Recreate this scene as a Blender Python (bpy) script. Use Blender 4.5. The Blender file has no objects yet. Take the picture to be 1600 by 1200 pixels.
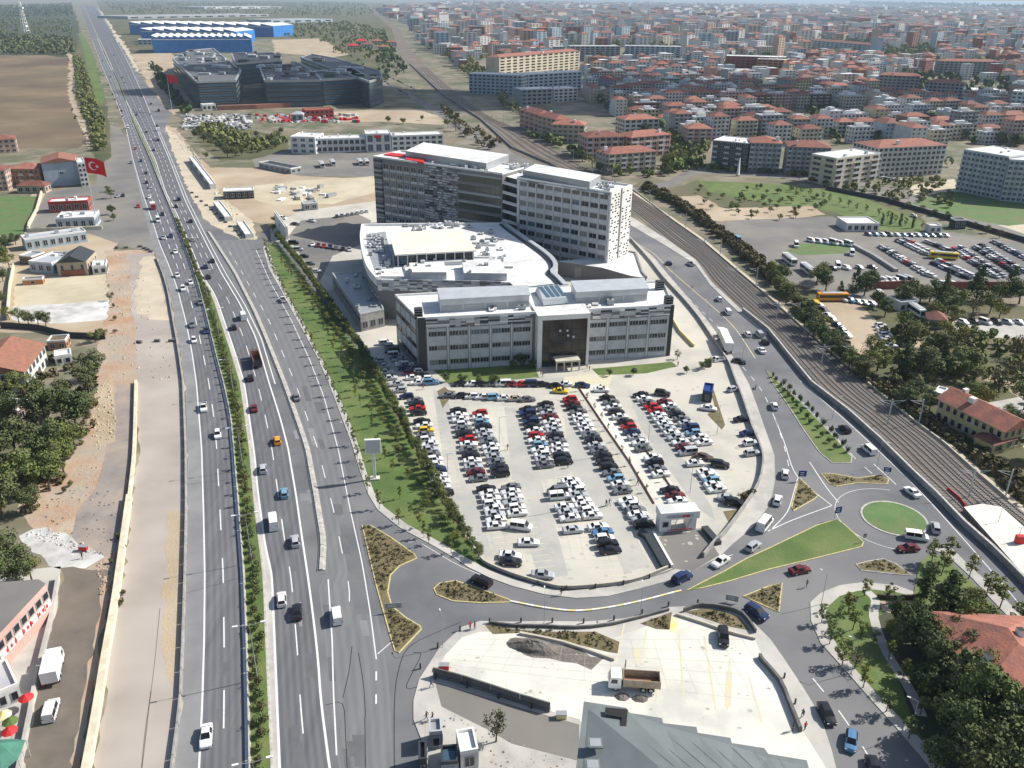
import bpy, bmesh, math, random
import numpy as np
from mathutils import Vector, Matrix
from mathutils.geometry import tessellate_polygon
R = math.radians
rnd = random.Random(7)
scene = bpy.context.scene
col = scene.collection

# ------------------------------------------------------------ camera (survey frame: camera mast at x=0, y=0,100 m up)
FOC, HOR, ROLL, CH = 1320.0,-6.0,0.01,100.0
PITCH = math.atan((600 - HOR) / FOC)
_c, _s, _cp, _sp = math.cos(ROLL), math.sin(ROLL), math.cos(PITCH), math.sin(PITCH)

def G(u, v, z=0.0):
 """map a surveyed bearing to the point on the level z"""
 x, y = u - 800, v - 600
 x, y = _c * x + _s * y, -_s * x + _c * y
 d = y * _cp + FOC * _sp
 k = (CH - z) / d
 return Vector((x * k, (FOC * _cp - y * _sp) * k, z))

def G2(u, v):
 p = G(u, v); return (p.x, p.y)

def bearing(X, Y, Z=0.0):
 zz = CH - Z
 fw = Y * _cp + zz * _sp
 dn = -Y * _sp + zz * _cp
 if fw < 1: return (-9999,9999)
 x, y = X / fw * FOC, dn / fw * FOC
 return (800 + _c * x - _s * y, 600 + _s * x + _c * y)

cam_d = bpy.data.cameras.new('camera')
cam = bpy.data.objects.new('camera', cam_d); col.objects.link(cam)
cam_d.sensor_width = 36.0
cam_d.lens = FOC / 1600 * 36
cam_d.clip_start = 1.0; cam_d.clip_end = 60000
_R0, _F = Vector((1,0,0)), Vector((0, _cp, -_sp))
_D0 = Vector((0,-_sp, -_cp))
_rt = _R0 * _c - _D0 * _s
_dn = _R0 * _s + _D0 * _c
cam.matrix_world = Matrix(((_rt.x, -_dn.x, -_F.x, 0),(_rt.y, -_dn.y, -_F.y, 0),(_rt.z, -_dn.z, -_F.z, CH),(0,0,0,1)))
scene.camera = cam

# ------------------------------------------------------------ sky, sun, exposure
SUN_EL = R(40); SUN_AZ = math.atan2(3.8,11.1)         # azimuth measured from +X towards +Y
world = bpy.data.worlds.new("World"); scene.world = world; world.use_nodes = True
nt = world.node_tree
bg = nt.nodes['Background']
sky = nt.nodes.new('ShaderNodeTexSky'); sky.sky_type = 'NISHITA'; sky.sun_disc = False
sky.sun_elevation = SUN_EL; sky.sun_rotation = math.pi / 2 - SUN_AZ
sky.air_density = 1.0; sky.dust_density = 1.5; sky.ozone_density = 1.0
nt.links.new(sky.outputs[0], bg.inputs[0]); bg.inputs[1].default_value = 0.10
sun_d = bpy.data.lights.new('sun', 'SUN'); sun_d.energy = 5.0; sun_d.angle = R(0.53); sun_d.color = (1,0.955,0.88)
sun = bpy.data.objects.new('sun', sun_d); col.objects.link(sun)
_sd = Vector((math.cos(SUN_EL) * math.cos(SUN_AZ), math.cos(SUN_EL) * math.sin(SUN_AZ), math.sin(SUN_EL)))
sun.rotation_euler = _sd.to_track_quat('Z', 'Y').to_euler()
sun.location = (0,0,300)
scene.view_settings.view_transform = 'Standard'; scene.view_settings.look = 'None'
scene.view_settings.exposure = 0.36; scene.view_settings.gamma = 1; scene.view_settings.use_curve_mapping = False
scene.cycles.max_bounces = 4; scene.cycles.diffuse_bounces = 2; scene.cycles.glossy_bounces = 2
scene.cycles.transmission_bounces = 2; scene.cycles.volume_bounces = 0; scene.cycles.transparent_max_bounces = 4
scene.cycles.volume_step_rate = 10; scene.cycles.volume_max_steps = 16

# ------------------------------------------------------------ materials
M = {}
def mat(name, c, rough=0.85, c2=None, scale=0.3, detail=4, c3=None, scale3=0.03, objcol=False, metal=0.0, bump=0.0, bscale=2.0, spec=0.3, jitter=0.0, lo=.38, hi=.62):
 m = bpy.data.materials.new(name); m.use_nodes = True
 n, l = m.node_tree.nodes, m.node_tree.links
 b = n['Principled BSDF']
 b.inputs['Roughness'].default_value = rough; b.inputs['Metallic'].default_value = metal
 b.inputs['Specular IOR Level'].default_value = spec
 out = None
 geo = n.new('ShaderNodeNewGeometry')
 if objcol:
  oi = n.new('ShaderNodeObjectInfo'); out = oi.outputs['Color']
 else:
  rgb = n.new('ShaderNodeRGB'); rgb.outputs[0].default_value = (*c, 1); out = rgb.outputs[0]
 def layer(out, colr, sc, lo, hi, det, mode='MIX'):
  nz = n.new('ShaderNodeTexNoise'); nz.inputs['Scale'].default_value = sc; nz.inputs['Detail'].default_value = det
  nz.inputs['Roughness'].default_value = 0.62
  l.new(geo.outputs['Position'], nz.inputs['Vector'])
  mr = n.new('ShaderNodeMapRange'); mr.inputs[1].default_value = lo; mr.inputs[2].default_value = hi
  l.new(nz.outputs[0], mr.inputs[0])
  mx = n.new('ShaderNodeMix'); mx.data_type = 'RGBA'; mx.blend_type = mode
  l.new(mr.outputs[0], mx.inputs[0]); l.new(out, mx.inputs[6]); mx.inputs[7].default_value = (*colr, 1)
  return mx.outputs[2]
 if c2: out = layer(out, c2, scale, lo, hi, detail, 'MULTIPLY' if objcol else 'MIX')
 if c3: out = layer(out, c3, scale3,.45,.65,3, 'MULTIPLY' if objcol else 'MIX')
 if jitter:
  oi = n.new('ShaderNodeObjectInfo'); hs = n.new('ShaderNodeHueSaturation')
  mr = n.new('ShaderNodeMapRange'); mr.inputs[3].default_value = 1 - jitter; mr.inputs[4].default_value = 1 + jitter
  l.new(oi.outputs['Random'], mr.inputs[0]); l.new(mr.outputs[0], hs.inputs['Value'])
  l.new(out, hs.inputs['Color']); out = hs.outputs[0]
 l.new(out, b.inputs['Base Color'])
 if bump:
  nz = n.new('ShaderNodeTexNoise'); nz.inputs['Scale'].default_value = bscale; nz.inputs['Detail'].default_value = 3
  l.new(geo.outputs['Position'], nz.inputs['Vector'])
  bp = n.new('ShaderNodeBump'); bp.inputs['Strength'].default_value = bump; bp.inputs['Distance'].default_value = 0.3
  l.new(nz.outputs[0], bp.inputs['Height']); l.new(bp.outputs[0], b.inputs['Normal'])
 M[name] = m
 return m

mat('ground', (.20,.17,.12), c2=(.09,.11,.055), scale=.012, detail=8, c3=(.27,.23,.17), scale3=.05)
mat('asphalt', (.165,.167,.175), c2=(.125,.127,.135), scale=.08, detail=9, c3=(.205,.202,.20), scale3=.025, bump=.05)
mat('asphalt_light', (.25,.25,.25), c2=(.20,.20,.205), scale=.1, detail=6)
mat('roof_slate', (.17,.195,.195), rough=.6, c2=(.15,.17,.172), scale=.3, detail=5)
mat('glass_car', (.012,.014,.017), rough=.3, spec=.35)
mat('asphalt_old', (.20,.19,.175), c2=(.15,.145,.14), scale=.05, detail=6, c3=(.24,.22,.19), scale3=.02)
mat('asphalt_brown', (.17,.145,.12), c2=(.125,.11,.095), scale=.2, detail=6, c3=(.20,.165,.13), scale3=.04)
mat('concrete_lot', (.52,.49,.42), c2=(.41,.395,.35), scale=.09, detail=7, c3=(.57,.54,.46), scale3=.02)
mat('concrete_bright', (.66,.635,.55), c2=(.50,.495,.45), scale=.13, detail=7, c3=(.72,.70,.62), scale3=.03)
mat('pavement', (.46,.44,.40), c2=(.36,.345,.32), scale=.3, detail=6, c3=(.52,.50,.45), scale3=.05)
mat('kerb', (.52,.50,.45), c2=(.36,.34,.31), scale=1.2)
mat('kerb_yellow', (.62,.52,.22), c2=(.42,.38,.22), scale=1.5)
mat('wall_cream', (.70,.64,.48), c2=(.55,.49,.37), scale=.5, detail=6)
mat('concrete_grey', (.36,.35,.33), c2=(.25,.245,.235), scale=.5, detail=6)
mat('concrete_dark', (.16,.16,.155), c2=(.10,.10,.10), scale=.5)
mat('grass', (.10,.16,.04), c2=(.155,.185,.065), scale=.15, detail=8, c3=(.08,.13,.035), scale3=.05, bump=.4, bscale=3)
mat('grass_dry', (.20,.16,.085), c2=(.11,.10,.045), scale=.35, detail=8, c3=(.16,.13,.08), scale3=.2, bump=.5, bscale=2)
mat('turf', (.085,.165,.05), c2=(.12,.19,.065), scale=.25, detail=8, c3=(.15,.155,.07), scale3=.12, bump=.3)
mat('field', (.22,.16,.10), c2=(.15,.12,.07), scale=.014, detail=9, c3=(.12,.085,.06), scale3=.006)
mat('scrub', (.10,.105,.045), c2=(.16,.13,.08), scale=.03, detail=9, c3=(.06,.075,.03), scale3=.015, bump=.5, bscale=.6)
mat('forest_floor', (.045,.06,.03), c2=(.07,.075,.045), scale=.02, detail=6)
mat('dirt', (.42,.33,.225), c2=(.33,.26,.18), scale=.12, detail=8, c3=(.47,.39,.28), scale3=.03, bump=.3)
mat('dirt_orange', (.40,.25,.16), c2=(.44,.36,.27), scale=.1, detail=9, c3=(.36,.31,.25), scale3=.07, bump=.5, bscale=1)
mat('dirt_road', (.38,.335,.295), c2=(.33,.29,.255), scale=.08, detail=8, c3=(.43,.385,.34), scale3=.03)
mat('dirt_yellow', (.52,.45,.32), c2=(.42,.37,.26), scale=.1, detail=8, c3=(.55,.49,.36), scale3=.04)
mat('sand', (.56,.48,.36), c2=(.46,.40,.30), scale=.08, detail=8)
mat('gravel_white', (.58,.57,.54), c2=(.40,.39,.37), scale=.25, detail=8, c3=(.66,.65,.62), scale3=.06)
mat('ballast', (.19,.155,.125), c2=(.13,.108,.088), scale=.6, detail=8, c3=(.20,.17,.145), scale3=.03, bump=.5, bscale=4)
mat('rail_steel', (.20,.17,.15), rough=.45, metal=.6)
mat('sleeper', (.27,.25,.23))
mat('paint_white', (.72,.72,.70), c2=(.5,.5,.5), scale=1.5, lo=.5, hi=.8)
mat('paint_yellow', (.72,.60,.20), c2=(.66,.62,.45), scale=.8)
mat('paint_yellow_pale', (.60,.55,.35), c2=(.56,.53,.43), scale=.5)
mat('white', (.80,.79,.76), rough=.6, c2=(.70,.69,.66), scale=.2, detail=6)
mat('roof_white', (.76,.76,.74), rough=.6, c2=(.55,.55,.53), scale=.16, detail=8, c3=(.80,.80,.78), scale3=.05)
mat('roof_yellowish', (.76,.71,.52), c2=(.72,.70,.60), scale=.1, detail=6)
mat('metal_grey', (.36,.38,.39), rough=.5, metal=.2, c2=(.31,.33,.34), scale=.2)
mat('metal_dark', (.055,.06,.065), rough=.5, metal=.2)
mat('metal_light', (.55,.57,.58), rough=.45, metal=.25, c2=(.48,.50,.52), scale=.3)
mat('glass_dark', (.02,.025,.03), rough=.12, spec=.6)
mat('glass_blue', (.05,.10,.14), rough=.12, spec=.7)
mat('glass_green', (.04,.055,.05), rough=.15, spec=.6)
mat('stain', (.44,.42,.37), c2=(.38,.365,.33), scale=.8)
mat('asphalt_patch', (.115,.117,.125), c2=(.14,.14,.147), scale=.3, detail=6)
mat('concrete_aisle', (.42,.41,.375), c2=(.36,.355,.33), scale=.12, detail=8, c3=(.47,.45,.40), scale3=.04)
mat('glass_blind', (.20,.20,.19), rough=.5)
mat('track', (.30,.265,.235), c2=(.22,.20,.185), scale=.15, detail=8, c3=(.35,.29,.24), scale3=.08)
mat('black', (.02,.02,.02), rough=.7)
mat('rubber', (.022,.022,.022), rough=.9)
mat('roof_tile', (.32,.125,.085), c2=(.20,.095,.075), scale=.4, detail=6, jitter=.3, bump=.3)
mat('roof_tile_old', (.33,.14,.09), c2=(.22,.12,.085), scale=.8, detail=6)
mat('red', (.55,.03,.03), rough=.6)
mat('flag_red', (.62,.02,.025), rough=.8)
mat('blue', (.03,.12,.38), rough=.6)
mat('blue_factory', (.03,.20,.52), rough=.5, c2=(.025,.15,.44), scale=.1)
mat('wood', (.20,.14,.09), c2=(.14,.10,.07), scale=1)
mat('bark', (.12,.09,.065), c2=(.07,.055,.04), scale=2)
mat('brick', (.30,.11,.07), c2=(.22,.09,.06), scale=1)
mat('wall_obj', (.5,.5,.5), objcol=True, c2=(.80,.79,.77), scale=.15, detail=6)
mat('carpaint', (.5,.5,.5), objcol=True, rough=.28, spec=.5)
mat('cloth_obj', (.5,.5,.5), objcol=True, rough=.9)
mat('skin', (.42,.26,.18)); mat('hair', (.03,.022,.018))
mat('lamp_red', (.35,.01,.01), rough=.3); mat('lamp_clear', (.6,.6,.58), rough=.2)
mat('panel_white', (.52,.53,.55), rough=.5, c2=(.43,.445,.46), scale=.4, detail=5)
mat('panel_black', (.05,.052,.055), rough=.5)
mat('panel_taupe', (.21,.20,.195), rough=.55)
mat('stone_beige', (.55,.50,.40), c2=(.47,.43,.35), scale=.5)

# ------------------------------------------------------------ helpers
THINGS = []
def tag(o, label=None, cat=None, group=None, kind=None):
 if label: o['label'] = label
 if cat: o['category'] = cat
 if group: o['group'] = group
 if kind: o['kind'] = kind
 return o

def link(name, data, parent=None, loc=None, rz=None, color=None):
 o = bpy.data.objects.new(name, data); col.objects.link(o)
 if parent is not None: o.parent = parent
 if loc is not None: o.location = loc
 if rz is not None: o.rotation_euler = (0,0, rz)
 if color is not None: o.color = (*color, 1)
 return o

def empty(name, loc, rz=0.0, label=None, cat=None, group=None):
 o = bpy.data.objects.new(name, None); col.objects.link(o); o.empty_display_size = .5
 o.location = loc; o.rotation_euler = (0,0, rz)
 return tag(o, label, cat, group)

class MB:
 """collects faces with a material each; build() makes one mesh"""
 def __init__(s): s.v = []; s.f = []; s.m = []; s.mats = []
 def mi(s, m):
  if m not in s.mats: s.mats.append(m)
  return s.mats.index(m)
 def face(s, pts, m):
  i = len(s.v); s.v.extend([tuple(p) for p in pts]); s.f.append(tuple(range(i, i + len(pts)))); s.m.append(s.mi(m)); return s
 def box(s, x0, x1, y0, y1, z0, z1, m, rz=0, org=(0,0,0), top=None, bottom=False):
  c, sn = math.cos(rz), math.sin(rz)
  P = [(org[0] + x * c - y * sn, org[1] + x * sn + y * c, org[2] + z) for z in (z0, z1) for x, y in ((x0, y0),(x1, y0),(x1, y1),(x0, y1))]
  i = len(s.v); s.v.extend(P); k = s.mi(m); kt = s.mi(top) if top else k
  for f in ((0,1,5,4),(1,2,6,5),(2,3,7,6),(3,0,4,7)): s.f.append(tuple(i + q for q in f)); s.m.append(k)
  s.f.append((i + 4, i + 5, i + 6, i + 7)); s.m.append(kt)
  if bottom: s.f.append((i + 3, i + 2, i + 1, i)); s.m.append(k)
  return s
 def prism(s, pts, z0, z1, m, top=None, bottom=False):
  n = len(pts); pts = ccw(pts); i = len(s.v); k = s.mi(m); kt = s.mi(top) if top else k
  s.v.extend([(p[0], p[1], z0) for p in pts]); s.v.extend([(p[0], p[1], z1) for p in pts])
  for a in range(n):
   b = (a + 1) % n; s.f.append((i + a, i + b, i + n + b, i + n + a)); s.m.append(k)
  for t in tess(pts): s.f.append(tuple(i + n + q for q in t)); s.m.append(kt)
  if bottom:
   for t in tess(pts): s.f.append(tuple(i + q for q in reversed(t))); s.m.append(k)
  return s
 def sheet(s, pts, z, m):
  pts = ccw(pts); i = len(s.v); k = s.mi(m); s.v.extend([(p[0], p[1], z) for p in pts])
  for t in tess(pts): s.f.append(tuple(i + q for q in t)); s.m.append(k)
  return s
 def tube(s, a, b, r0, r1, m, n=6, cap=True):
  a, b = Vector(a), Vector(b); d = (b - a)
  if d.length < 1e-6: return s
  q = d.to_track_quat('Z', 'Y'); i = len(s.v); k = s.mi(m)
  for p, r in ((a, r0),(b, r1)):
   for j in range(n):
    t = 2 * math.pi * j / n; s.v.append(tuple(p + q @ Vector((r * math.cos(t), r * math.sin(t),0))))
  for j in range(n):
   j2 = (j + 1) % n; s.f.append((i + j, i + j2, i + n + j2, i + n + j)); s.m.append(k)
  if cap: s.f.append(tuple(i + n + j for j in range(n))); s.m.append(k)
  return s
 def hip(s, x0, x1, y0, y1, z, h, m, over=.5, gable=False, under=None):
  """pitched roof over a rectangle, ridge along the longer side"""
  x0 -= over; x1 += over; y0 -= over; y1 += over
  w, d = x1 - x0, y1 - y0
  if w >= d:
   t = 0 if gable else d / 2 * .9
   a, b = (x0 + t, (y0 + y1) / 2, z + h),(x1 - t, (y0 + y1) / 2, z + h)
   s.face([(x0, y0, z),(x1, y0, z), b, a], m); s.face([(x1, y1, z),(x0, y1, z), a, b], m)
   s.face([(x0, y1, z),(x0, y0, z), a], m); s.face([(x1, y0, z),(x1, y1, z), b], m)
  else:
   t = 0 if gable else w / 2 * .9
   a, b = ((x0 + x1) / 2, y0 + t, z + h),((x0 + x1) / 2, y1 - t, z + h)
   s.face([(x1, y0, z),(x1, y1, z), b, a], m); s.face([(x0, y1, z),(x0, y0, z), a, b], m)
   s.face([(x0, y0, z),(x1, y0, z), a], m); s.face([(x1, y1, z),(x0, y1, z), b], m)
  s.face([(x0, y1, z),(x1, y1, z),(x1, y0, z),(x0, y0, z)], under or m)
  return s
 def mesh(s, name, smooth=False):
  me = bpy.data.meshes.new(name); me.from_pydata(s.v, [], s.f)
  for m in s.mats: me.materials.append(M[m])
  me.polygons.foreach_set('material_index', s.m)
  if smooth: me.polygons.foreach_set('use_smooth', [True] * len(s.f))
  me.update(); return me
 def build(s, name, parent=None, loc=None, rz=None, color=None, smooth=False):
  return link(name, s.mesh(name, smooth), parent, loc, rz, color)

def area2(pts):
 return sum(pts[i][0] * pts[(i + 1) % len(pts)][1] - pts[(i + 1) % len(pts)][0] * pts[i][1] for i in range(len(pts)))
def ccw(pts):
 pts = list(pts)
 return pts if area2(pts) > 0 else pts[::-1]
def tess(pts):
 out = []
 for t in tessellate_polygon([[Vector((p[0], p[1],0)) for p in pts]]):
  a, b, c = (pts[i] for i in t)
  if (b[0] - a[0]) * (c[1] - a[1]) - (c[0] - a[0]) * (b[1] - a[1]) < 0: t = (t[0], t[2], t[1])
  out.append(tuple(t))
 return out
def W(px):
 return [G2(u, v) for u, v in px]
def smooth_path(pts, n=4, closed=False):
 """Catmull-Rom through 2-D points"""
 P = [Vector((p[0], p[1])) for p in pts]; N = len(P); out = []
 rng = range(N if closed else N - 1)
 for i in rng:
  p0 = P[(i - 1) % N] if closed or i > 0 else P[0] * 2 - P[1]
  p1, p2 = P[i], P[(i + 1) % N]
  p3 = P[(i + 2) % N] if closed or i < N - 2 else P[-1] * 2 - P[-2]
  for k in range(n):
   t = k / n
   q = .5 * ((2 * p1) + (p2 - p0) * t + (2 * p0 - 5 * p1 + 4 * p2 - p3) * t * t + (3 * p1 - p0 - 3 * p2 + p3) * t ** 3)
   out.append((q.x, q.y))
 if not closed: out.append((P[-1].x, P[-1].y))
 return out
def resample(pts, step):
 out = [tuple(pts[0])]; acc = 0
 for a, b in zip(pts[:-1], pts[1:]):
  d = math.hypot(b[0] - a[0], b[1] - a[1])
  while acc + d >= step:
   t = (step - acc) / d; a = (a[0] + (b[0] - a[0]) * t, a[1] + (b[1] - a[1]) * t); out.append(a)
   d = math.hypot(b[0] - a[0], b[1] - a[1]); acc = 0
  acc += d
 return out
def offset(pts, d):
 out = []
 for i, p in enumerate(pts):
  a = pts[max(0, i - 1)]; b = pts[min(len(pts) - 1, i + 1)]
  dx, dy = b[0] - a[0], b[1] - a[1]; L = math.hypot(dx, dy) or 1
  out.append((p[0] - dy / L * d, p[1] + dx / L * d))
 return out
def ribbon(mb, pts, w, z, m, z0=None):
 """flat band along a path; with z0 it is a solid band down to z0"""
 L, Rr = offset(pts, w / 2), offset(pts, -w / 2)
 for i in range(len(pts) - 1):
  a, b, c, d = Rr[i], Rr[i + 1], L[i + 1], L[i]
  mb.face([(*a, z),(*b, z),(*c, z),(*d, z)], m)
  if z0 is not None:
   mb.face([(*a, z0),(*b, z0),(*b, z),(*a, z)], m); mb.face([(*c, z0),(*d, z0),(*d, z),(*c, z)], m)
 if z0 is not None:
  for a, d in ((Rr[0], L[0]),(L[-1], Rr[-1])): mb.face([(*d, z0),(*a, z0),(*a, z),(*d, z)], m)
 return mb
def dashes(mb, pts, w, z, m, on, off, phase=0):
 step = .5 if on < 3 else 1.0
 P = resample(pts, step); n_on = max(1, int(on / step)); n = int((on + off) / step); i = int(phase)
 while i + n_on < len(P):
  ribbon(mb, P[i:i + n_on + 1:max(1, n_on // 2)] if n_on > 1 else P[i:i + 2], w, z, m); i += n
RAGGED = {'dirt', 'dirt_orange', 'dirt_yellow', 'sand', 'gravel_white', 'scrub', 'forest_floor', 'field', 'dirt_road', 'asphalt_brown', 'ground'}
from mathutils import noise as mnoise
def ragged(pts):
 """the torn outline of earth and weeds"""
 out = []
 for i, a in enumerate(pts):
  b = pts[(i + 1) % len(pts)]; L = math.hypot(b[0] - a[0], b[1] - a[1]); R_ = math.hypot(a[0], a[1])
  n = max(1, min(24, int(L / (1.2 + R_ * .006))))
  for k in range(n):
   t = k / n; x, y = a[0] + (b[0] - a[0]) * t, a[1] + (b[1] - a[1]) * t; am = min(.22 * L / n + .25,6)
   out.append((x + mnoise.noise(Vector((x * .7, y * .7,0))) * am * 1.6, y + mnoise.noise(Vector((x * .7, y * .7,9))) * am * 1.6))
 return out
def ground(name, px, z, m, label=None, side=None, world=False, smooth=0, kind='structure', closed=True):
 pts = px if world else W(px)
 if smooth: pts = smooth_path(pts, smooth, True)
 if m in RAGGED and z < .06: pts = ragged(pts)
 mb = MB()
 if z > .06: mb.prism(pts, 0.0, z, side or 'kerb', top=m)
 else: mb.sheet(pts, z, m)
 o = mb.build(name); tag(o, label, None, None, kind)
 return o
def island(name, px, z, m, km='kerb', smooth=0, kw=.25, yellow=None):
 """kerbed island: kerb ring with the planting set inside it"""
 pts = ccw(W(px))
 if smooth: pts = smooth_path(pts, smooth, True)
 mb = MB(); mb.prism(pts, 0,.13, km)
 inner = offset(pts + [pts[0]], kw)[:-1]
 mb.sheet(inner, .134 if z < .14 else z, m)
 o = mb.build(name); tag(o, None, None, None, 'structure')
 return o
def inside(p, poly):
 x, y = p; r = False; n = len(poly)
 for i in range(n):
  x1, y1 = poly[i]; x2, y2 = poly[(i + 1) % n]
  if (y1 > y) != (y2 > y) and x < (x2 - x1) * (y - y1) / (y2 - y1) + x1: r = not r
 return r
def copy_tree(o, parent=None):
 c = o.copy(); col.objects.link(c)
 if parent is not None: c.parent = parent
 for ch in KIDS.get(o.name, ()): 
  copy_tree(ch, c)
 return c
KIDS = {}
def note_kids(root):
 """remember the parts of a prototype so that copies need no search"""
 for ch in root.children_recursive if root.children_recursive else ():
  KIDS.setdefault(ch.parent.name, []).append(ch)
ORD = ['', 'second ', 'third ', 'fourth ', 'fifth ', 'sixth ', 'seventh ', 'eighth ', 'ninth ', 'tenth ', 'eleventh ', 'twelfth ', 'thirteenth ', 'fourteenth ', 'fifteenth ', 'sixteenth ', 'seventeenth ', 'eighteenth ', 'nineteenth ', 'twentieth ']
def ordinal(k, end):
 """k from 0: 'leftmost', 'second from the left' ..."""
 if k == 0: return {'left': 'leftmost', 'near': 'nearest', 'far': 'farthest', 'right': 'rightmost'}[end]
 if k < 20: return ORD[k].strip() + (' from left' if end == 'left' else ' from the near end' if end == 'near' else ' from the far end')
 tens = (k + 1) // 10; u = (k + 1) % 10
 names = {2: 'twent', 3: 'thirt', 4: 'fort', 5: 'fift', 6: 'sixt', 7: 'sevent', 8: 'eight', 9: 'ninet'}
 s = names.get(tens, 'hundred') + ('ieth' if u == 0 else 'y-' + ['', 'first', 'second', 'third', 'fourth', 'fifth', 'sixth', 'seventh', 'eighth', 'ninth'][u])
 return s + (' from left' if end == 'left' else ' from the near end' if end == 'near' else ' from the far end')
def settle_labels():
 """things whose base label is shared get their place among their likes"""
 by = {}
 for o, base in THINGS: by.setdefault(base, []).append(o)
 for base, L in by.items():
  if len(L) == 1: L[0]['label'] = base; continue
  L.sort(key=lambda o: bearing(o.location.x, o.location.y)[0])
  for k, o in enumerate(L):
   o['label'] = base + ', ' + (ordinal(k, 'left') if k < len(L) - 1 else 'rightmost')

# ============================================================ THE GROUND
mb = MB(); mb.face([(-30000,-300,0),(30000,-300,0),(30000,45000,0),(-30000,45000,0)], 'ground')
tag(mb.build('ground'), kind='structure')
mat('sea', (.20,.36,.42), rough=.25, c2=(.16,.31,.38), scale=.001)
tag(MB().sheet([G2(1335,1.2), G2(1420,4.2), G2(1520,8), G2(1620,11.5), G2(1760,14),(28000,44000),(9000,44000)],.5, 'sea').build('sea'), kind='structure')

Z_AS, Z_RD, Z_MK = .010,.018,.026
# --- broad patches left of the highway
ground('field', [(-60,88),(20,86),(70,86),(112,92),(112,140),(118,185),(138,222),(120,232),(40,232),(-60,236)],.006, 'field')
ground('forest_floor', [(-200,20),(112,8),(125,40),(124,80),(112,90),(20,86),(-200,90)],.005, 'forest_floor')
ground('scrub', [(112,90),(124,60),(140,75),(155,120),(166,160),(172,200),(174,245),(150,260),(140,222),(120,185)],.006, 'scrub')
ground('grass_verge', [(124,48),(134,60),(146,85),(154,120),(164,152),(158,165),(148,150),(138,110),(128,70)],.008, 'grass')
ground('dirt_path', [(107,82),(114,88),(117,110),(112,140),(122,165),(134,195),(143,220),(138,232),(132,210),(118,180),(107,150),(108,110)],.009, 'dirt')
ground('football_field', [(-60,306),(61,307),(52,330),(41,352),(38,366),(-60,372)],.02, 'turf')
ground('yard_left', [(-80,366),(60,300),(180,290),(185,380),(172,400),(160,520),(60,520),(-80,520)],.007, 'dirt')
ground('asphalt_yard', [(72,300),(172,285),(190,300),(182,380),(140,365),(40,366)],.012, 'asphalt_old')
ground('yellow_yard', [(22,443),(95,430),(166,428),(168,470),(20,480)],.014, 'dirt_yellow')
ground('white_yard', [(20,480),(168,469),(166,500),(80,506),(18,500)],.016, 'gravel_white')
ground('dirt_slope', [(165,392),(240,390),(262,450),(271,500),(288,600),(215,600),(212,660),(195,770),(187,840),(177,905),(110,905),(60,850),(30,790),(120,700),(150,610),(155,530),(170,470)],.010, 'dirt_orange')
ground('scree', [(152,605),(178,590),(182,640),(180,690),(150,700),(140,660)],.018, 'dirt')
ground('rough_track', [(182,600),(212,604),(211,650),(206,700),(192,775),(183,860),(150,880),(110,850),(120,800),(150,762),(162,720),(172,670),(176,640)],.014, 'track')
ground('gravel_fan', [(28,838),(70,824),(125,848),(160,868),(135,888),(95,890),(60,870)],.020, 'gravel_white')
ground('dirt_road', [(200,398),(240,393),(262,450),(272,500),(286,590),(290,690),(290,900),(286,1000),(281,1100),(268,1200),(258,1300),(128,1300),(147,1187),(162,1100),(172,1025),(185,950),(192,900),(200,840),(207,780),(215,725),(217,687),(214,650),(212,600),(212,520),(205,470)],.022, 'dirt_road')
ground('dirt_road_edge', [(262,800),(288,800),(288,900),(285,1000),(276,1080),(262,1060),(253,1010),(258,920)],.027, 'dirt')
ground('pale_spoil', [(222,402),(242,400),(252,440),(262,500),(240,500),(215,490),(212,450)],.026, 'sand')
ground('brown_road', [(180,895),(160,965),(150,1050),(133,1137),(118,1210),(100,1300),(20,1300),(40,1200),(52,1130),(62,1060),(75,1010),(90,950),(98,885)],.024, 'asphalt_brown')
ground('orange_verge', [(180,890),(177,905),(162,965),(150,1050),(135,1137),(122,1240),(104,1240),(122,1140),(138,1050),(150,980),(162,905)],.029, 'dirt_orange')
ground('path_apron', [(-60,900),(95,885),(90,950),(75,1010),(62,1060),(52,1130),(40,1200),(10,1300),(-120,1300)],.02, 'pavement')

# --- asphalt: highway, slip roads and roundabout as one sheet
ASPH = [(430,1300),(427,1200),(414,900),(402,800),(397,712),(380,600),(365,550),(335,462),(315,430),(295,382),(275,335),(257,300),(242,250),(232,232),(215,195),(192,150),(172,100),(150,50),(131,8),
  (150,8),(163,30),(185,60),(202,88),(215,112),(232,135),(250,158),(266,177),(258,200),(275,250),(295,300),(322,345),(350,362),(375,374),(400,374),(422,352),(470,340),(500,420),(560,520),(620,560),
  (900,560),(1000,480),(1000,400),(960,345),(985,345),(1040,378),(1087,410),(1112,443),(1160,489),(1200,521),(1267,604),(1325,649),(1375,694),(1425,745),(1462,780),(1505,825),(1550,866),(1590,906),(1700,1024),(1760,1100),
  (1760,1300),(665,1300)]
ground('road', ASPH, Z_AS, 'asphalt')
ground('side_road', [(172,195),(185,200),(207,222),(222,262),(226,300),(240,345),(262,450),(241,396),(200,386),(183,380),(180,320),(150,300),(152,265),(174,245)],.013, 'asphalt_old')

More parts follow.
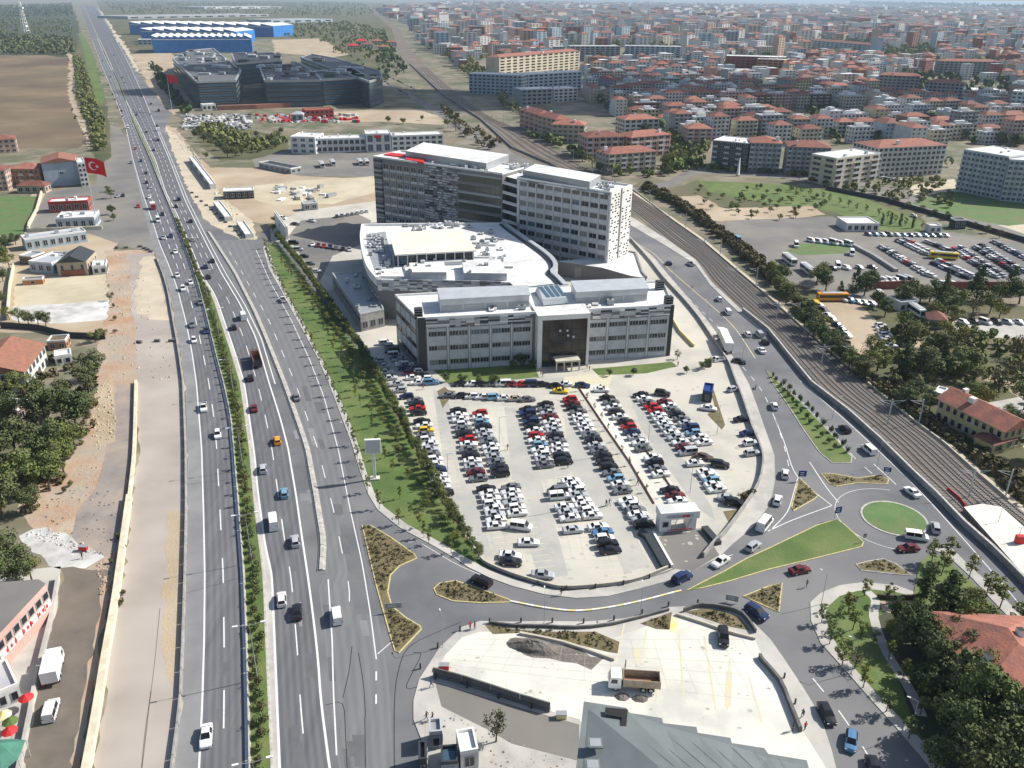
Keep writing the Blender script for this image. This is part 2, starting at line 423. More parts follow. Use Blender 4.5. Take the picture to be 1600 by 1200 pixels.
# carriageways: strips with the wheel tracks worn darker along the lanes
def wear_mat(name, base, dark, lanes):
 m = bpy.data.materials.new(name); m.use_nodes = True; n, l = m.node_tree.nodes, m.node_tree.links
 b = n['Principled BSDF']; b.inputs['Roughness'].default_value = .85; b.inputs['Specular IOR Level'].default_value = .25
 uv = n.new('ShaderNodeUVMap'); sx = n.new('ShaderNodeSeparateXYZ'); l.new(uv.outputs[0], sx.inputs[0])
 mu = n.new('ShaderNodeMath'); mu.operation = 'MULTIPLY'; mu.inputs[1].default_value = lanes * 2 * 2 * math.pi
 l.new(sx.outputs[0], mu.inputs[0]); co = n.new('ShaderNodeMath'); co.operation = 'COSINE'; l.new(mu.outputs[0], co.inputs[0])
 geo = n.new('ShaderNodeNewGeometry')
 mp = n.new('ShaderNodeMapping'); mp.inputs['Scale'].default_value = (.5,.02,.5); l.new(geo.outputs['Position'], mp.inputs[0])
 nz = n.new('ShaderNodeTexNoise'); nz.inputs['Scale'].default_value = 1.0; nz.inputs['Detail'].default_value = 6; l.new(mp.outputs[0], nz.inputs['Vector'])
 a = n.new('ShaderNodeMath'); a.operation = 'MULTIPLY_ADD'; a.inputs[1].default_value = -.16; a.inputs[2].default_value = .15; l.new(co.outputs[0], a.inputs[0])
 s2 = n.new('ShaderNodeMath'); s2.operation = 'ADD'; l.new(a.outputs[0], s2.inputs[0]); l.new(nz.outputs[0], s2.inputs[1])
 mr = n.new('ShaderNodeMapRange'); mr.inputs[1].default_value = .25; mr.inputs[2].default_value = 1.0; l.new(s2.outputs[0], mr.inputs[0])
 mx = n.new('ShaderNodeMix'); mx.data_type = 'RGBA'; mx.inputs[6].default_value = (*base, 1); mx.inputs[7].default_value = (*dark, 1)
 l.new(mr.outputs[0], mx.inputs[0]); l.new(mx.outputs[2], b.inputs['Base Color']); M[name] = m
wear_mat('lane_left', (.185,.187,.195),(.105,.107,.118),3)
wear_mat('lane_right', (.18,.182,.19),(.095,.097,.108),3)
wear_mat('lane_service', (.205,.206,.21),(.15,.152,.158),3)
def edge(tbl): 
 tbl = sorted(tbl); vs = [t[0] for t in tbl]; us = [t[1] for t in tbl]
 return lambda v: float(np.interp(v, vs, us))
LL = edge([(1300,258),(1200,270),(1100,283),(1000,287),(900,290),(800,292),(700,291),(600,287),(550,280),(500,271),(450,262),(420,252),(395,241),(350,228),(300,216),(250,205),(200,195),(150,177),(100,156),(50,138),(8,122)])
LLs = edge([(1300,308),(1200,311),(1100,316),(1000,319),(900,320),(800,318),(700,315),(600,307),(550,300),(500,290),(450,277),(420,266),(382,250),(357,242),(305,224),(250,208),(200,197),(150,179),(100,158),(50,140),(8,124)])
LR = edge([(1300,393),(1200,389),(1100,387),(1000,384),(900,380),(800,372),(700,364),(650,359),(600,348),(550,335),(500,323),(450,310),(410,297),(350,275),(290,250),(250,234),(217,219),(190,207),(130,185),(90,165),(55,150),(25,137),(8,128)])
RL = edge([(1300,442),(1200,437),(900,425),(850,414),(760,402),(712,398),(600,382),(550,367),(462,337),(430,316),(382,297),(335,277),(300,259),(250,243),(195,217),(150,193),(100,173),(50,151),(8,132)])
RR = edge([(1300,532),(1200,515),(1100,502),(1020,496),(960,489),(900,481),(840,472),(770,462),(700,450),(650,437),(600,421),(528,400),(475,375),(425,345),(360,312),(315,290),(250,265),(200,244),(150,224),(112,207),(88,195),(60,180),(30,160),(8,147)])
SR = edge([(1300,616),(1200,614),(1100,610),(1050,606),(960,590),(880,572),(820,560),(770,549),(700,532),(640,512),(600,500),(550,480),(500,456),(450,425),(400,404),(370,392)])
def vs_for(v0, v1):
 """rows spaced evenly on the ground"""
 ys = []; y0, y1 = G(300, v0).y, G(300, v1).y; y = y0
 out = [v0]; 
 while True:
  y = y + max(4, y * .04)
  if y >= y1: break
  out.append(bearing(0, y)[1])
 return out + [v1]
def uvstrip(name, L, Rr, v0, v1, z, m):
 vs = vs_for(v0, v1); me = bpy.data.meshes.new(name); V = []; F = []
 for v in vs:
  a, b = G(L(v), v, 0), G(Rr(v), v, 0); V += [(a.x, a.y, z),(b.x, b.y, z)]
 for i in range(len(vs) - 1): F.append((2 * i, 2 * i + 1,2 * i + 3,2 * i + 2))
 me.from_pydata(V, [], F); uvl = me.uv_layers.new(name='UVMap')
 for p in me.polygons:
  for li, vi in zip(p.loop_indices, p.vertices): uvl.data[li].uv = (vi % 2, V[vi][1] / 10)
 me.materials.append(M[m]); return tag(link(name, me), kind='structure')
mix = lambda A, B, t: (lambda v: A(v) * (1 - t) + B(v) * t)
uvstrip('carriageway_shoulder', lambda v: LL(v) + 2, LLs, 1300,8, Z_RD - .003, 'asphalt_light')
uvstrip('carriageway', LLs, LR, 1300,8, Z_RD, 'lane_left')
uvstrip('carriageway', RL, RR, 1300,8, Z_RD, 'lane_right')
uvstrip('service_road', lambda v: RR(v) + (14 if v > 900 else 30 * (v - 200) / 700), SR, 1300,375, Z_RD, 'lane_service')
# painted lines
mk = MB()
def vline(Ef, v0, v1, w, on=None, off=None):
 P = [G2(Ef(v), v) for v in vs_for(v0, v1)]; P = smooth_path(P, 2)
 if on: dashes(mk, P, w, Z_MK, 'paint_white', on, off)
 else: ribbon(mk, P, w, Z_MK, 'paint_white')
vline(LLs, 1300,60,.28); vline(lambda v: LR(v) - 2.5 * v / 900,1300,60,.45)
vline(mix(LLs, LR, .48),1300,430,.22,9,9)
for t in (.36,.68): vline(mix(LLs, LR, t),420,60,.22,8,8)
vline(RL, 1300,60,.35); vline(lambda v: RR(v),1300,60,.35)
vline(mix(RL, RR, .53),1300,430,.2,8,9)
for t in (.36,.68): vline(mix(RL, RR, t),420,60,.2,8,9)
vline(edge([(1300,534),(1200,527),(1080,521),(1000,519),(880,511),(800,503)]),1180,905,.22)
vline(edge([(1030,588),(960,579),(880,566),(800,548),(700,528),(620,506),(560,483),(500,455),(440,422),(390,400)]),1030,390,.2)
vline(edge([(1250,587),(1030,588)]),1100,1035,.25,2,3)
vline(edge([(1200,545),(920,546),(800,522),(700,496),(600,462),(500,420),(420,375),(380,350)]),940,380,.18,6,9)
vline(lambda v: RR(v) + 9 * v / 600,600,200,.3)
# ramp road, roundabout and right-hand road lines
def pline(px, w=.18, on=None, off=None, m='paint_white', sm=4):
 P = smooth_path(W(px), sm)
 if on: dashes(mk, P, w, Z_MK, m, on, off)
 else: ribbon(mk, P, w, Z_MK, m)
pline([(988,378),(1020,395),(1045,420),(1085,455),(1120,485),(1150,515),(1180,560)],.22, m='paint_yellow')
pline([(1012,400),(1050,440),(1090,480),(1130,520),(1150,560),(1190,610),(1220,680),(1235,740)],.18,3,4)
pline([(1205,640),(1225,690),(1240,735),(1262,760),(1300,790)],.2)
pline([(1265,722),(1290,760),(1310,785)],.2); pline([(1200,830),(1240,812),(1300,790)],.2)
pline([(1205,828),(1230,800),(1240,770),(1247,745)],.18)
pline([(1238,612),(1290,665),(1335,715),(1380,755)],.18,3,4)
pline([(1250,595),(1330,665),(1420,750),(1490,825),(1560,905),(1640,1000)],.2)
pline([(1365,725),(1400,757)],.2)
pline([(1300,1010),(1340,1060),(1385,1105),(1430,1160),(1470,1230)],.2)
pline([(1270,1060),(1310,1110),(1350,1170),(1390,1240)],.2,3,4)
pline([(590,1022),(612,1003)],.15)
pline([(660,850),(720,885),(790,912)],.12)
pline([(1105,885),(1130,872),(1160,862)],.15,2,3)
tag(mk.build('road_marking'), kind='structure')
# dark repair seams and patches
sm_ = MB()
for px in ([(508,1102),(535,1100),(540,1150),(545,1260)],[(550,1010),(545,1050),(536,1090)],[(570,1120),(572,1260)],[(720,972),(690,985),(640,1010),(622,1050),(616,1110),(617,1260)],[(645,1020),(658,1022),(645,1050),(635,1075),(660,1072)],[(560,1020),(568,1070),(571,1120)]):
 ribbon(sm_, smooth_path(W(px),3),.12,.022, 'black')
for px in ([(528,808),(552,808),(590,960),(556,960)],):
 sm_.sheet(W(px),.0205, 'asphalt')
for px in ([(290,757),(372,748)],[(290,927),(386,900)]): ribbon(sm_, W(px),.08,.0225, 'black')
tag(sm_.build('asphalt_seam'), kind='structure')

# --- kerbed median and islands
def median(v0, v1, name):
 vs = vs_for(v0, v1)
 a = [G2(LR(v) + 1.5, v) for v in vs]; b = [G2(edge_RLk(v), v) for v in vs]
 mb = MB(); n = len(vs)
 for i in range(n - 1):
  for (P0, P1, z, m) in ((a, b, .14, 'grass'),):
   mb.face([(*P0[i], z),(*P1[i], z),(*P1[i + 1], z),(*P0[i + 1], z)], m)
 ribbon(mb, a, .35,.16, 'kerb', 0); ribbon(mb, b, .35,.16, 'kerb', 0)
 return tag(mb.build(name), kind='structure')
edge_RLk = edge([(1300,428),(1200,425),(1000,416),(900,412),(800,399),(700,390),(600,376),(550,361),(462,332),(430,313),(382,294),(335,274),(300,256),(250,240),(195,214),(150,191),(100,171),(50,149),(8,130)])
median(1300,20, 'median')
# pale paved strip between the median planting and the right carriageway
mb = MB(); vs = vs_for(1300,380)
for i in range(len(vs) - 1):
 v, w = vs[i], vs[i + 1]
 f = lambda v: edge_RLk(v)
 mb.face([(*G2(f(v) + .5, v),.02),(*G2(RL(v) - 1, v),.02),(*G2(RL(w) - 1, w),.02),(*G2(f(w) + .5, w),.02)], 'pavement')
tag(mb.build('paved_strip'), kind='structure')
island('traffic_island', [(1196,577),(1220,600),(1250,627),(1282,660),(1312,692),(1332,715),(1330,724),(1300,724),(1280,707),(1255,672),(1230,632),(1207,600)],.15, 'grass', 'kerb')
island('traffic_island', [(1282,740),(1300,740),(1340,747),(1375,742),(1389,750),(1387,757),(1340,755),(1307,761),(1295,755)],.15, 'grass_dry', 'kerb_yellow')
island('traffic_island', [(1250,747),(1279,775),(1272,781),(1240,799),(1236,792),(1245,757)],.15, 'grass_dry', 'kerb_yellow')
RC = G(1397,810); RR_ = 6.3
mb = MB(); circ = lambda r, n=40: [(RC.x + r * math.cos(2 * math.pi * i / n), RC.y + r * math.sin(2 * math.pi * i / n)) for i in range(n)]
mb.prism(circ(RR_ + .45),0,.13, 'kerb'); mb.sheet(circ(RR_),.15, 'turf'); tag(mb.build('roundabout'), kind='structure')
mb = MB(); P = circ(RR_ + 5.6); ribbon(mb, P[8:30],.12, Z_MK, 'paint_white'); tag(mb.build('road_marking'), kind='structure')
island('traffic_island', [(1072,923),(1100,908),(1130,893),(1165,873),(1200,857),(1275,821),(1307,811),(1320,820),(1350,847),(1347,855),(1275,873),(1200,891),(1140,909),(1100,919)],.15, 'grass', 'kerb_yellow')
island('traffic_island', [(1160,932),(1200,916),(1223,911),(1220,937),(1218,957),(1200,950),(1178,940)],.15, 'grass_dry', 'kerb_yellow')
island('traffic_island', [(1337,882),(1355,877),(1380,873),(1400,881),(1426,900),(1390,897),(1345,892)],.15, 'grass_dry', 'kerb')
island('traffic_island', [(565,821),(580,821),(612,840),(648,866),(652,873),(625,885),(611,899),(607,925),(613,947),(635,965),(657,978),(659,984),(624,1021),(616,1017),(607,987),(587,915)],.15, 'grass_dry', 'kerb_yellow')
island('traffic_island', [(677,920),(687,911),(712,907),(750,920),(797,937),(797,942),(750,943),(707,940),(682,930)],.15, 'grass_dry', 'kerb_yellow')
# divider blocks painted yellow and white in turn, each its own block
dv = empty('kerb_divider', G(900,955),0, 'low divider of yellow and white kerb blocks on the curved ramp road', 'kerb divider')
cvp = smooth_path(W([(797,940),(850,950),(900,955),(950,950),(1000,940),(1050,927),(1075,921)]),8)
P = resample(cvp, .75); me_y = MB().box(-.74,.74,-.18,.18,0,.22, 'paint_yellow').mesh('kerb_block'); me_w = MB().box(-.74,.74,-.18,.18,0,.22, 'white').mesh('kerb_block')
for i in range(1, len(P) - 1,2):
 a = math.atan2(P[i + 1][1] - P[i - 1][1], P[i + 1][0] - P[i - 1][0])
 link('kerb_block', me_y if (i // 2) % 2 else me_w, dv, (P[i][0] - dv.location.x, P[i][1] - dv.location.y, .01), a)

# --- green strip beside the service road, pavement along it
PAV_L = [(411,388),(420,420),(437,450),(457,487),(475,520),(495,557),(514,600),(530,642),(550,695),(562,735),(575,772),(590,797),(625,825),(675,852),(710,872),(732,887),(765,903),(800,916),(850,929),(900,935),(950,932),(1000,920),(1040,909),(1080,893)]
PAV_R = [(419,388),(432,425),(452,465),(472,500),(487,532),(505,565),(520,600),(540,642),(560,695),(572,735),(585,770),(600,792),(637,820),(687,847),(725,870),(762,890),(800,904),(850,918),(887,924),(950,918),(1000,908),(1040,896),(1062,886)]
ground('pavement', [(415,380)] + PAV_L + PAV_R[::-1],.12, 'pavement')
ground('green_strip', PAV_R[:16] + [(757,886),(748,874),(727,845),(700,805),(668,740),(640,690),(612,640),(585,590),(558,545),(525,500),(490,455),(455,405),(432,380),(420,380)],.15, 'grass')
ground('hedge_bed', [(757,886),(748,874),(727,838),(712,795),(687,772),(668,722),(650,690),(632,655),(606,607),(585,590),(612,640),(640,690),(668,740),(700,805),(727,845)],.16, 'grass_dry')
PAV_E = [(1062,886),(1100,872),(1118,850),(1132,837),(1162,797),(1185,760),(1192,730),(1190,707),(1175,670),(1160,625),(1150,600),(1140,572),(1117,535),(1090,495),(1065,465),(1037,435),(1015,407),(982,372)]
PAV_Eo = [(975,362),(1022,403),(1046,432),(1075,465),(1103,498),(1130,535),(1152,568),(1170,600),(1182,632),(1197,675),(1210,712),(1211,750),(1204,787),(1175,825),(1145,850),(1122,872),(1080,893)]
ground('pavement', PAV_E + PAV_Eo, .12, 'pavement')
# hospital car park slab
LOT = [(424,380),(422,352),(470,330),(560,318),(620,310),(960,330)] + PAV_E[::-1] + [(1000,907),(960,915),(887,921),(850,915),(800,900),(762,884),(750,870),(727,837),(712,795),(687,772),(668,722),(650,690),(632,655),(606,607),(575,555),(545,505),(510,455),(470,402),(445,375)]
ground('car_park', LOT, .125, 'concrete_lot')
ground('car_park_asphalt', [(470,345),(560,335),(580,345),(570,380),(520,400),(500,440),(470,400),(450,370)],.131, 'asphalt_old')

walk = ground('walkway', [(905,605),(940,600),(1078,795),(1040,800),(1024,790)],.15, 'concrete_bright')
ground('forecourt', [(880,590),(960,582),(950,606),(890,612)],.14, 'paint_yellow_pale')
ground('lawn', [(672,575),(835,570),(842,590),(780,596),(700,600),(690,590)],.17, 'grass')
ground('lawn', [(925,577),(1050,566),(1058,573),(1010,584),(935,587)],.17, 'grass')
ground('planting_bed', [(1107,600),(1112,600),(1133,665),(1128,672),(1105,648),(1118,640)],.17, 'grass_dry')
ground('planting_bed', [(1160,770),(1182,762),(1160,797),(1140,820),(1130,800),(1150,797)],.17, 'grass_dry')
ground('planting_bed', [(692,638),(712,612),(700,610),(695,605),(683,612)],.17, 'grass_dry')
for li, px in enumerate(([(676,606),(700,628),(725,700),(745,770),(768,868),(752,868),(722,800),(700,770),(690,700)],[(788,636),(808,640),(838,735),(862,800),(888,900),(842,905),(822,840),(800,745)],[(880,640),(890,640),(960,765),(1015,885),(975,895),(935,800),(890,735)],[(980,608),(996,622),(1060,705),(1110,790),(1118,815),(1085,790),(1025,705),(1000,665)],[(757,752),(792,742),(793,752),(760,762)],[(838,738),(886,730),(892,742),(842,752)],[(640,598),(905,590),(905,600),(645,606)])):
 tag(MB().sheet(W(px),.1312 + li * .0002, 'concrete_aisle').build('car_lane'), kind='structure')
# bay lines
mk2 = MB()
def bays(a, b, n, half, side=2):
 A, B = Vector(G2(*a)), Vector(G2(*b)); d = (B - A).normalized(); nrm = Vector((-d.y, d.x))
 for i in range(n + 1):
  p = A.lerp(B, i / n)
  q0, q1 = p - nrm * half * (side != 1), p + nrm * half * (side != -1)
  ribbon(mk2,[tuple(q0), tuple(q1)],.14,.1315, 'paint_yellow_pale')
 ribbon(mk2,[tuple(A), tuple(B)],.14,.1335, 'paint_yellow_pale')
ROWS = []
bays((732,640),(765,748),17,5.0); bays((778,762),(826,890),16,5.0); bays((843,630),(872,728),15,5.0); bays((898,760),(960,900),18,5.0)
bays((1020,612),(1098,740),17,5.0); bays((1108,745),(1140,800),7,5.0)
bays((660,612),(705,770),24,2.5); bays((905,618),(1020,815),27,2.5); bays((945,612),(1072,800),27,2.5)
tag(mk2.build('bay_line'), kind='structure')

# --- ramp into the garage and its sunk road
ground('garage_ramp', [(1043,888),(1028,842),(1040,832),(1096,826),(1124,868),(1082,893)],.138, 'asphalt_old')

# --- lower lot
ground('pavement', [(655,1062),(687,1012),(722,980),(750,971),(800,972),(850,971),(915,972),(975,967),(1020,957),(1047,949),(1095,947),(1132,950),(1162,958),(1184,980),(1204,1000),(1225,1030),(1255,1075),(1270,1100),(1287,1135),(1300,1175),(1330,1300),(680,1300),(660,1160),(646,1125),(646,1095)],.12, 'pavement')
ground('lower_lot', [(677,1057),(695,1025),(722,997),(750,988),(800,988),(880,990),(960,998),(1045,966),(1054,960),(1137,990),(1178,997),(1190,1025),(1217,1062),(1242,1125),(1262,1155),(1290,1200),(1330,1300),(1000,1300),(905,1125),(800,1096)],.15, 'concrete_bright')
ground('earth_bed', [(757,976),(800,984),(850,988),(930,988),(968,1004),(965,1022),(950,1020),(880,1003),(815,990),(770,992)],.165, 'grass_dry')
ground('earth_bed', [(1000,975),(1050,957),(1046,985),(1025,984)],.165, 'grass_dry')
ground('earth_bed', [(1070,957),(1100,952),(1130,955),(1155,966),(1172,986),(1140,980),(1100,967)],.165, 'grass_dry')
ground('back_road', [(680,1067),(800,1103),(905,1133),(905,1190),(800,1163),(760,1140),(690,1105)],.13, 'asphalt_old')
ground('pale_yard', [(690,1105),(760,1142),(800,1165),(905,1192),(905,1300),(700,1300),(664,1170),(665,1100)],.14, 'pavement')
mk3 = MB()
for a, b in (((975,975),(962,1040)),((1010,985),(1000,1040)),((1060,985),(1068,1090)),((1100,995),(1118,1110)),((1140,1030),(1136,1110)),((1030,1040),(1024,1100)),((1170,1060),(1190,1130))):
 ribbon(mk3, W([a, b]),.3,.156, 'paint_yellow_pale')
for u in range(700,900,22): ribbon(mk3, W([(u + 8,1062 + (u - 700) * .33),(u + 2,1040 + (u - 700) * .33)]),.15,.156, 'paint_yellow_pale')
ground('painted_box', [(1048,966),(1060,966),(1058,990),(1046,988)],.158, 'paint_yellow')
ground('painted_box', [(1134,1050),(1144,1050),(1142,1105),(1132,1105)],.158, 'paint_yellow_pale')
ground('painted_box', [(992,1012),(1002,1012),(998,1040),(988,1038)],.158, 'paint_yellow_pale')
tag(mk3.build('bay_line'), kind='structure')

# --- park at the lower right
PK_O = [(1427,925),(1400,915),(1350,910),(1312,915),(1282,927),(1266,942),(1267,970),(1282,1005),(1320,1047),(1362,1095),(1407,1145),(1450,1195),(1520,1300)]
PK_I = [(1427,933),(1400,926),(1365,922),(1340,924),(1312,932),(1295,947),(1290,957),(1294,982),(1310,1012),(1340,1050),(1375,1090),(1425,1142),(1462,1182),(1545,1300)]
ground('pavement', PK_O + PK_I[::-1],.12, 'pavement')
ground('park_lawn', PK_I + [(1900,1300),(1760,1130),(1640,1020),(1590,985),(1550,945),(1520,912),(1480,875),(1455,865),(1436,880)],.15, 'grass')
ground('pavement', [(1455,858),(1480,868),(1520,905),(1550,938),(1600,990),(1700,1090),(1760,1150),(1760,1120),(1700,1065),(1600,968),(1550,915),(1520,890),(1485,855),(1465,850)],.12, 'pavement')
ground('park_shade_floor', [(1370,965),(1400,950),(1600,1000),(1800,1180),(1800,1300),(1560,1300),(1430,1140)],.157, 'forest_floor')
ground('garden_path', smooth_path(offset(W([(1355,925),(1368,940),(1365,965),(1380,1010),(1400,1045),(1425,1085),(1440,1120)]),.8),3) + smooth_path(offset(W([(1355,925),(1368,940),(1365,965),(1380,1010),(1400,1045),(1425,1085),(1440,1120)]),-.8),3)[::-1],.163, 'pavement', world=True)
ground('planting_bed', [(1375,940),(1432,940),(1430,965),(1400,962),(1378,955)],.165, 'dirt_orange')

# --- railway
RWL = [(575,12),(612,45),(620,75),(640,105),(690,152),(752,192),(800,237),(860,262),(920,295),(985,329),(1040,374),(1087,407),(1112,441),(1160,487),(1200,519),(1267,602),(1325,647),(1375,692),(1425,742),(1462,777),(1505,822),(1550,862),(1590,902),(1700,1020),(1800,1130)]
RWR = [(580,12),(624,45),(640,75),(668,105),(720,150),(770,185),(800,197),(875,237),(930,270),(975,292),(1050,342),(1100,377),(1150,420),(1200,462),(1250,507),(1300,550),(1362,603),(1425,655),(1475,692),(1525,737),(1575,780),(1602,800),(1700,880),(1850,1010)]
ground('railway_bed', RWL + RWR[::-1],.10, 'ballast', 'ballast')
rl = smooth_path(W(RWL[1:]),3); rr = smooth_path(W(RWR[1:]),3)
def along(P, n):
 L = [0]
 for a, b in zip(P[:-1], P[1:]): L.append(L[-1] + math.hypot(b[0] - a[0], b[1] - a[1]))
 t = np.linspace(0, L[-1], n); return np.stack([np.interp(t, L, [p[0] for p in P]), np.interp(t, L, [p[1] for p in P])],1)
def along_y(P, ys):
 P = sorted(P, key=lambda p: p[1]); return np.stack([np.interp(ys, [p[1] for p in P],[p[0] for p in P]), ys],1)
ys = np.concatenate([np.arange(55,520,6), np.arange(520,1400,20)]).astype(float)
A, B = along_y(rl, ys), along_y(rr, ys)
TR = [.16,.36,.56,.72,.88]
sl = MB()
for ti, t in enumerate(TR):
 t_ = lambda y, t=t: t
 C_ = A * (1 - t) + B * t
 P = [tuple(p) for p in C_]
 rt = empty('railway_track', (P[20][0], P[20][1],.1),0,['railway track nearest the ramp road, far left of the five tracks', 'second railway track from the ramp road wall', 'middle track of the five railway tracks', 'second railway track from the bushes side', 'railway track nearest the bushes and trees'][ti], 'railway track', 'parallel railway tracks')
 for s in (-.72,.72):
  mbr = MB(); ribbon(mbr, offset(P, s),.14,.34, 'rail_steel', .20); o = mbr.build('rail'); o.parent = rt; o.location = (-rt.location.x, -rt.location.y, -.1)
 ms = MB(); near = [p for p in P if p[1] < 420]
 Q = resample(near, .62)
 for i in range(1, len(Q) - 1):
  a = math.atan2(Q[i + 1][1] - Q[i - 1][1], Q[i + 1][0] - Q[i - 1][0])
  ms.box(-.13,.13,-1.25,1.25,.10,.20, 'sleeper', rz=a, org=(Q[i][0], Q[i][1],0))
 o = ms.build('sleepers'); o.parent = rt; o.location = (-rt.location.x, -rt.location.y, -.1); o['kind'] = 'stuff'
# pale path beside the rails and its kerb
ground('pavement', [(985,352),(1040,384),(1087,414),(1110,446),(1158,492),(1198,525),(1198,518),(1160,486),(1112,441),(1087,406),(1040,373),(985,338)],.12, 'pavement')
ground('rail_side_path', smooth_path(offset(W(RWR[9:]),-.5),2) + smooth_path(offset(W(RWR[9:]),1.2),2)[::-1],.13, 'sand', world=True)

# --- grounds right of the railway
ground('scrub', [(985,292),(1000,285),(1060,300),(1110,345),(1140,380),(1190,420),(1240,470),(1330,560),(1450,660),(1610,800),(1900,1010),(1900,780),(1700,600),(1610,480),(1400,460),(1200,440),(1130,370),(1050,300)],.006, 'scrub')
ground('park_green', [(1030,300),(1090,282),(1200,288),(1330,300),(1440,335),(1450,362),(1350,362),(1310,345),(1160,350),(1100,340)],.010, 'scrub')
ground('park_green', [(1090,282),(1230,288),(1340,306),(1440,345),(1440,362),(1380,360),(1300,330),(1200,318),(1110,300)],.012, 'grass')
ground('dirt_patch', [(1056,308),(1090,305),(1130,325),(1270,322),(1290,335),(1190,348),(1110,345),(1090,330)],.014, 'dirt')
ground('asphalt_lot', [(1130,345),(1300,338),(1360,362),(1440,370),(1480,440),(1500,470),(1360,470),(1290,460),(1210,430),(1150,395)],.016, 'asphalt_old')
ground('dealer_lot', [(1345,364),(1480,362),(1700,395),(1760,470),(1480,452),(1420,440)],.020, 'asphalt_old')
ground('dirt_lot', [(1270,470),(1330,468),(1370,500),(1380,545),(1350,560),(1300,525)],.018, 'dirt')
ground('green_triangle', [(1228,392),(1250,380),(1330,384),(1322,396),(1250,399)],.024, 'turf')
ground('street', [(985,300),(1050,292),(1085,272),(1130,272),(1200,277),(1290,288),(1400,315),(1500,345),(1620,388),(1750,425),(1750,405),(1620,368),(1500,325),(1400,295),(1290,272),(1200,262),(1130,258),(1080,262),(1040,285),(1000,290)],.018, 'asphalt_old')
ground('football_field', [(1425,318),(1470,300),(1560,300),(1650,318),(1650,345),(1575,353),(1500,340)],.022, 'turf')
ground('sand_lot', [(1560,352),(1650,345),(1700,370),(1620,372)],.020, 'sand')
ground('plaza', [(1420,290),(1490,280),(1500,300),(1470,300),(1430,312)],.014, 'sand')
ground('pale_lot', [(1480,500),(1580,500),(1700,520),(1700,530),(1500,527)],.018, 'pavement')
ground('pale_lot', [(1540,630),(1620,615),(1700,680),(1600,700)],.018, 'pavement')
ground('shaded_path', [(1420,545),(1470,575),(1560,600),(1620,640),(1620,625),(1560,585),(1480,560),(1430,530)],.017, 'dirt')

# --- grounds beyond the hospital
ground('construction_strip', [(255,195),(275,200),(300,235),(335,290),(372,345),(420,350),(470,330),(590,320),(590,280),(470,275),(400,262),(330,262),(300,235)],.008, 'dirt')
ground('construction_strip', [(258,200),(262,198),(290,225),(320,270),(350,310),(395,345),(400,374),(375,374),(350,362),(322,345),(295,300),(275,250)],.011, 'sand')
ground('dirt_patch', [(400,290),(470,282),(590,275),(590,300),(520,318),(430,320),(390,310)],.0145, 'dirt_yellow')
ground('asphalt_lot', [(390,240),(450,232),(600,232),(720,240),(760,250),(590,276),(470,275),(400,262)],.012, 'asphalt_old')
ground('dirt_patch', [(510,175),(640,168),(700,185),(690,195),(600,190),(520,190)],.010, 'dirt')
ground('scrub', [(300,200),(340,192),(450,215),(450,235),(390,250),(345,250),(315,230)],.0155, 'scrub')
ground('street', [(600,128),(650,152),(712,182),(762,208),(800,238),(870,270),(960,312),(985,345),(960,345),(900,310),(790,262),(740,225),(690,185),(640,152),(590,130)],.013, 'asphalt_old')
ground('forest_floor', [(150,0),(400,-2),(600,5),(620,60),(600,130),(580,140),(420,60),(205,85),(185,60),(163,30)],.004, 'scrub')
ground('dirt_patch', [(425,62),(500,60),(545,85),(520,90),(430,82)],.010, 'dirt')
ground('sand_strip', [(152,12),(160,20),(185,55),(205,85),(218,110),(214,113),(200,88),(182,60),(164,30)],.011, 'sand')
ground('yard', [(205,85),(270,82),(280,130),(300,160),(270,180),(232,135)],.009, 'dirt')

# ============================================================ VEHICLES
PROTO = {}
def loft_car(st, hw, name):
 """st: (x, z_shoulder, z_top, half width of top); returns the painted shell and its glazing"""
 body = MB(); glass = MB(); secs = []
 for (x, zb, zt, wt, wk) in st:
  h = hw * wk
  secs.append([(x, -h * .93,.24),(x, -h, .5),(x, -h * .97, zb),(x, -wt, zt),(x, 0, zt + .03),(x, wt, zt),(x, h * .97, zb),(x, h, .5),(x, h * .93,.24)])
 n = len(st)
 for i in range(n - 1):
  A, B = secs[i], secs[i + 1]
  for k in range(8): body.face([A[k], B[k], B[k + 1], A[k + 1]], 'carpaint')
 body.face([p for p in secs[0]], 'carpaint'); body.face([p for p in secs[-1]][::-1], 'carpaint')
 def shrink(q, t, up):
  c = sum((Vector(p) for p in q), Vector()) / len(q); nrm = (Vector(q[1]) - Vector(q[0])).cross(Vector(q[2]) - Vector(q[1]))
  if nrm.length < 1e-6: nrm = (Vector(q[2]) - Vector(q[1])).cross(Vector(q[3]) - Vector(q[2]))
  nrm.normalize()
  return [tuple(c + (Vector(p) - c) * t + nrm * up) for p in q]
 for i in range(n - 1):
  a, b = st[i], st[i + 1]; ga, gb = a[2] - a[1] > .2, b[2] - b[1] > .2
  A, B = secs[i], secs[i + 1]
  if ga and gb:
   for k in (2,5):
    q = [A[k], B[k], B[k + 1], A[k + 1]]
    glass.face(shrink(q, .93,.012), 'glass_car')
  elif ga != gb:
   q = [A[3], B[3], B[5], A[5]]
   if abs(a[2] - b[2]) > .2: glass.face(shrink(q, .97,.035), 'glass_car')
 return body.mesh('body'), glass.mesh('window')
def wheel_mesh(r=.32, w=.22):
 mb = MB(); mb.tube((0,-w / 2,0),(0, w / 2,0), r, r, 'rubber', 10)
 for s in (-1,1): mb.tube((0, s * w / 2,0),(0, s * (w / 2 + .015),0), r * .62, r * .55, 'metal_light', 8)
 return mb.mesh('wheel')
WH = wheel_mesh(); WHT = wheel_mesh(.48,.3)
def lamp_m(m, w=.32): return MB().box(-.05,.05,-w / 2, w / 2,-.07,.07, m, bottom=True).mesh('lamp')
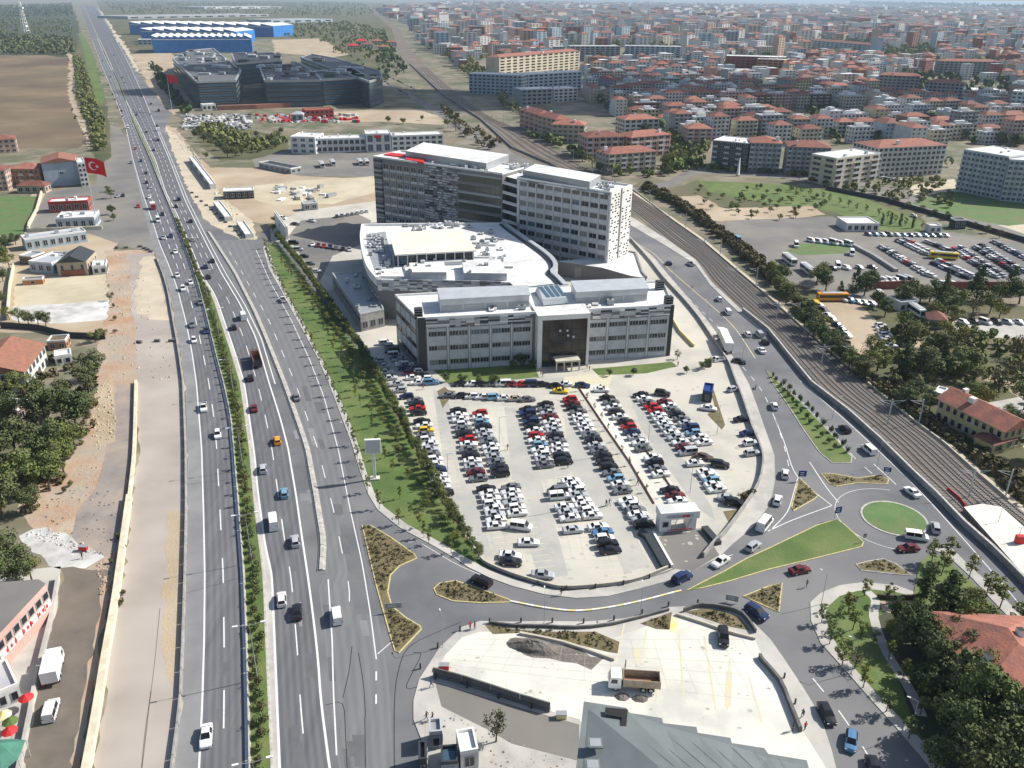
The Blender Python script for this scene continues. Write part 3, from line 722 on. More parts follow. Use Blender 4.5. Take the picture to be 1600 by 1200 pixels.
HL, TL = lamp_m('lamp_clear'), lamp_m('lamp_red', .25)
PL = MB().box(-.02,.02,-.26,.26,-.06,.06, 'white').mesh('plate')
def std_parts(xf, xr, track, axf, axr, zl, zr, wm=WH, wr=.32, plates=True):
 P = []
 for x in (axf, axr):
  for s in (-1,1): P.append(('wheel', wm, (x, s * track, wr), None))
 for s in (-1,1):
  P.append(('headlight', HL, (xf, s * track * .82, zl), None)); P.append(('tail_light', TL, (xr, s * track * .88, zr), None))
 return P
b, g = loft_car([(-2.2,.78,.80,.62,.86),(-2.05,.92,.95,.66,.97),(-1.45,.98,1.0,.66,1),(-.95,.93,1.40,.56,1),(.25,.90,1.44,.58,1),(1.0,.90,.93,.66,1),(1.95,.76,.79,.62,.95),(2.2,.58,.62,.5,.82)],.88, 'saloon')
PROTO['saloon'] = [('body', b, (0,0,0),1),('window', g, (0,0,0), None)] + std_parts(2.13,-2.18,.78,1.35,-1.3,.62,.74)
b, g = loft_car([(-1.95,.80,.83,.60,.88),(-1.88,.95,.99,.6,.97),(-1.55,.97,1.42,.55,1),(-.6,.95,1.50,.57,1),(.35,.92,1.48,.57,1),(1.1,.92,.95,.66,1),(1.85,.78,.81,.6,.94),(2.0,.60,.63,.5,.82)],.86, 'hatchback')
PROTO['hatchback'] = [('body', b, (0,0,0),1),('window', g, (0,0,0), None)] + std_parts(1.95,-1.93,.76,1.25,-1.2,.64,.8)
b, g = loft_car([(-2.15,.95,.98,.68,.92),(-2.12,1.08,1.12,.7,.98),(-1.85,1.1,1.64,.62,1),(-.6,1.08,1.73,.64,1),(.4,1.06,1.70,.64,1),(1.1,1.06,1.09,.72,1),(2.0,.96,.99,.68,.95),(2.2,.70,.74,.55,.85)],.92, 'suv')
PROTO['suv'] = [('body', b, (0,0,0),1),('window', g, (0,0,0), None)] + std_parts(2.14,-2.14,.82,1.35,-1.3,.8,.95)
b, g = loft_car([(-2.3,1.0,1.80,.74,.97),(-.75,1.0,1.86,.76,1),(.75,1.0,1.82,.74,1),(1.45,1.05,1.08,.78,1),(2.05,.86,.9,.7,.95),(2.2,.64,.68,.6,.85)],.92, 'minivan')
PROTO['minivan'] = [('body', b, (0,0,0),1),('window', g, (0,0,0), None)] + std_parts(2.14,-2.3,.82,1.4,-1.4,.76,1.0)
# tall van / minibus
b, g = loft_car([(-2.75,1.2,2.35,.80,.97),(-1.0,1.2,2.42,.82,1),(.8,1.2,2.42,.82,1),(1.5,1.15,2.25,.78,1),(2.2,1.12,1.15,.84,1),(2.75,.92,.96,.78,.93),(2.85,.6,.65,.65,.88)],1.0, 'van')
PROTO['minibus'] = [('body', b, (0,0,0),1),('window', g, (0,0,0), None)] + std_parts(2.8,-2.76,.88,1.75,-1.7,.8,1.2)
# pickup
b, g = loft_car([(-.35,.95,1.0,.7,1),(-.2,1.0,1.62,.62,1),(.7,.98,1.64,.62,1),(1.25,.98,1.0,.7,1),(2.3,.86,.9,.68,.95),(2.45,.6,.64,.6,.85)],.9, 'pickup')
bed = MB()
for a in ((-2.5,-.36,-.88,-.80),(-2.5,-.36,.80,.88),(-2.5,-2.42,-.80,.80)): bed.box(a[0], a[1], a[2], a[3],.45,1.0, 'carpaint')
bed.box(-2.42,-.36,-.80,.80,.45,.62, 'metal_dark')
PROTO['pickup'] = [('body', b, (0,0,0),1),('window', g, (0,0,0), None),('cargo_bed', bed.mesh('cargo_bed'),(0,0,0),1)] + std_parts(2.4,-2.5,.8,1.5,-1.5,.7,.8)
def truck_cab(x0, L=2.0, hw=1.2, h=2.7):
 c = MB(); c.box(x0, x0 + L, -hw, hw, .6,1.5, 'carpaint'); 
 pts = [(x0,1.5),(x0 + L, 1.5),(x0 + L - .35, h),(x0, h)]
 for s in (-1,1): c.face([(x, s * (hw if z < 2 else hw * .93), z) for x, z in (pts if s < 0 else pts[::-1])], 'carpaint')
 c.face([(x0 + L, -hw, 1.5),(x0 + L, hw, 1.5),(x0 + L - .35, hw * .93, h),(x0 + L - .35,-hw * .93, h)], 'carpaint')
 c.face([(x0, hw, 1.5),(x0,-hw, 1.5),(x0,-hw * .93, h),(x0, hw * .93, h)], 'carpaint')
 c.face([(x0,-hw * .93, h),(x0 + L - .35,-hw * .93, h),(x0 + L - .35, hw * .93, h),(x0, hw * .93, h)], 'carpaint')
 g = MB(); g.face([(x0 + L - .03,-hw * .85,1.62),(x0 + L - .03, hw * .85,1.62),(x0 + L - .28, hw * .8, h - .2),(x0 + L - .28,-hw * .8, h - .2)], 'glass_dark')
 for s in (-1,1):
  q = [(x0 + .6, s * (hw + .01),1.6),(x0 + L - .3, s * (hw + .01),1.6),(x0 + L - .5, s * (hw * .95 + .01), h - .35),(x0 + .6, s * (hw * .95 + .01), h - .35)]
  g.face(q if s < 0 else q[::-1], 'glass_dark')
 return c.mesh('cab'), g.mesh('window')
def truck(L, cargo):
 c, g = truck_cab(L / 2 - 2.0)
 P = [('cab', c, (0,0,0),1),('window', g, (0,0,0), None),('chassis', MB().box(-L / 2, L / 2 - .1,-.5,.5,.55,.9, 'metal_dark', bottom=True).mesh('chassis'),(0,0,0), None)]
 for x in [L / 2 - 1.2] + ([-L / 2 + 1.3,-L / 2 + 2.5] if L > 6.5 else [-L / 2 + 1.5]):
  for s in (-1,1): P.append(('wheel', WHT, (x, s * 1.02,.48), None))
 for s in (-1,1): P.append(('headlight', HL, (L / 2, s * .95,.85), None)); P.append(('tail_light', TL, (-L / 2 - .02, s * .95,.85), None))
 return P + cargo
bx = MB().box(-3.3,1.25,-1.22,1.22,.95,3.1, 'white', bottom=True, top='roof_white').mesh('cargo_box')
PROTO['box_truck'] = truck(6.8,[('cargo_box', bx, (0,0,0), None)])
# tipper: open hopper with ribs
def hopper(x0, x1, hw, z0, z1, m_out, m_in):
 h = MB(); t = .1
 h.box(x0, x1,-hw, -hw + t, z0, z1, m_out, bottom=True); h.box(x0, x1, hw - t, hw, z0, z1, m_out, bottom=True)
 h.box(x0, x0 + t, -hw + t, hw - t, z0, z1 - .15, m_in); h.box(x1 - t, x1,-hw + t, hw - t, z0, z1 + .15, m_out)
 h.box(x0 + t, x1 - t, -hw + t, hw - t, z0, z0 + .15, m_in)
 n = int((x1 - x0) / .8)
 for i in range(n + 1):
  x = x0 + (x1 - x0) * i / n
  for s in (-1,1): h.box(x - .05, x + .05, min(s * hw, s * (hw + .07)), max(s * hw, s * (hw + .07)), z0, z1 - .02, m_out)
 return h.mesh('hopper')
mat('hopper_tan', (.42,.36,.28), c2=(.34,.27,.19), scale=1.5); mat('hopper_rust', (.30,.13,.08), c2=(.25,.16,.11), scale=2)
PROTO['tipper_truck'] = truck(8.0,[('hopper', hopper(-4.1,1.7,1.22,1.05,2.5, 'hopper_tan', 'hopper_rust'),(0,0,0), None),('rear_canopy', MB().box(1.7,2.4,-1.1,1.1,2.4,2.5, 'hopper_tan', bottom=True).mesh('rear_canopy'),(0,0,0), None)])
PROTO['long_truck'] = truck(10.0,[('hopper', hopper(-5.1,2.7,1.22,1.05,2.7, 'hopper_rust', 'metal_dark'),(0,0,0), None)])
# articulated truck
bx = MB().box(-8.4,4.4,-1.25,1.25,1.15,3.7, 'white', bottom=True, top='roof_white').mesh('trailer')
P = truck(6.2,[]); P = [(n, m, (l[0] + 5.4, l[1], l[2]), c) for n, m, l, c in P if n != 'tail_light'] + [('trailer', bx, (0,0,0), None)]
for x in (-5.2,-6.5,-7.6):
 for s in (-1,1): P.append(('wheel', WHT, (x, s * 1.02,.48), None))
PROTO['articulated_truck'] = P
# bus
bb = MB(); bb.box(-5.5,5.5,-1.25,1.25,.45,2.95, 'carpaint', bottom=True); bb.box(-4,3.5,-.8,.8,2.95,3.12, 'metal_light')
gg = MB(); gg.box(-5.2,5.1,-1.262,1.262,1.35,2.45, 'glass_dark'); gg.box(5.4,5.515,-1.1,1.1,1.2,2.6, 'glass_dark')
PROTO['bus'] = [('body', bb.mesh('body'),(0,0,0),1),('window', gg.mesh('window'),(0,0,0), None)] + std_parts(5.5,-5.5,1.05,3.0,-3.0,.9,1.0, WHT, .48)
TAXI = MB().box(-.12,.12,-.35,.35,0,.22, 'paint_yellow').mesh('roof_sign')

# motorbike with its rider seated on it (two things)
mbk = MB()
for x in (-.65,.65): mbk.tube((x, -.06,.32),(x, .06,.32),.32,.32, 'rubber', 10)
mbk.box(-.45,.4,-.14,.14,.45,.85, 'metal_dark', bottom=True); mbk.tube((.62,0,.35),(.38,0,1.05),.05,.05, 'metal_light'); mbk.tube((.36,-.35,1.05),(.36,.35,1.05),.025,.025, 'metal_dark')
mbk.box(-.75,-.1,-.13,.13,.78,.88, 'black', bottom=True)
PROTO['motorbike'] = [('body', mbk.mesh('body'),(0,0,0), None)]

CCOL = {'white': (.74,.74,.73), 'silver': (.42,.44,.46), 'grey': (.16,.17,.18), 'black': (.018,.018,.022), 'dark blue': (.02,.035,.10), 'red': (.45,.02,.02), 'dark red': (.14,.02,.025), 'blue': (.10,.22,.38), 'orange': (.75,.30,.02), 'yellow': (.72,.50,.04), 'beige': (.42,.36,.28), 'light blue': (.18,.34,.45), 'tan': (.45,.38,.28), 'brown': (.12,.07,.05), 'green': (.05,.16,.06)}
CAT = {'saloon': 'car', 'hatchback': 'car', 'suv': 'car', 'minivan': 'van', 'minibus': 'van', 'pickup': 'pickup', 'box_truck': 'truck', 'tipper_truck': 'truck', 'long_truck': 'truck', 'articulated_truck': 'truck', 'bus': 'bus', 'motorbike': 'motorbike'}
WORD = {'saloon': 'saloon car', 'hatchback': 'hatchback', 'suv': 'tall SUV', 'minivan': 'small van', 'minibus': 'tall van', 'pickup': 'pickup', 'box_truck': 'box truck', 'tipper_truck': 'tipper truck', 'long_truck': 'long open truck', 'articulated_truck': 'articulated truck', 'bus': 'bus', 'motorbike': 'motorbike'}
NAMES = {'saloon': 'saloon_car', 'hatchback': 'hatchback_car', 'suv': 'tall_car', 'minivan': 'small_van', 'minibus': 'tall_van', 'pickup': 'pickup_truck', 'articulated_truck': 'articulated_truck'}
def vehicle(kind, loc, rz, colour, label=None, group=None, parts=True, base=None, z=0.0, taxi=False):
 c = CCOL[colour]; k = rnd.uniform(.9,1.1); c = tuple(x * k for x in c)
 r = empty(NAMES.get(kind, kind),(loc[0], loc[1], z), rz, label, CAT[kind], group)
 for n, me, off, paint in PROTO[kind]:
  if not parts and n not in ('body', 'window', 'cab', 'hopper', 'cargo_box', 'trailer', 'chassis', 'cargo_bed', 'wheel'): continue
  o = bpy.data.objects.new(n, me); col.objects.link(o); o.parent = r; o.location = off; o.color = (*c, 1)
 if taxi:
  o = bpy.data.objects.new('roof_sign', TAXI); col.objects.link(o); o.parent = r; o.location = (-.1,0,1.45)
 if label is None: THINGS.append((r, base))
 return r
def heading(u, v, du, dv):
 a, b = G(u, v), G(u + du, v + dv); return math.atan2(b.y - a.y, b.x - a.x)
def road_car(kind, u, v, du, dv, colour, base, z=.02, group='vehicles driving on the roads', taxi=False, label=None):
 # (u, v) is seen at mid-height of the vehicle; stand it on the road below
 p = G(u, v, 0.65 if CAT[kind] != 'truck' else 1.4); return vehicle(kind, (p.x, p.y), heading(u, v, du, dv), colour, label=label, base=base, group=group, z=z, taxi=taxi)
def lane_dir(E, v, sign):
 return (E(v + 8) - E(v)) * sign, 8 * sign
# carriageway towards the camera (left), away from it (right), service road
for kind, u, v, c in [('saloon', 322,1149, 'white'),('pickup', 318,636, 'white'),('hatchback', 340,678, 'white'),('hatchback', 303,531, 'white'),('saloon', 300,507, 'grey'),('saloon', 322,516, 'dark blue'),('suv', 286,451, 'white'),('hatchback', 298,441, 'white'),('hatchback', 277,430, 'white'),('saloon', 274,393, 'white'),('saloon', 267,368, 'dark blue'),('saloon', 255,371, 'silver'),('minibus', 247,344, 'white'),('hatchback', 233,308, 'white'),('saloon', 254,334, 'black'),('hatchback', 313,472, 'grey'),('saloon', 228,270, 'black'),('hatchback', 205,254, 'grey'),('hatchback', 220,251, 'dark blue'),('hatchback', 212,232, 'red'),('minibus', 200,199, 'white'),('saloon', 190,173, 'black'),('minivan', 182,150, 'white'),('saloon', 176,147, 'black'),('saloon', 169,133, 'dark blue'),('saloon', 187,163, 'white'),('hatchback', 184,168, 'grey'),('minibus', 191,183, 'silver'),('saloon', 180,155, 'grey'),('saloon', 235,292, 'silver'),('hatchback', 229,285, 'black'),('hatchback', 174,141, 'white'),('saloon', 163,118, 'silver'),('saloon', 172,120, 'black'),('minibus', 153,85, 'white'),('saloon', 160,95, 'black'),('hatchback', 147,66, 'grey')]:
 far = 'far up the highway' if v < 300 else 'on the left carriageway'
 road_car(kind, u, v, *lane_dir(LLs, v, 1), c, f'{c} {WORD[kind]} coming {far}')
for kind, u, v, c in [('saloon', 464,955, 'black'),('hatchback', 440,936, 'white'),('hatchback', 461,845, 'silver'),('minibus', 427,816, 'white'),('hatchback', 444,770, 'light blue'),('hatchback', 411,732, 'silver'),('saloon', 397,637, 'dark red'),('hatchback', 391,590, 'black'),('hatchback', 365,511, 'black'),('minibus', 380,495, 'white'),('saloon', 325,432, 'black'),('saloon', 321,416, 'dark blue'),('saloon', 332,407, 'black'),('hatchback', 301,374, 'silver'),('saloon', 298,345, 'black'),('saloon', 275,322, 'black'),('minivan', 279,311, 'dark blue'),('saloon', 240,234, 'dark blue'),('minivan', 247,219, 'dark blue'),('saloon', 235,218, 'white'),('saloon', 229,206, 'black'),('minibus', 243,217, 'silver'),('minibus', 248,203, 'white'),('saloon', 245,196, 'black'),('minivan', 219,172, 'white'),('saloon', 213,179, 'black'),('saloon', 210,171, 'silver'),('minibus', 248,173, 'black'),('saloon', 236,178, 'silver'),('saloon', 191,121, 'black'),('saloon', 195,129, 'grey'),('saloon', 184,97, 'silver'),('minivan', 178,86, 'black'),('saloon', 170,64, 'white'),('saloon', 221,150, 'black'),('hatchback', 236,162, 'dark blue')]:
 far = 'far up the highway' if v < 300 else 'on the right carriageway'
 road_car(kind, u, v, *lane_dir(RL, v, -1), c, f'{c} {WORD[kind]} leaving {far}')
road_car('hatchback', 433,688, *lane_dir(RR, 688,-1), 'orange', None, label='orange taxi in the middle of the right carriageway', taxi=True)
road_car('long_truck', 400,560, *lane_dir(RL, 560,-1), 'brown', None, label='long brown open-topped truck beside the median planting')
road_car('minivan', 526,961, *lane_dir(SR, 961,-1), 'white', None, label='white small van alone on the service road near the dry triangular island')
road_car('saloon', 463,620, *lane_dir(SR, 620,-1), 'grey', None, label='dark grey saloon car alone on the service road beside the concrete divider')
road_car('pickup', 442,468, *lane_dir(SR, 468,-1), 'white', None, label='white pickup stopped at the edge of the green strip')
road_car('box_truck', 239,322, *lane_dir(LLs, 322,1), 'red', None, label='truck with red cab on the left carriageway by the fuel station')
road_car('hatchback', 216,322, *lane_dir(LLs, 322,1), 'red', None, label='red hatchback beside the little grass island by the fuel station')
road_car('saloon', 192,305,-3,10, 'black', None, label='black saloon car on the side road above the fuel station')
road_car('saloon', 184,306,-3,10, 'silver', None, label='silver saloon car on the side road above the fuel station')
for kind, u, v, du, dv, c, lab in [
 ('suv', 752,908,-14,-6, 'black', 'black tall car entering the ramp road beside the leaf-shaped island'),
 ('suv', 1066,902,14,-7, 'dark blue', 'dark blue tall car on the curved road below the garage ramp'),
 ('saloon', 1126,877,-14,9, 'white', 'white saloon car on the curved road beside the garage ramp mouth'),
 ('hatchback', 1177,853,12,-9, 'silver', 'silver hatchback on the curved road beside the big green triangle'),
 ('minibus', 1195,819,8,-10, 'white', 'tall white van on the curved road above the big green triangle'),
 ('hatchback', 1215,781,3,-12, 'white', 'white hatchback beside the dry triangular island above the roundabout road'),
 ('hatchback', 1227,740,0,-12, 'white', 'white hatchback on the curved road east of the car park'),
 ('hatchback', 1210,634,-5,-12, 'white', 'white hatchback beside the long planted island'),
 ('hatchback', 1320,670,-12,-10, 'black', 'black hatchback between the long planted island and the railway wall'),
 ('minivan', 1357,702,-12,-10, 'white', 'white small van below the long planted island by the railway wall'),
 ('saloon', 1425,768,-12,-9, 'white', 'white saloon car between the roundabout and the railway wall'),
 ('minivan', 1433,838,14,2, 'white', 'white small van rounding the lower edge of the roundabout'),
 ('saloon', 1419,856,-14,1, 'dark red', 'dark red saloon car below the roundabout'),
 ('hatchback', 1462,824,-3,-12, 'silver', 'silver hatchback at the right edge of the roundabout'),
 ('saloon', 1250,890,14,-3, 'dark red', 'dark red saloon car below the big green triangle'),
 ('suv', 1182,957,13,8, 'dark blue', 'dark blue tall car beside the small dry triangle above the lower lot'),
 ('saloon', 1292,1115,6,12, 'black', 'black saloon car on the road beside the lower lot'),
 ('hatchback', 1330,1157,-1,12, 'blue', 'blue hatchback on the road at the lower right'),
 ('saloon', 1366,1200,4,12, 'black', 'dark saloon car cut off by the bottom edge of the picture'),
 ('hatchback', 1045,411,-9,-7, 'dark blue', 'dark blue hatchback uppermost on the ramp road east of the tower'),
 ('pickup', 1079,412,-10,-8, 'silver', 'silver pickup on the ramp road beside the railway'),
 ('hatchback', 1124,467,-8,-10, 'white', 'white hatchback on the ramp road beside the railway, upper of two'),
 ('minivan', 1137,487,-8,-10, 'white', 'white small van on the ramp road beside the railway, lower of two'),
 ('hatchback', 1168,522,-8,-9, 'white', 'white hatchback left in the bunch of four on the ramp road'),
 ('minivan', 1186,522,-8,-9, 'silver', 'silver small van uppermost in the bunch of four on the ramp road'),
 ('hatchback', 1196,534,-8,-9, 'black', 'black hatchback rightmost in the bunch of four on the ramp road'),
 ('saloon', 1190,547,-8,-9, 'white', 'white saloon car lowest in the bunch of four on the ramp road'),
 ('articulated_truck', 1132,532,-9,-20, 'white', 'long white articulated truck at the corner of the ramp road and forecourt'),
 ('pickup', 1120,562,-10,1, 'white', 'white pickup crossing in front of the long white articulated truck'),
 ('saloon', 1155,564,12,2, 'black', 'black saloon car just behind the long white articulated truck'),
 ('saloon', 1107,567,1,8, 'black', 'black saloon car on the forecourt corner right of the hospital front'),
 ('suv', 1130,996,1,12, 'black', 'dark grey tall car alone on the pale lower lot'),
 ('motorbike', 1181,604,0,10, 'black', 'dark motorbike on the road left of the long planted island'),
 ('minivan', 80,1109,4,-14, 'white', 'white small van parked on the brown side road at the lower left'),
 ('box_truck', 82,1042,3,-14, 'white', 'white box truck parked on the brown side road above the white small van')]:
 road_car(kind, u, v, du, dv, c, None, z=.155 if 'lot' in lab or 'forecourt' in lab else .03, label=lab)
road_car('tipper_truck', 990,1064,-30,-2, 'white', None, z=.155, label='tipper truck with rusty tan hopper standing on the pale lower lot')
# ---- hospital car park: row after row
Ra, Rb = G(887,625), G(972,766); ROWDIR = math.atan2(Rb.y - Ra.y, Rb.x - Ra.x); PERP = ROWDIR + math.pi / 2
POOL = ['white'] * 12 + ['silver'] * 6 + ['grey'] * 5 + ['black'] * 6 + ['dark blue'] * 3 + ['red', 'dark red', 'light blue', 'blue', 'beige']
KPOOL = ['saloon'] * 5 + ['hatchback'] * 5 + ['suv'] * 2 + ['minivan']
def row(a, b, n, where, skip=(), fix={}, flip=None, rot=None, z=.135):
 A, B = G(*a, .6), G(*b, .6)
 for i in range(n):
  if i in skip: continue
  p = A.lerp(B, i / max(1, n - 1)); kind, c = rnd.choice(KPOOL), rnd.choice(POOL)
  if i in fix: kind, c = fix[i]
  rz = (PERP if rot is None else rot) + (math.pi if rnd.random() < .4 else 0) + rnd.uniform(-.04,.04)
  base = None
  d = Vector((math.cos(PERP), math.sin(PERP),0)) * rnd.uniform(-.35,.35)
  lab = f'{c} {WORD[kind]} {where}, {place(i, n)}'
  vehicle(kind, p + d, rz, c, label=lab, group='cars parked in the hospital car park', z=z)
def place(i, n):
 """place counted along the row from its far end, the end nearer the hospital"""
 if i == 0: return 'at the far end'
 if i == n - 1: return 'at the near end'
 return ORD[i].strip() + ' from far end' if i < 20 else ORD[n - 1 - i].strip() + ' from near end'
wh = ('hatchback', 'white'); ws = ('saloon', 'white'); bk = ('saloon', 'black'); bs = ('suv', 'black'); gr = ('saloon', 'grey'); sv = ('saloon', 'silver'); rd = ('hatchback', 'red'); dr = ('saloon', 'dark red'); lb = ('hatchback', 'light blue'); db = ('suv', 'dark blue')
row((650,626),(692,771),20, 'in the row along the hedge', skip=(4,), fix={0: gr, 1: bk, 2: ('saloon', 'red'),3: bk, 5: bk, 6: ws, 7: ('hatchback', 'yellow'),8: gr, 9: wh, 10: ws, 11: sv, 12: gr, 13: wh, 14: ws, 15: db, 16: ws, 17: ws, 18: wh, 19: bk})
row((716,642),(746,748),14, 'in the upper left double row, left side', fix={0: bk, 1: ws, 2: ws, 3: wh, 4: gr, 5: bk, 6: rd, 7: ws, 8: gr, 9: bk, 10: ws, 11: sv, 12: dr, 13: gr})
row((748,646),(781,741),13, 'in the upper left double row, right side', fix={0: rd, 1: ws, 2: lb, 3: bk, 4: sv, 5: sv, 6: gr, 7: ws, 8: wh, 9: sv, 10: gr, 11: bk, 12: bs})
row((761,764),(778,822),8, 'in the lower left double row, left side', fix={0: bk, 1: ws, 2: ws, 3: wh, 4: ws, 5: sv, 6: ws, 7: ws})
row((796,762),(808,802),6, 'in the lower left double row, right side', fix={0: gr, 1: ws, 2: ws, 3: sv, 4: wh, 5: ws})
row((822,640),(853,727),13, 'in the upper middle double row, left side', fix={0: bk, 1: db, 2: bk, 3: db, 4: bk, 5: ws, 6: rd, 7: ws, 8: lb, 9: ws, 10: wh, 11: sv, 12: gr})
row((852,632),(880,722),13, 'in the upper middle double row, right side', fix={0: bk, 1: gr, 2: sv, 3: dr, 4: ws, 5: ws, 6: sv, 7: bk, 8: gr, 9: ws, 10: ws, 11: bs, 12: bs})
row((871,768),(898,828),8, 'in the lower middle double row, left side', skip=(2,6), fix={0: ('minivan', 'grey'),1: ('minivan', 'white'),3: ws, 4: sv, 5: ws, 7: sv})
row((893,752),(955,860),14, 'in the lower middle double row, right side', skip=(8,), fix={0: ws, 1: ws, 2: wh, 3: sv, 4: ws, 5: ws, 6: wh, 7: ws, 9: ws, 10: ('saloon', 'blue'),11: wh, 12: bs, 13: bk})
row((891,624),(973,767),19, 'in the long row left of the walkway', fix={0: rd, 1: dr, 2: bk, 3: gr, 4: ws, 5: ws, 6: ws, 7: ws, 8: gr, 9: bk, 10: sv, 11: gr, 12: bk, 13: bk, 14: bs, 15: gr, 16: lb, 17: ws, 18: gr})
row((981,783),(1008,820),6, 'in the short row left of the gatehouse', fix={0: ws, 1: wh, 2: gr, 3: ws, 4: sv, 5: bs})
row((948,622),(1007,701),11, 'in the upper row right of the walkway', fix={0: bk, 1: gr, 2: ws, 3: bk, 4: ws, 5: bk, 6: rd, 7: ('saloon', 'dark blue'),8: sv, 9: ws, 10: gr})
row((1018,716),(1033,741),4, 'in the middle row right of the walkway', fix={0: ws, 1: bs, 2: gr, 3: ws})
row((1048,766),(1060,783),3, 'in the lower row right of the walkway', fix={0: bk, 1: dr, 2: ws})
row((1003,617),(1074,707),14, 'in the right double row, left side', fix={0: bk, 1: ws, 2: gr, 3: ('hatchback', 'red'),4: rd, 5: ws, 6: ws, 7: ws, 8: sv, 9: ws, 10: sv, 11: ws, 12: dr, 13: ('minivan', 'silver')})
row((1040,628),(1098,692),10, 'in the right double row, right side', fix={0: dr, 1: ws, 2: gr, 3: bk, 4: gr, 5: sv, 6: db, 7: lb, 8: ws, 9: ws})
row((1104,738),(1121,765),5, 'in the lower right row', fix={0: ws, 1: ws, 2: lb, 3: ws, 4: ws})
row((720,600),(880,601),11, 'in the first row below the lawn', skip=(9,), rot=R(8), fix={3: gr, 0: bk, 8: bk})
row((700,618),(826,624),8, 'in the second row below the lawn', rot=R(8), fix={0: gr, 1: bk, 3: ws, 5: ws})
row((604,536),(652,598),10, 'by the west end of the hospital')
row((622,560),(674,598),8, 'in the outer line west of the hospital')
row((590,564),(634,620),7, 'along the upper part of the hedge')
row((526,338),(574,330),7, 'in the yard left of the tower', rot=PERP + math.pi / 2)
row((488,382),(545,390),7, 'in the tower shadow left of the podium', rot=PERP + math.pi / 2)
row((458,380),(494,424),5, 'beside the upper end of the hedge')
for kind, u, v, du, dv, c, lab in [
 ('minivan', 815,823,14,2, 'white', 'white small van in the lower left double row, largest vehicle there'),('saloon', 826,848,14,0, 'white', 'white saloon car standing alone below the white small van'),
 ('saloon', 797,868,14,1, 'white', 'white saloon car in the pair near the lower left car park corner'),('saloon', 798,878,14,1, 'black', 'black saloon car in the pair near the lower left car park corner'),('saloon', 848,898,14,1, 'silver', 'silver saloon car at the bottom edge of the car park'),
 ('suv', 1125,726,14,2, 'black', 'large black SUV standing apart right of the right double row'),('saloon', 1086,724,14,-1, 'white', 'white saloon car left of the large black SUV'),('saloon', 1100,714,14,3, 'brown', 'brown saloon car above the large black SUV'),
 ('saloon', 1137,779,14,2, 'silver', 'silver saloon car near the dry bed by the east wall'),('suv', 1148,786,14,2, 'black', 'black SUV near the dry bed by the east wall'),
 ('hatchback', 1146,608,14,-4, 'silver', 'silver hatchback uppermost along the east wall'),('saloon', 1159,655,14,-2, 'black', 'black saloon car second along the east wall'),('saloon', 1169,677,14,-2, 'dark blue', 'dark blue saloon car midway along the east wall'),('hatchback', 1173,692,14,-2, 'white', 'white hatchback along the east wall'),('hatchback', 1175,708,14,-2, 'silver', 'silver hatchback lowest along the east wall'),
 ('saloon', 940,609,14,0, 'white', 'white saloon car at the top of the walkway'),('saloon', 910,602,14,1, 'dark blue', 'dark blue saloon car on the yellow forecourt'),('saloon', 870,603,14,1, 'black', 'black saloon car behind the yellow taxi'),('saloon', 1107,638,14,2, 'white', 'white saloon car below the blue container'),
 ('suv', 1003,616,14,1, 'black', 'black SUV at the top of the right double row') if False else ('suv', 1035,615,14,2, 'black', 'black SUV standing above the right double row'),
 ('saloon', 461,350,14,1, 'black', 'black saloon car beside the white site gate'),('minivan', 441,341,14,1, 'white', 'white small van behind the white site gate'),('saloon', 487,345,14,2, 'silver', 'silver saloon car in the middle of the northern yard')]:
 road_car(kind, u, v, du, dv, c, None, z=.135, group='cars parked in the hospital car park', label=lab)
road_car('saloon', 876,611,14,1, 'yellow', None, z=.135, label='yellow taxi at the top of the car park near the entrance', taxi=True)
# ---- lots beyond the railway
def lot_row(a, b, n, kinds, where, rot, cols=None, z=.03):
 A, B = G(*a, .6), G(*b, .6)
 for i in range(n):
  p = A.lerp(B, i / max(1, n - 1)); kind = rnd.choice(kinds); c = rnd.choice(cols or POOL)
  vehicle(kind, p, rot + rnd.uniform(-.05,.05), c, base=f'{c} {WORD[kind]} {where}', group='vehicles parked beyond the railway', parts=False, z=z)
LD = R(-62)
lot_row((1357,366),(1478,368),12, KPOOL, 'in the row along the green verge', LD)
lot_row((1351,438),(1420,438),8,['minivan', 'minibus', 'suv'], 'in the row above the red-brown wall', LD, ['white', 'silver', 'white'])
lot_row((1268,376),(1326,382),6,['minibus', 'minivan'], 'above the small green triangle', LD, ['white', 'silver', 'white'])
lot_row((1282,420),(1363,417),5, KPOOL, 'in the middle of the grey lot', LD)
lot_row((1280,478),(1324,524),7, KPOOL, 'beside the hedge right of the railway', LD)
lot_row((1376,508),(1392,540),7, KPOOL, 'in the stack by the dirt lot', R(5))
lot_row((1318,468),(1362,474),5, KPOOL, 'at the top of the dirt lot', LD)
lot_row((1505,503),(1592,503),6, KPOOL, 'on the pale shaded lot at the right', LD)
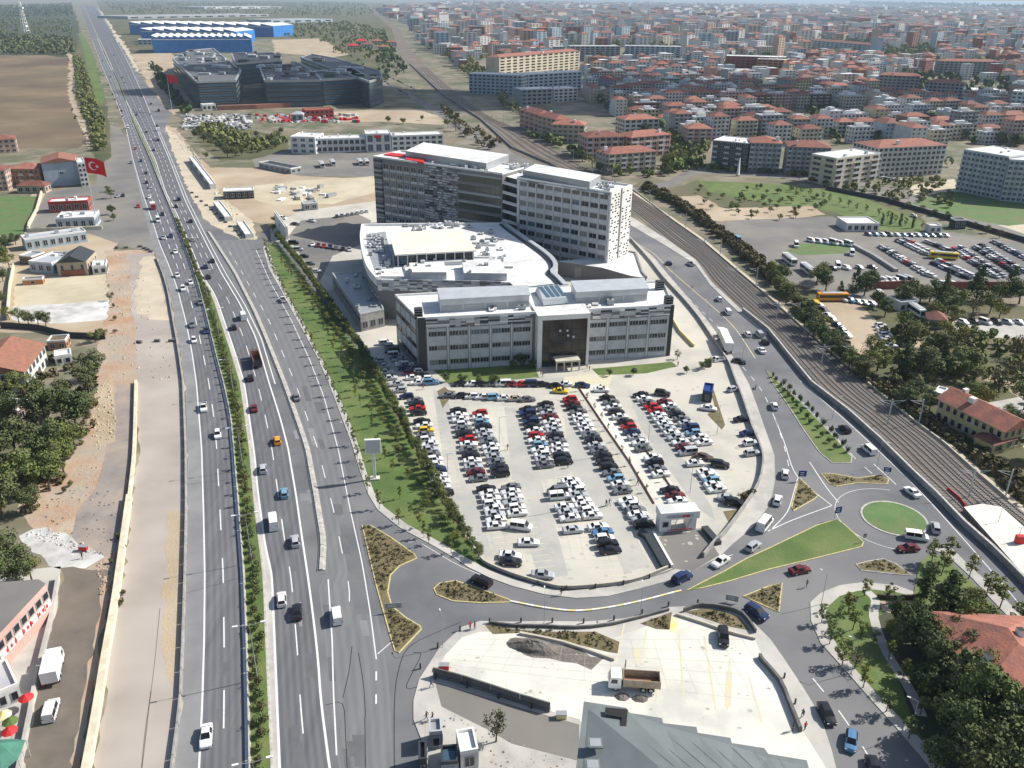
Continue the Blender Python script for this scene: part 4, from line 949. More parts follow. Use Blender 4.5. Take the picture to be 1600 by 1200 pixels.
for kind, u, v, du, dv, c, lab in [('bus', 1233,408,12,9, 'white', 'white coach left at the edge of the grey lot'),('bus', 1262,424,12,9, 'white', 'white coach right of its twin beside the trees'),('minibus', 1244,383,3,12, 'white', 'white tall van left of the green triangle'),
 ('minibus', 1331,396,3,12, 'white', 'white tall van at the right tip of the green triangle'),('minibus', 1309,416,4,12, 'white', 'white tall van in the middle of the grey lot'),('bus', 1474,402,14,1, 'yellow', 'yellow bus among the cars of the crowded lot'),('bus', 1300,467,14,0, 'orange', 'orange bus at the top of the dirt lot'),('minibus', 1276,479,6,8, 'yellow', 'yellow tall van beside the dark hedge'),('minibus', 1375,462,8,8, 'white', 'white tall van below the red-brown wall'),('bus', 1430,487,12,8, 'white', 'white bus roof among the dark trees'),('hatchback', 1428,337,14,5, 'white', 'white hatchback on the street above the crowded lot'),('minibus', 1153,375,10,8, 'light blue', 'light blue tall van at the left end of the grey lot')]:
 road_car(kind, u, v, du, dv, c, None, z=.03, group='vehicles parked beyond the railway', label=lab)
# crowd of tiny cars further off: one mass
sm = MB()
def tiny(p, rz, c):
 s = rnd.uniform(.9,1.1); sm.box(-2.1 * s, 2.1 * s, -.86,.86,.3,.9, c, rz=rz, org=(p.x, p.y, .02)); sm.box(-1.3 * s, .9 * s, -.72,.72,.9,1.42, 'glass_dark', rz=rz, org=(p.x, p.y, .02), top=c)
for nme, c in (('tw', (.74,.74,.73)),('ts', (.42,.44,.46)),('tk', (.03,.03,.035)),('tb', (.04,.07,.16)),('tr', (.45,.02,.02))): mat(nme, c, rough=.3)
TP = ['tw'] * 9 + ['ts'] * 5 + ['tk'] * 6 + ['tb', 'tb', 'tr']
for a, b, n, k in (((1385,388),(1455,430),15,1),((1378,386),(1448,428),14,0),((1405,376),(1447,396),9,0),((1415,374),(1462,398),9,0),((1450,378),(1486,392),8,0),((1462,412),(1508,432),9,0),((1470,408),(1518,430),9,0),((1492,390),(1556,432),14,0),((1500,386),(1566,430),14,0),((1525,386),(1588,426),14,0),((1535,384),(1600,424),13,0),((1555,378),(1620,412),12,0),((1470,442),(1600,448),14,0),
       ((1380,278),(1420,285),8,0),((605,118),(650,140),14,0),((595,124),(636,148),12,0),((290,190),(330,205),7,0),((1150,372),(1160,380),2,0)):
 A, B = G(*a, .6), G(*b, .6)
 for i in range(n):
  tiny(A.lerp(B, (i + rnd.uniform(-.2,.2)) / max(1, n - 1)), LD + rnd.uniform(-.1,.1), rnd.choice(TP))
tag(sm.build('parked_cars'), 'crowd of small parked cars in the lots far beyond the railway', 'parked cars', kind='stuff')

# ============================================================ BUILDINGS: helpers
_WM = {}
def win_mesh(w, h, pane='glass_dark', frame='metal_grey', div=1, d=.06):
 """framed window facing -Y, its frame proud of the wall, panes set back behind it"""
 k = (round(w, 2), round(h, 2), pane, frame, div)
 if k in _WM: return _WM[k]
 mb = MB(); t = min(.12, w * .08)
 mb.face([(-w / 2,-.02,0),(w / 2,-.02,0),(w / 2,-.02, h),(-w / 2,-.02, h)], pane)
 mb.box(-w / 2 - t, w / 2 + t, -d - .05,.0,-t, 0, frame, bottom=True); mb.box(-w / 2 - t, w / 2 + t, -d, .0, h, h + t, frame, bottom=True)
 for i in range(div + 1):
  x = -w / 2 + w * i / div; mb.box(x - t / 2, x + t / 2,-d, 0,0, h, frame)
 _WM[k] = mb.mesh('window'); return _WM[k]
_PM = {}
def panel_mesh(w, h, m, d=.08):
 k = (round(w, 2), round(h, 2), m, d)
 if k not in _PM: _PM[k] = MB().box(-w / 2, w / 2,-d, 0,0, h, m, bottom=True).mesh('panel')
 return _PM[k]
class Facade:
 """the face from A to B of a thing; s runs along it, z up; outside lies to the right of A->B"""
 def __init__(f, parent, A, B, z=0):
  f.p = parent; f.A = Vector((A[0], A[1])); f.B = Vector((B[0], B[1])); f.L = (f.B - f.A).length
  f.d = (f.B - f.A) / f.L; f.rz = math.atan2(f.d.y, f.d.x); f.z = z; f.n = Vector((f.d.y, -f.d.x))
 def put(f, name, me, s, z, out=0.0, color=None):
  q = f.A + f.d * s + f.n * out
  o = bpy.data.objects.new(name, me); col.objects.link(o); o.parent = f.p
  o.location = (q.x - f.p.location.x, q.y - f.p.location.y, f.z + z - f.p.location.z); o.rotation_euler = (0,0, f.rz)
  if color: o.color = (*color, 1)
  return o
def part(mb, name, parent, kind=None, color=None):
 """a part whose mesh is in world coordinates, parent an Empty without rotation"""
 o = mb.build(name); o.parent = parent; o.location = (-parent.location.x, -parent.location.y, -parent.location.z)
 if kind: o['kind'] = kind
 if color: o.color = (*color, 1)
 return o
def cen(pts, z=0): return (sum(p[0] for p in pts) / len(pts), sum(p[1] for p in pts) / len(pts), z)
def T(px, z): return [tuple(G(u, v, z).xy) for u, v in px]
def roof_slab(parent, pts, z, m='roof_white', par='white', h=.7, t=.4):
 """flat roof with a parapet round it"""
 pts = ccw(pts); mb = MB(); mb.sheet(pts, z + .05, m); part(mb, 'roof', parent)
 mb = MB(); P = pts + [pts[0]]; ins = offset(P, t)
 for i in range(len(pts)):
  a, b = P[i], P[i + 1]; c, d = ins[(i + 1) % len(pts)] if i + 1 < len(pts) else ins[0], ins[i]
  mb.face([(*a, z + h),(*b, z + h),(*c, z + h),(*d, z + h)], par)
  mb.face([(*a, z - .3),(*b, z - .3),(*b, z + h),(*a, z + h)], par); mb.face([(*c, z),(*d, z),(*d, z + h),(*c, z + h)], par)
 part(mb, 'parapet', parent)
def roof_units(parent, region, z, n, m=('metal_light', 'white', 'metal_grey'), smin=.8, smax=2.6, hmin=.6, hmax=1.8, rz=0, ducts=0):
 """plant on a roof: each unit a part of its own"""
 xs, ys = [p[0] for p in region],[p[1] for p in region]; k = 0; tries = 0
 while k < n and tries < n * 30:
  tries += 1
  x, y = rnd.uniform(min(xs), max(xs)), rnd.uniform(min(ys), max(ys))
  if not inside((x, y), region): continue
  w, d, h = rnd.uniform(smin, smax), rnd.uniform(smin, smax), rnd.uniform(hmin, hmax)
  if k < ducts: w, d, h = rnd.uniform(4,9),.7,.7
  mb = MB(); mm = rnd.choice(m); a = rz + (math.pi / 2 if rnd.random() < .3 else 0)
  mb.box(-w / 2, w / 2,-d / 2, d / 2, z + .25, z + h, mm, rz=a, org=(x, y, 0), bottom=True)
  for sx in (-.4,.4): mb.box(sx * w - .06, sx * w + .06,-d / 2, d / 2, z, z + .25, 'metal_dark', rz=a, org=(x, y, 0))
  if k >= ducts and w > 1.4: mb.tube((x, y, z + h),(x, y, z + h + .15),.45,.45, 'metal_dark', 8)
  part(mb, 'duct' if k < ducts else 'roof_unit', parent); k += 1

# ============================================================ THE HOSPITAL
# --- front block
HF = 16.0
FL, FR, BR, BL = T([(653,500),(1052,479),(1035,441),(617,463)], HF)
E0, E1 = Vector(G2(846,576)), Vector(G2(918,575))
fdir = (Vector(FR) - Vector(FL)).normalized()
fb = empty('hospital_front_block', (*((Vector(FL) + Vector(FR)) / 2),0),0, 'white panelled front block with dark glass entrance between two wings', 'building')
part(MB().prism([FL, FR, BR, BL],0, HF, 'panel_taupe'), 'wall', fb)
roof_slab(fb, [FL, FR, BR, BL], HF)
def wing(A, B, nb, corner=True):
 F = Facade(fb, A, B); bw = F.L / nb
 for i in range(nb):
  s = (i + .5) * bw
  F.put('panel', panel_mesh(bw - .9,1.6, 'panel_white', .14), s, .15)
  for r_ in range(3):
   z = 2.0 + r_ * 4.4
   F.put('panel', panel_mesh(bw - .9,2.8 if r_ < 2 else .9, 'panel_white', .14), s, z + 1.45)
   if r_ < 4:
    for q in (-.25,.25): F.put('window', win_mesh(bw * .40,1.3, rnd.choice(['glass_dark'] * 7 + ['glass_blue', 'glass_blind']), 'metal_grey', 3), s + q * (bw - .9), z, .03)
 for i in range(nb + 1): F.put('pier', panel_mesh(.55, HF - 1.2, 'metal_light', .22), min(max(i * bw, .4), F.L - .4),.1)
 # broken band of light and dark slats under the roof edge
 s = 0
 while s < F.L - 1:
  w = rnd.choice([1.6,2.4,3.4]); w = min(w, F.L - s)
  for k in range(5):
   F.put('slat', panel_mesh(w - .05,.46, rnd.choice(['panel_white', 'panel_white', 'metal_light', 'panel_taupe', 'white', 'metal_dark']),.3), s + w / 2, HF - 2.5 + k * .5)
  s += w
Ea = Vector(FL) + fdir * ((E0 - Vector(FL)).dot(fdir)); Eb = Vector(FL) + fdir * ((E1 - Vector(FL)).dot(fdir))
wing(Vector(FL) + fdir * 2.2, Ea - fdir * 2.2,5); wing(Eb + fdir * .6, Vector(FR) - fdir * 1.0,4)
Fs = Facade(fb, BL, FL)
for i in range(4):
 for r_ in range(3):
  bw = (Fs.L - 3) / 4
  Fs.put('panel', panel_mesh(bw - .7,2.8, 'panel_white', .12),1 + (i + .5) * bw, 3.45 + r_ * 4.4); Fs.put('window', win_mesh(bw * .8,1.3, 'glass_dark', 'metal_dark', 4),1 + (i + .5) * bw, 2.0 + r_ * 4.4,.03)
Fs2 = Facade(fb, FR, BR)
for i in range(5):
 for r_ in range(3):
  bw = Fs2.L / 5; Fs2.put('panel', panel_mesh(bw - .9,2.8, 'panel_taupe', .12),(i + .5) * bw, 3.45 + r_ * 4.4); Fs2.put('window', win_mesh(bw * .6,1.3, 'glass_dark', 'metal_dark', 3),(i + .5) * bw, 2.0 + r_ * 4.4,.03)
# dark corner towers and roof cowls
Ff = Facade(fb, FL, FR)
Ff.put('corner_pier', MB().box(-.1,2.0,-.35,.6,0, HF + .6, 'metal_dark').mesh('corner_pier'),0,0)
Ff.put('corner_pier', MB().box(-.7,.25,-.3,.6,0, HF + .5, 'metal_dark').mesh('corner_pier'), Ff.L, 0)
for (u, v) in ((654,496),(1044,477),(1030,452)):
 x, y = T([(u, v)], HF)[0]; c = MB(); c.box(-1.1,1.1,-1.1,1.1, HF, HF + 2.8, 'black', rz=Ff.rz, org=(x, y, 0), top='metal_dark')
 for k in range(3): c.box(-1.2,1.2,-1.2,1.2, HF + .6 + k * .8, HF + .75 + k * .8, 'metal_grey', rz=Ff.rz, org=(x, y, 0), bottom=True)
 part(c, 'roof_cowl', fb)
# penthouses
for px in ([(688,488),(827,480),(824,466),(684,471)],[(899,476),(1011,470),(1005,454),(892,459)]):
 q = T(px, HF); ph = MB(); ph.prism(q, HF, HF + 3.8, 'metal_light', top='metal_light'); po = part(ph, 'penthouse', fb)
 F = Facade(fb, q[0], q[1]); n = int(F.L / 6)
 for i in range(n): F.put('louvre', panel_mesh(F.L / n - .4,1.5, 'metal_grey', .08),(i + .5) * F.L / n, HF + .5 - F.z)
 part(MB().prism(offset(ccw(q) + [ccw(q)[0]],-.5)[:-1], HF + 3.8, HF + 4.1, 'metal_light', bottom=True), 'roof_lip', fb)
# entrance hall
He = 15.6
n_ = Vector((fdir.y, -fdir.x)); dep = (E0 - Ea).dot(n_)
ea, eb = Ea + n_ * dep, Eb + n_ * dep
HLO = HF - .9
hall = [tuple(ea - fdir * 1.4), tuple(eb + fdir * .6), tuple(Eb + fdir * .6 - n_ * 22), tuple(Ea - fdir * 1.4 - n_ * 22)]
part(MB().prism(hall, HLO, HF + .6, 'white', top='roof_white', bottom=True), 'entrance_roof', fb)
part(MB().prism([tuple(ea + n_ * -.9), tuple(eb + n_ * -.9), tuple(Eb), tuple(Ea)],0, HLO - .01, 'metal_dark'), 'entrance_wall', fb)
for q0, q1 in ((ea - fdir * 1.4, ea),(eb - fdir * .1, eb + fdir * .6)):
 part(MB().prism([tuple(q0), tuple(q1), tuple(q1 - n_ * dep), tuple(q0 - n_ * dep)],0, HLO - .005, 'white'), 'side_fin', fb)
mat('glass_bronze', (.018,.017,.017), rough=.15, spec=.5, c2=(.035,.026,.016), scale=.3)
Fe = Facade(fb, ea - n_ * .85, eb - n_ * .85)
for i in range(6):
 for k in range(4): Fe.put('glass_panel', win_mesh(Fe.L / 6 - .15,3.3, 'glass_bronze', 'metal_dark', 1),(i + .5) * Fe.L / 6,1.2 + k * 3.5,.02)
for s, z in ((.40,11.4),(.56,11.3),(.58,9.8),(.70,9.3)): Fe.put('emblem_dot', MB().tube((0,0,0),(0,-.15,0),.4,.38, 'metal_light', 8).mesh('emblem_dot'), s * Fe.L, z, .15)
cp = MB(); c0, c1 = .26 * Fe.L, .80 * Fe.L
Fe.put('canopy', MB().box(-(c1 - c0) / 2,(c1 - c0) / 2,-4.2,0,3.0,3.5, 'stone_beige', bottom=True).mesh('canopy'),(c0 + c1) / 2,0,.1)
for sx in (-1,-.33,.33,1): Fe.put('canopy_column', MB().box(-.2,.2,-4.1,-3.7,0,3.0, 'stone_beige').mesh('canopy_column'),(c0 + c1) / 2 + sx * ((c1 - c0) / 2 - .25),0,.1)
# skylight
sq = T([(849,482),(889,478),(876,456),(836,459)], HF); o2 = offset(ccw(sq) + [ccw(sq)[0]],.9)[:-1]; cs = ccw(sq)
sk = MB()
for i in range(4): j = (i + 1) % 4; sk.face([(*cs[i], HF + .9),(*cs[j], HF + .9),(*o2[j], HF + 2.6),(*o2[i], HF + 2.6)], 'metal_light')
sk.sheet(o2, HF + 2.6, 'metal_light'); part(sk, 'skylight', fb)
a0, a1, a2, a3 = [Vector(p) for p in T([(853,478),(885,475),(873,458),(840,461)], HF)]
for i in range(4):
 t0, t1 = i / 4 + .03,(i + 1) / 4 - .05
 part(MB().prism([tuple(a0.lerp(a1, t0)), tuple(a0.lerp(a1, t1)), tuple(a3.lerp(a2, t1)), tuple(a3.lerp(a2, t0))], HF + 2.6, HF + 2.72, 'glass_blue'), 'skylight_pane', fb)
roof_units(fb, T([(700,490),(820,484),(820,480),(700,486)], HF), HF, 3); roof_units(fb, T([(905,482),(1010,474),(1010,471),(905,478)], HF), HF, 3)

# --- podium
HP = 14.0
PODpx = [(567,353),(565,372),(568,395),(574,415),(582,428),(590,437),(640,438),(700,439),(760,440),(797,442),(806,450),(862,444),(880,448),(872,436),(862,427),(867,420),(864,409),(850,396),(826,379),(800,361),(786,350)]
pod = T(PODpx, HP)
pd = empty('hospital_podium', cen(pod),0, 'low hospital podium with curved edge, white roof and plant round a pale flat penthouse', 'building')
part(MB().prism(pod, 0, HP, 'panel_taupe'), 'wall', pd)
part(MB().sheet(pod, HP + .05, 'roof_white'), 'roof', pd)
sc_ = smooth_path(T([(786,350),(800,361),(826,379),(850,396),(864,409),(868,420),(863,428),(872,437),(884,450)], HP),6)
part(ribbon(MB(), sc_, 1.6, HP + 1.2, 'metal_light', HP - 1.5), 'curved_parapet', pd)
part(ribbon(MB(), offset(sc_, -1.6),.9, HP + .5, 'metal_dark', HP - 1.5), 'curved_gutter', pd)
sw = smooth_path(T([(567,353),(565,372),(568,395),(574,415),(582,428),(590,437)], HP),6)
part(ribbon(MB(), sw, 1.2, HP + .9, 'white', HP - 2), 'curved_parapet', pd)
part(ribbon(MB(), T([(568,353),(786,351)], HP),.8, HP + .9, 'white', HP - 2), 'parapet', pd)
# zigzag panels of the podium front
for A_, B_ in ((590,640),(640,700),(700,760),(760,797)):
 va, vb = {590: (437,438),640: (438,439),700: (439,440),760: (440,442)}[A_]
 a, b = T([(A_, va),(B_, vb)], HP); F = Facade(pd, a, b); s = 0
 while s < F.L - .3:
  w = min(rnd.uniform(1.2,2.8), F.L - s)
  for k in range(6):
   F.put('slat', panel_mesh(round(w, 1),.62, rnd.choice(['white', 'white', 'panel_white', 'metal_grey', 'panel_taupe', 'metal_light']), rnd.choice([.25,.45,.6])), s + w / 2, HP - 3.6 + k * .66)
  s += w
for (a, b) in zip(sw[:-1], sw[1:]):
 F = Facade(pd, a, b)
 for k in range(4):
  F.put('slat', panel_mesh(round(F.L, 1),.5, rnd.choice(['panel_white', 'panel_taupe', 'metal_grey']),.3), F.L / 2,2 + k * 2.8)
# pale penthouse on columns
q = T([(617,398),(744,391),(724,358),(608,363)], HP + 4.5)
part(MB().prism(q, HP + 4.0, HP + 4.5, 'white', top='roof_yellowish', bottom=True), 'penthouse_roof', pd)
qi = offset(ccw(q) + [ccw(q)[0]],1.5)[:-1]
part(MB().prism(qi, HP, HP + 4.0, 'metal_dark'), 'penthouse_wall', pd)
F = Facade(pd, q[0], q[1])
for i in range(9): F.put('column', panel_mesh(.35,4.0, 'metal_light', .35),1 + i * (F.L - 2) / 8, HP, -.4)
for i in range(8): F.put('window', win_mesh(2.6,2.2, 'glass_blue', 'metal_grey', 2),2.6 + i * (F.L - 4) / 8, HP + .8,-1.45)
# white boxes on the front edge of the podium roof
for px, h in (([(590,435),(632,436),(628,424),(584,424)],.9),([(641,437),(698,437),(694,421),(640,422)],2.6),([(725,438),(792,439),(782,416),(722,418)],2.6),([(660,416),(722,414),(720,405),(656,408)],1.4)):
 qq = T(px, HP); part(MB().prism(qq, HP, HP + h, 'metal_light', top='roof_white'), 'roof_block', pd); roof_units(pd, qq, HP + h, 4, smax=1.6, hmax=.9)
part(MB().sheet(T([(572,366),(602,362),(612,400),(616,425),(586,425),(574,392)], HP), HP + .07, 'metal_grey'), 'plant_deck', pd)
roof_units(pd, T([(574,368),(602,364),(614,420),(588,424),(576,392)], HP), HP, 34, smin=.7, smax=2.2, ducts=4)
roof_units(pd, T([(618,402),(722,400),(722,414),(622,420)], HP), HP, 22, smin=.8, smax=2.2, ducts=5)
roof_units(pd, T([(610,352),(700,350),(760,352),(720,358),(612,361)], HP), HP, 18, smax=2.6, ducts=3)
roof_units(pd, T([(728,362),(765,360),(790,395),(795,430),(750,412),(748,392)], HP), HP, 26, smax=2.4, ducts=6)

# --- tower, two wings with a recessed joint
HT = 33.0
LA, LB, RA, RB, RC_ = T([(583,246),(785,273),(808,279),(953,302),(986,291)], HT)
LAv, LBv = Vector(LA), Vector(LB); ld = (LBv - LAv).normalized(); ln = Vector((-ld.y, ld.x))
RD = Vector(RA) + Vector(RC_) - Vector(RB)
tw = empty('hospital_tower', cen([LA, LB, RB, RC_]),0, 'eight-storey hospital tower of two wings behind the podium, white penthouses on top', 'building')
Lq = [LA, LB, tuple(LBv + ln * 20), tuple(LAv + ln * 20)]; Rq = [RA, RB, RC_, tuple(RD)]
part(MB().prism(Lq, 0, HT, 'panel_taupe'), 'west_wing', tw); part(MB().prism(Rq, 0, HT, 'metal_light'), 'east_wing', tw)
Jq = [tuple(LBv + ln * 3), tuple(Vector(RA) + ln * 3), tuple(RD), tuple(LBv + ln * 19.9)]
part(MB().prism(Jq, 0, HT - 1.2, 'metal_dark', top='roof_white'), 'joint', tw)
for q in (Lq, Rq): roof_slab(tw, q, HT)
rr_ = (Vector(RB) - Vector(RA)).normalized(); rn = Vector((-rr_.y, rr_.x))
Fj = Facade(tw, LB, RA)
for k in range(8): Fj.put('balcony', MB().box(.1, Fj.L - .1,0,2.9,0,.25, 'white', bottom=True).mesh('balcony'),0,2 + k * 3.9,-.0); Fj.put('balustrade', MB().box(.3, Fj.L - .3,0,.1,.25,1.2, 'metal_light', bottom=True).mesh('balustrade'),0,2 + k * 3.9)
# east wing facade: ten bays by eight floors
F = Facade(tw, RA, RB); nb = 10; bw = (F.L - 1.5) / nb
for i in range(nb):
 for k in range(8):
  z = 1.0 + k * 3.95; s = 1.2 + (i + .5) * bw
  F.put('panel', panel_mesh(bw - .55,1.75, 'panel_white', .15), s, z)
  F.put('window', win_mesh(bw - .9,1.75, rnd.choice(['glass_dark', 'glass_dark', 'glass_dark', 'glass_blue', 'glass_blind']), 'metal_grey', 2), s, z + 1.95,.03)
for i in range(nb + 1): F.put('pier', panel_mesh(.4, HT - 1.4, 'metal_light', .3), max(.6,1.2 + i * bw),.2)
s = 0
while s < F.L - .5:
 w = min(rnd.choice([1.5,2.5,3.5]), F.L - s); F.put('slat', panel_mesh(w, .5, rnd.choice(['white', 'panel_white', 'metal_grey', 'panel_taupe']),.4), s + w / 2, HT - .75); s += w
# sunlit end wall: two white slabs perforated with small dark openings, a dark slot between
Fe_ = Facade(tw, RB, RC_); Le = Fe_.L
for s0, s1 in ((0,.44),(.52,1.0)):
 w = (s1 - s0) * Le; Fe_.put('end_slab', panel_mesh(w - .1, HT + .6, 'white', .7),(s0 + s1) / 2 * Le, 0,.02)
 pm = MB().box(-.55,.55,-.06,0,0,.5, 'glass_dark').mesh('end_opening')
 for k in range(30):
  for q in range(3):
   if rnd.random() < .55: Fe_.put('end_opening', pm, s0 * Le + (q + .5 + rnd.uniform(-.25,.25)) * w / 3,1 + k * 1.06,.72)
Fe_.put('dark_slot', panel_mesh(.08 * Le, HT, 'black', .2),.48 * Le, 0,.02)
# west wing: six window bays, a scaled band, then glazed bands
F = Facade(tw, LA, LB); L = F.L
F.put('corner_pier', panel_mesh(L * .05, HT, 'panel_taupe', .5), L * .04,0)
for k in range(30):
 w = L * .065; F.put('slat', panel_mesh(round(w, 1),.55, rnd.choice(['metal_grey', 'panel_taupe', 'panel_white', 'metal_dark']), rnd.choice([.62,.7])), L * .04,.6 + k * 1.07)
for i in range(6):
 for k in range(8):
  s = L * (.075 + .34 * (i + .5) / 6); F.put('window', win_mesh(L * .04,2.1 if k == 7 else 1.9, rnd.choice(['glass_green', 'glass_blue', 'glass_blind']) if k != 7 else 'glass_dark', 'metal_light', 2), s, 1.4 + k * 3.9,.03); F.put('panel', panel_mesh(L * .05,1.1, rnd.choice(['metal_light', 'metal_grey', 'stone_beige']) if k < 7 else 'panel_white', .12), s, .2 + k * 3.9)
for k in range(31):
 s = .42 * L
 while s < .66 * L:
  w = rnd.uniform(1.4,2.6); m_ = rnd.choice(['metal_grey', 'metal_light', 'panel_taupe', 'metal_dark', 'panel_white', 'metal_light'])
  F.put('scale_panel', panel_mesh(round(w, 1),.6, m_, rnd.choice([.2,.35,.55])), s + w / 2,.5 + k * 1.05); s += w + rnd.uniform(0,.8)
for k in range(8):
 F.put('glass_band', win_mesh(L * .31,2.4, 'glass_green', 'metal_dark', 8), L * .835,.8 + k * 3.95,.05)
 F.put('band', panel_mesh(L * .32, rnd.choice([.7,.9]), rnd.choice(['metal_grey', 'panel_taupe']),.3), L * .835,3.3 + k * 3.95)
Fw = Facade(tw, tuple(LAv + ln * 20), LA)
for i in range(4):
 for k in range(8): Fw.put('window', win_mesh(2.4,1.8, 'glass_dark', 'metal_grey', 2),(i + .5) * 5,1.4 + k * 3.9,.03)
# penthouses on the wings, red sheeting on the west roof
q = T([(634,247),(760,267),(795,253),(662,233)], HT); part(MB().prism(q, HT, HT + 3.2, 'metal_grey', top='roof_white'), 'penthouse', tw)
q = T([(817,278),(921,297),(938,286),(836,268)], HT); part(MB().prism(q, HT, HT + 3.2, 'metal_grey', top='roof_white'), 'penthouse', tw)
part(MB().prism(T([(600,243),(632,247),(636,243),(606,239)], HT), HT + .1, HT + .5, 'red'), 'red_sheeting', tw); part(MB().prism(T([(634,252),(662,257),(664,250),(636,247)], HT), HT + .1, HT + .9, 'red'), 'red_sheeting', tw)
roof_units(tw, T([(665,256),(700,262),(760,268),(785,270),(785,262),(700,255)], HT), HT, 12); roof_units(tw, T([(795,262),(815,270),(830,264),(812,256)], HT), HT, 10)
roof_units(tw, T([(925,294),(950,298),(980,290),(945,283)], HT), HT, 9)

# --- low wing with the pointed white roof east of the tower
q = T([(868,408),(915,404),(962,389),(993,396),(1004,427),(1010,434),(986,431),(940,418)],6.0)
lw = empty('hospital_low_wing', cen(q),0, 'low pointed white-roofed wing below the tower beside the ramp road', 'building')
part(MB().prism(q, 0,6, 'panel_taupe', top='roof_white'), 'wall', lw); part(ribbon(MB(), T([(915,404),(962,389),(993,396),(1004,427),(1010,434)],6),.6,6.6, 'concrete_grey', 5.5), 'parapet', lw)
for a, b in (((868,408),(940,418)),((940,418),(986,431)),((986,431),(1010,434))):
 a, b = T([a, b],6.0); F = Facade(lw, a, b); n = max(1, int(F.L / 2.5))
 for i in range(n): F.put('cladding_panel', panel_mesh(F.L / n - .06,4.6, rnd.choice(['panel_taupe', 'concrete_grey', 'panel_taupe']),.12),(i + .5) * F.L / n, .2)
# --- low dark canopy building west of the podium, in the shade
q = T([(519,428),(572,426),(600,484),(563,492)],6.0)
cb = empty('hospital_annex', cen(q),0, 'low grey flat-roofed annex in the shade left of the podium', 'building')
part(MB().prism(q, 0,6, 'concrete_grey'), 'wall', cb); roof_slab(cb, q, 6, 'metal_grey', 'metal_light', .5)
F = Facade(cb, q[3], q[2])
for i in range(3): F.put('window', win_mesh(F.L / 3 - 1,2.2, 'glass_dark', 'metal_grey', 2),(i + .5) * F.L / 3,1.2,.03)
F = Facade(cb, q[0], q[3])
for i in range(8): F.put('window', win_mesh(F.L / 8 - 1,1.6, 'glass_dark', 'metal_grey', 2),(i + .5) * F.L / 8,3,.03)
roof_units(cb, q, 6,8, m=('metal_grey', 'metal_light'))
# garage gatehouse: two side blocks under a broad white lintel
g0, g1 = Vector(G2(1032,832)), Vector(G2(1086,828)); gd = (g1 - g0).normalized(); gn = Vector((-gd.y, gd.x)); L = (g1 - g0).length
gh = empty('gatehouse', (*((g0 + g1) / 2),.13),0, 'white garage gatehouse with broad lintel at the foot of the walkway', 'gatehouse')
F = Facade(gh, g0, g1,.13)
F.put('side_block', MB().box(-1.2,1.2,0,2.6,0,3.0, 'white').mesh('side_block'),.9,0); F.put('side_block', MB().box(-.9,.9,0,2.6,0,3.0, 'white').mesh('side_block'), L - .8,0)
F.put('lintel', MB().box(-.4, L + .5,-.4,3.0,3.0,4.7, 'white', bottom=True, top='roof_white').mesh('lintel'),0,0)
F.put('window', win_mesh(1.2,1.1),.9,1.2,.03); F.put('sign_band', MB().box(.8, L - .8,-.46,-.41,3.4,4.2, 'panel_white', bottom=True).mesh('sign_band'),0,0)
for i, w in enumerate((.5,.7,.5,.8,.6,.7,.9,.5)): F.put('letter', MB().box(0, w * .7,-.52,-.47,3.55,4.05, 'metal_grey' if i < 5 else 'red', bottom=True).mesh('letter'),1.2 + i * (L - 2.6) / 8,0)
for s in (2.3, L - 2.0): F.put('brace', MB().tube((0,-.2,.2),(1.0,-.2,3.0),.1,.1, 'stone_beige', 4).mesh('brace'), s, 0)
F.put('barrier_bar', MB().box(-2.6,2.6,-.05,.05,.95,1.1, 'red', bottom=True).mesh('barrier_bar'), L / 2,0,1.0)
def wall_thing(name, px, h, w, m, label, cat='wall', world=False, z0=0.0, group=None, cap=None):
 P = px if world else W(px); c = cen(P); t = empty(name, (c[0], c[1], z0),0, label, cat, group)
 o = part(ribbon(MB(), P, w, z0 + h, m, z0), 'wall_face', t)
 if cap: part(ribbon(MB(), P, w + .12, z0 + h + .12, cap, z0 + h), 'coping', t)
 return t
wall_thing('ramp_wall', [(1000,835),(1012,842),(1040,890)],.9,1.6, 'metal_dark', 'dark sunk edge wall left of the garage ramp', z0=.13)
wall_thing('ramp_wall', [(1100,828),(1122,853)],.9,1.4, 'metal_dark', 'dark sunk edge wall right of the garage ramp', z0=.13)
wall_thing('ramp_wall', [(1020,835),(1050,888)],.7,.5, 'white', 'thin white wall along the left edge of the garage ramp', z0=.13)

# ============================================================ TREES
def leafmat(name, a, b, c):
 m = bpy.data.materials.new(name); m.use_nodes = True; n, l = m.node_tree.nodes, m.node_tree.links
 bs = n['Principled BSDF']; bs.inputs['Roughness'].default_value = .8; bs.inputs['Specular IOR Level'].default_value = .15
 geo = n.new('ShaderNodeNewGeometry'); oi = n.new('ShaderNodeObjectInfo')
 nz = n.new('ShaderNodeTexNoise'); nz.inputs['Scale'].default_value = .9; nz.inputs['Detail'].default_value = 3; l.new(geo.outputs['Position'], nz.inputs[0])
 ad = n.new('ShaderNodeMath'); ad.operation = 'MULTIPLY_ADD'; ad.inputs[1].default_value = .5; l.new(oi.outputs['Random'], ad.inputs[0]); l.new(nz.outputs[0], ad.inputs[2])
 cr = n.new('ShaderNodeValToRGB'); e = cr.color_ramp.elements; e[0].position = .35; e[0].color = (*a, 1); e[1].position = 1.0; e[1].color = (*c, 1); q = e.new(.65); q.color = (*b, 1)
 l.new(ad.outputs[0], cr.inputs[0]); l.new(cr.outputs[0], bs.inputs['Base Color'])
 M[name] = m
leafmat('leaf_dark', (.055,.082,.036),(.085,.115,.045),(.125,.14,.06))
leafmat('leaf_mid', (.085,.12,.042),(.125,.16,.05),(.18,.185,.07))
leafmat('leaf_light', (.09,.12,.035),(.14,.165,.04),(.20,.19,.05))
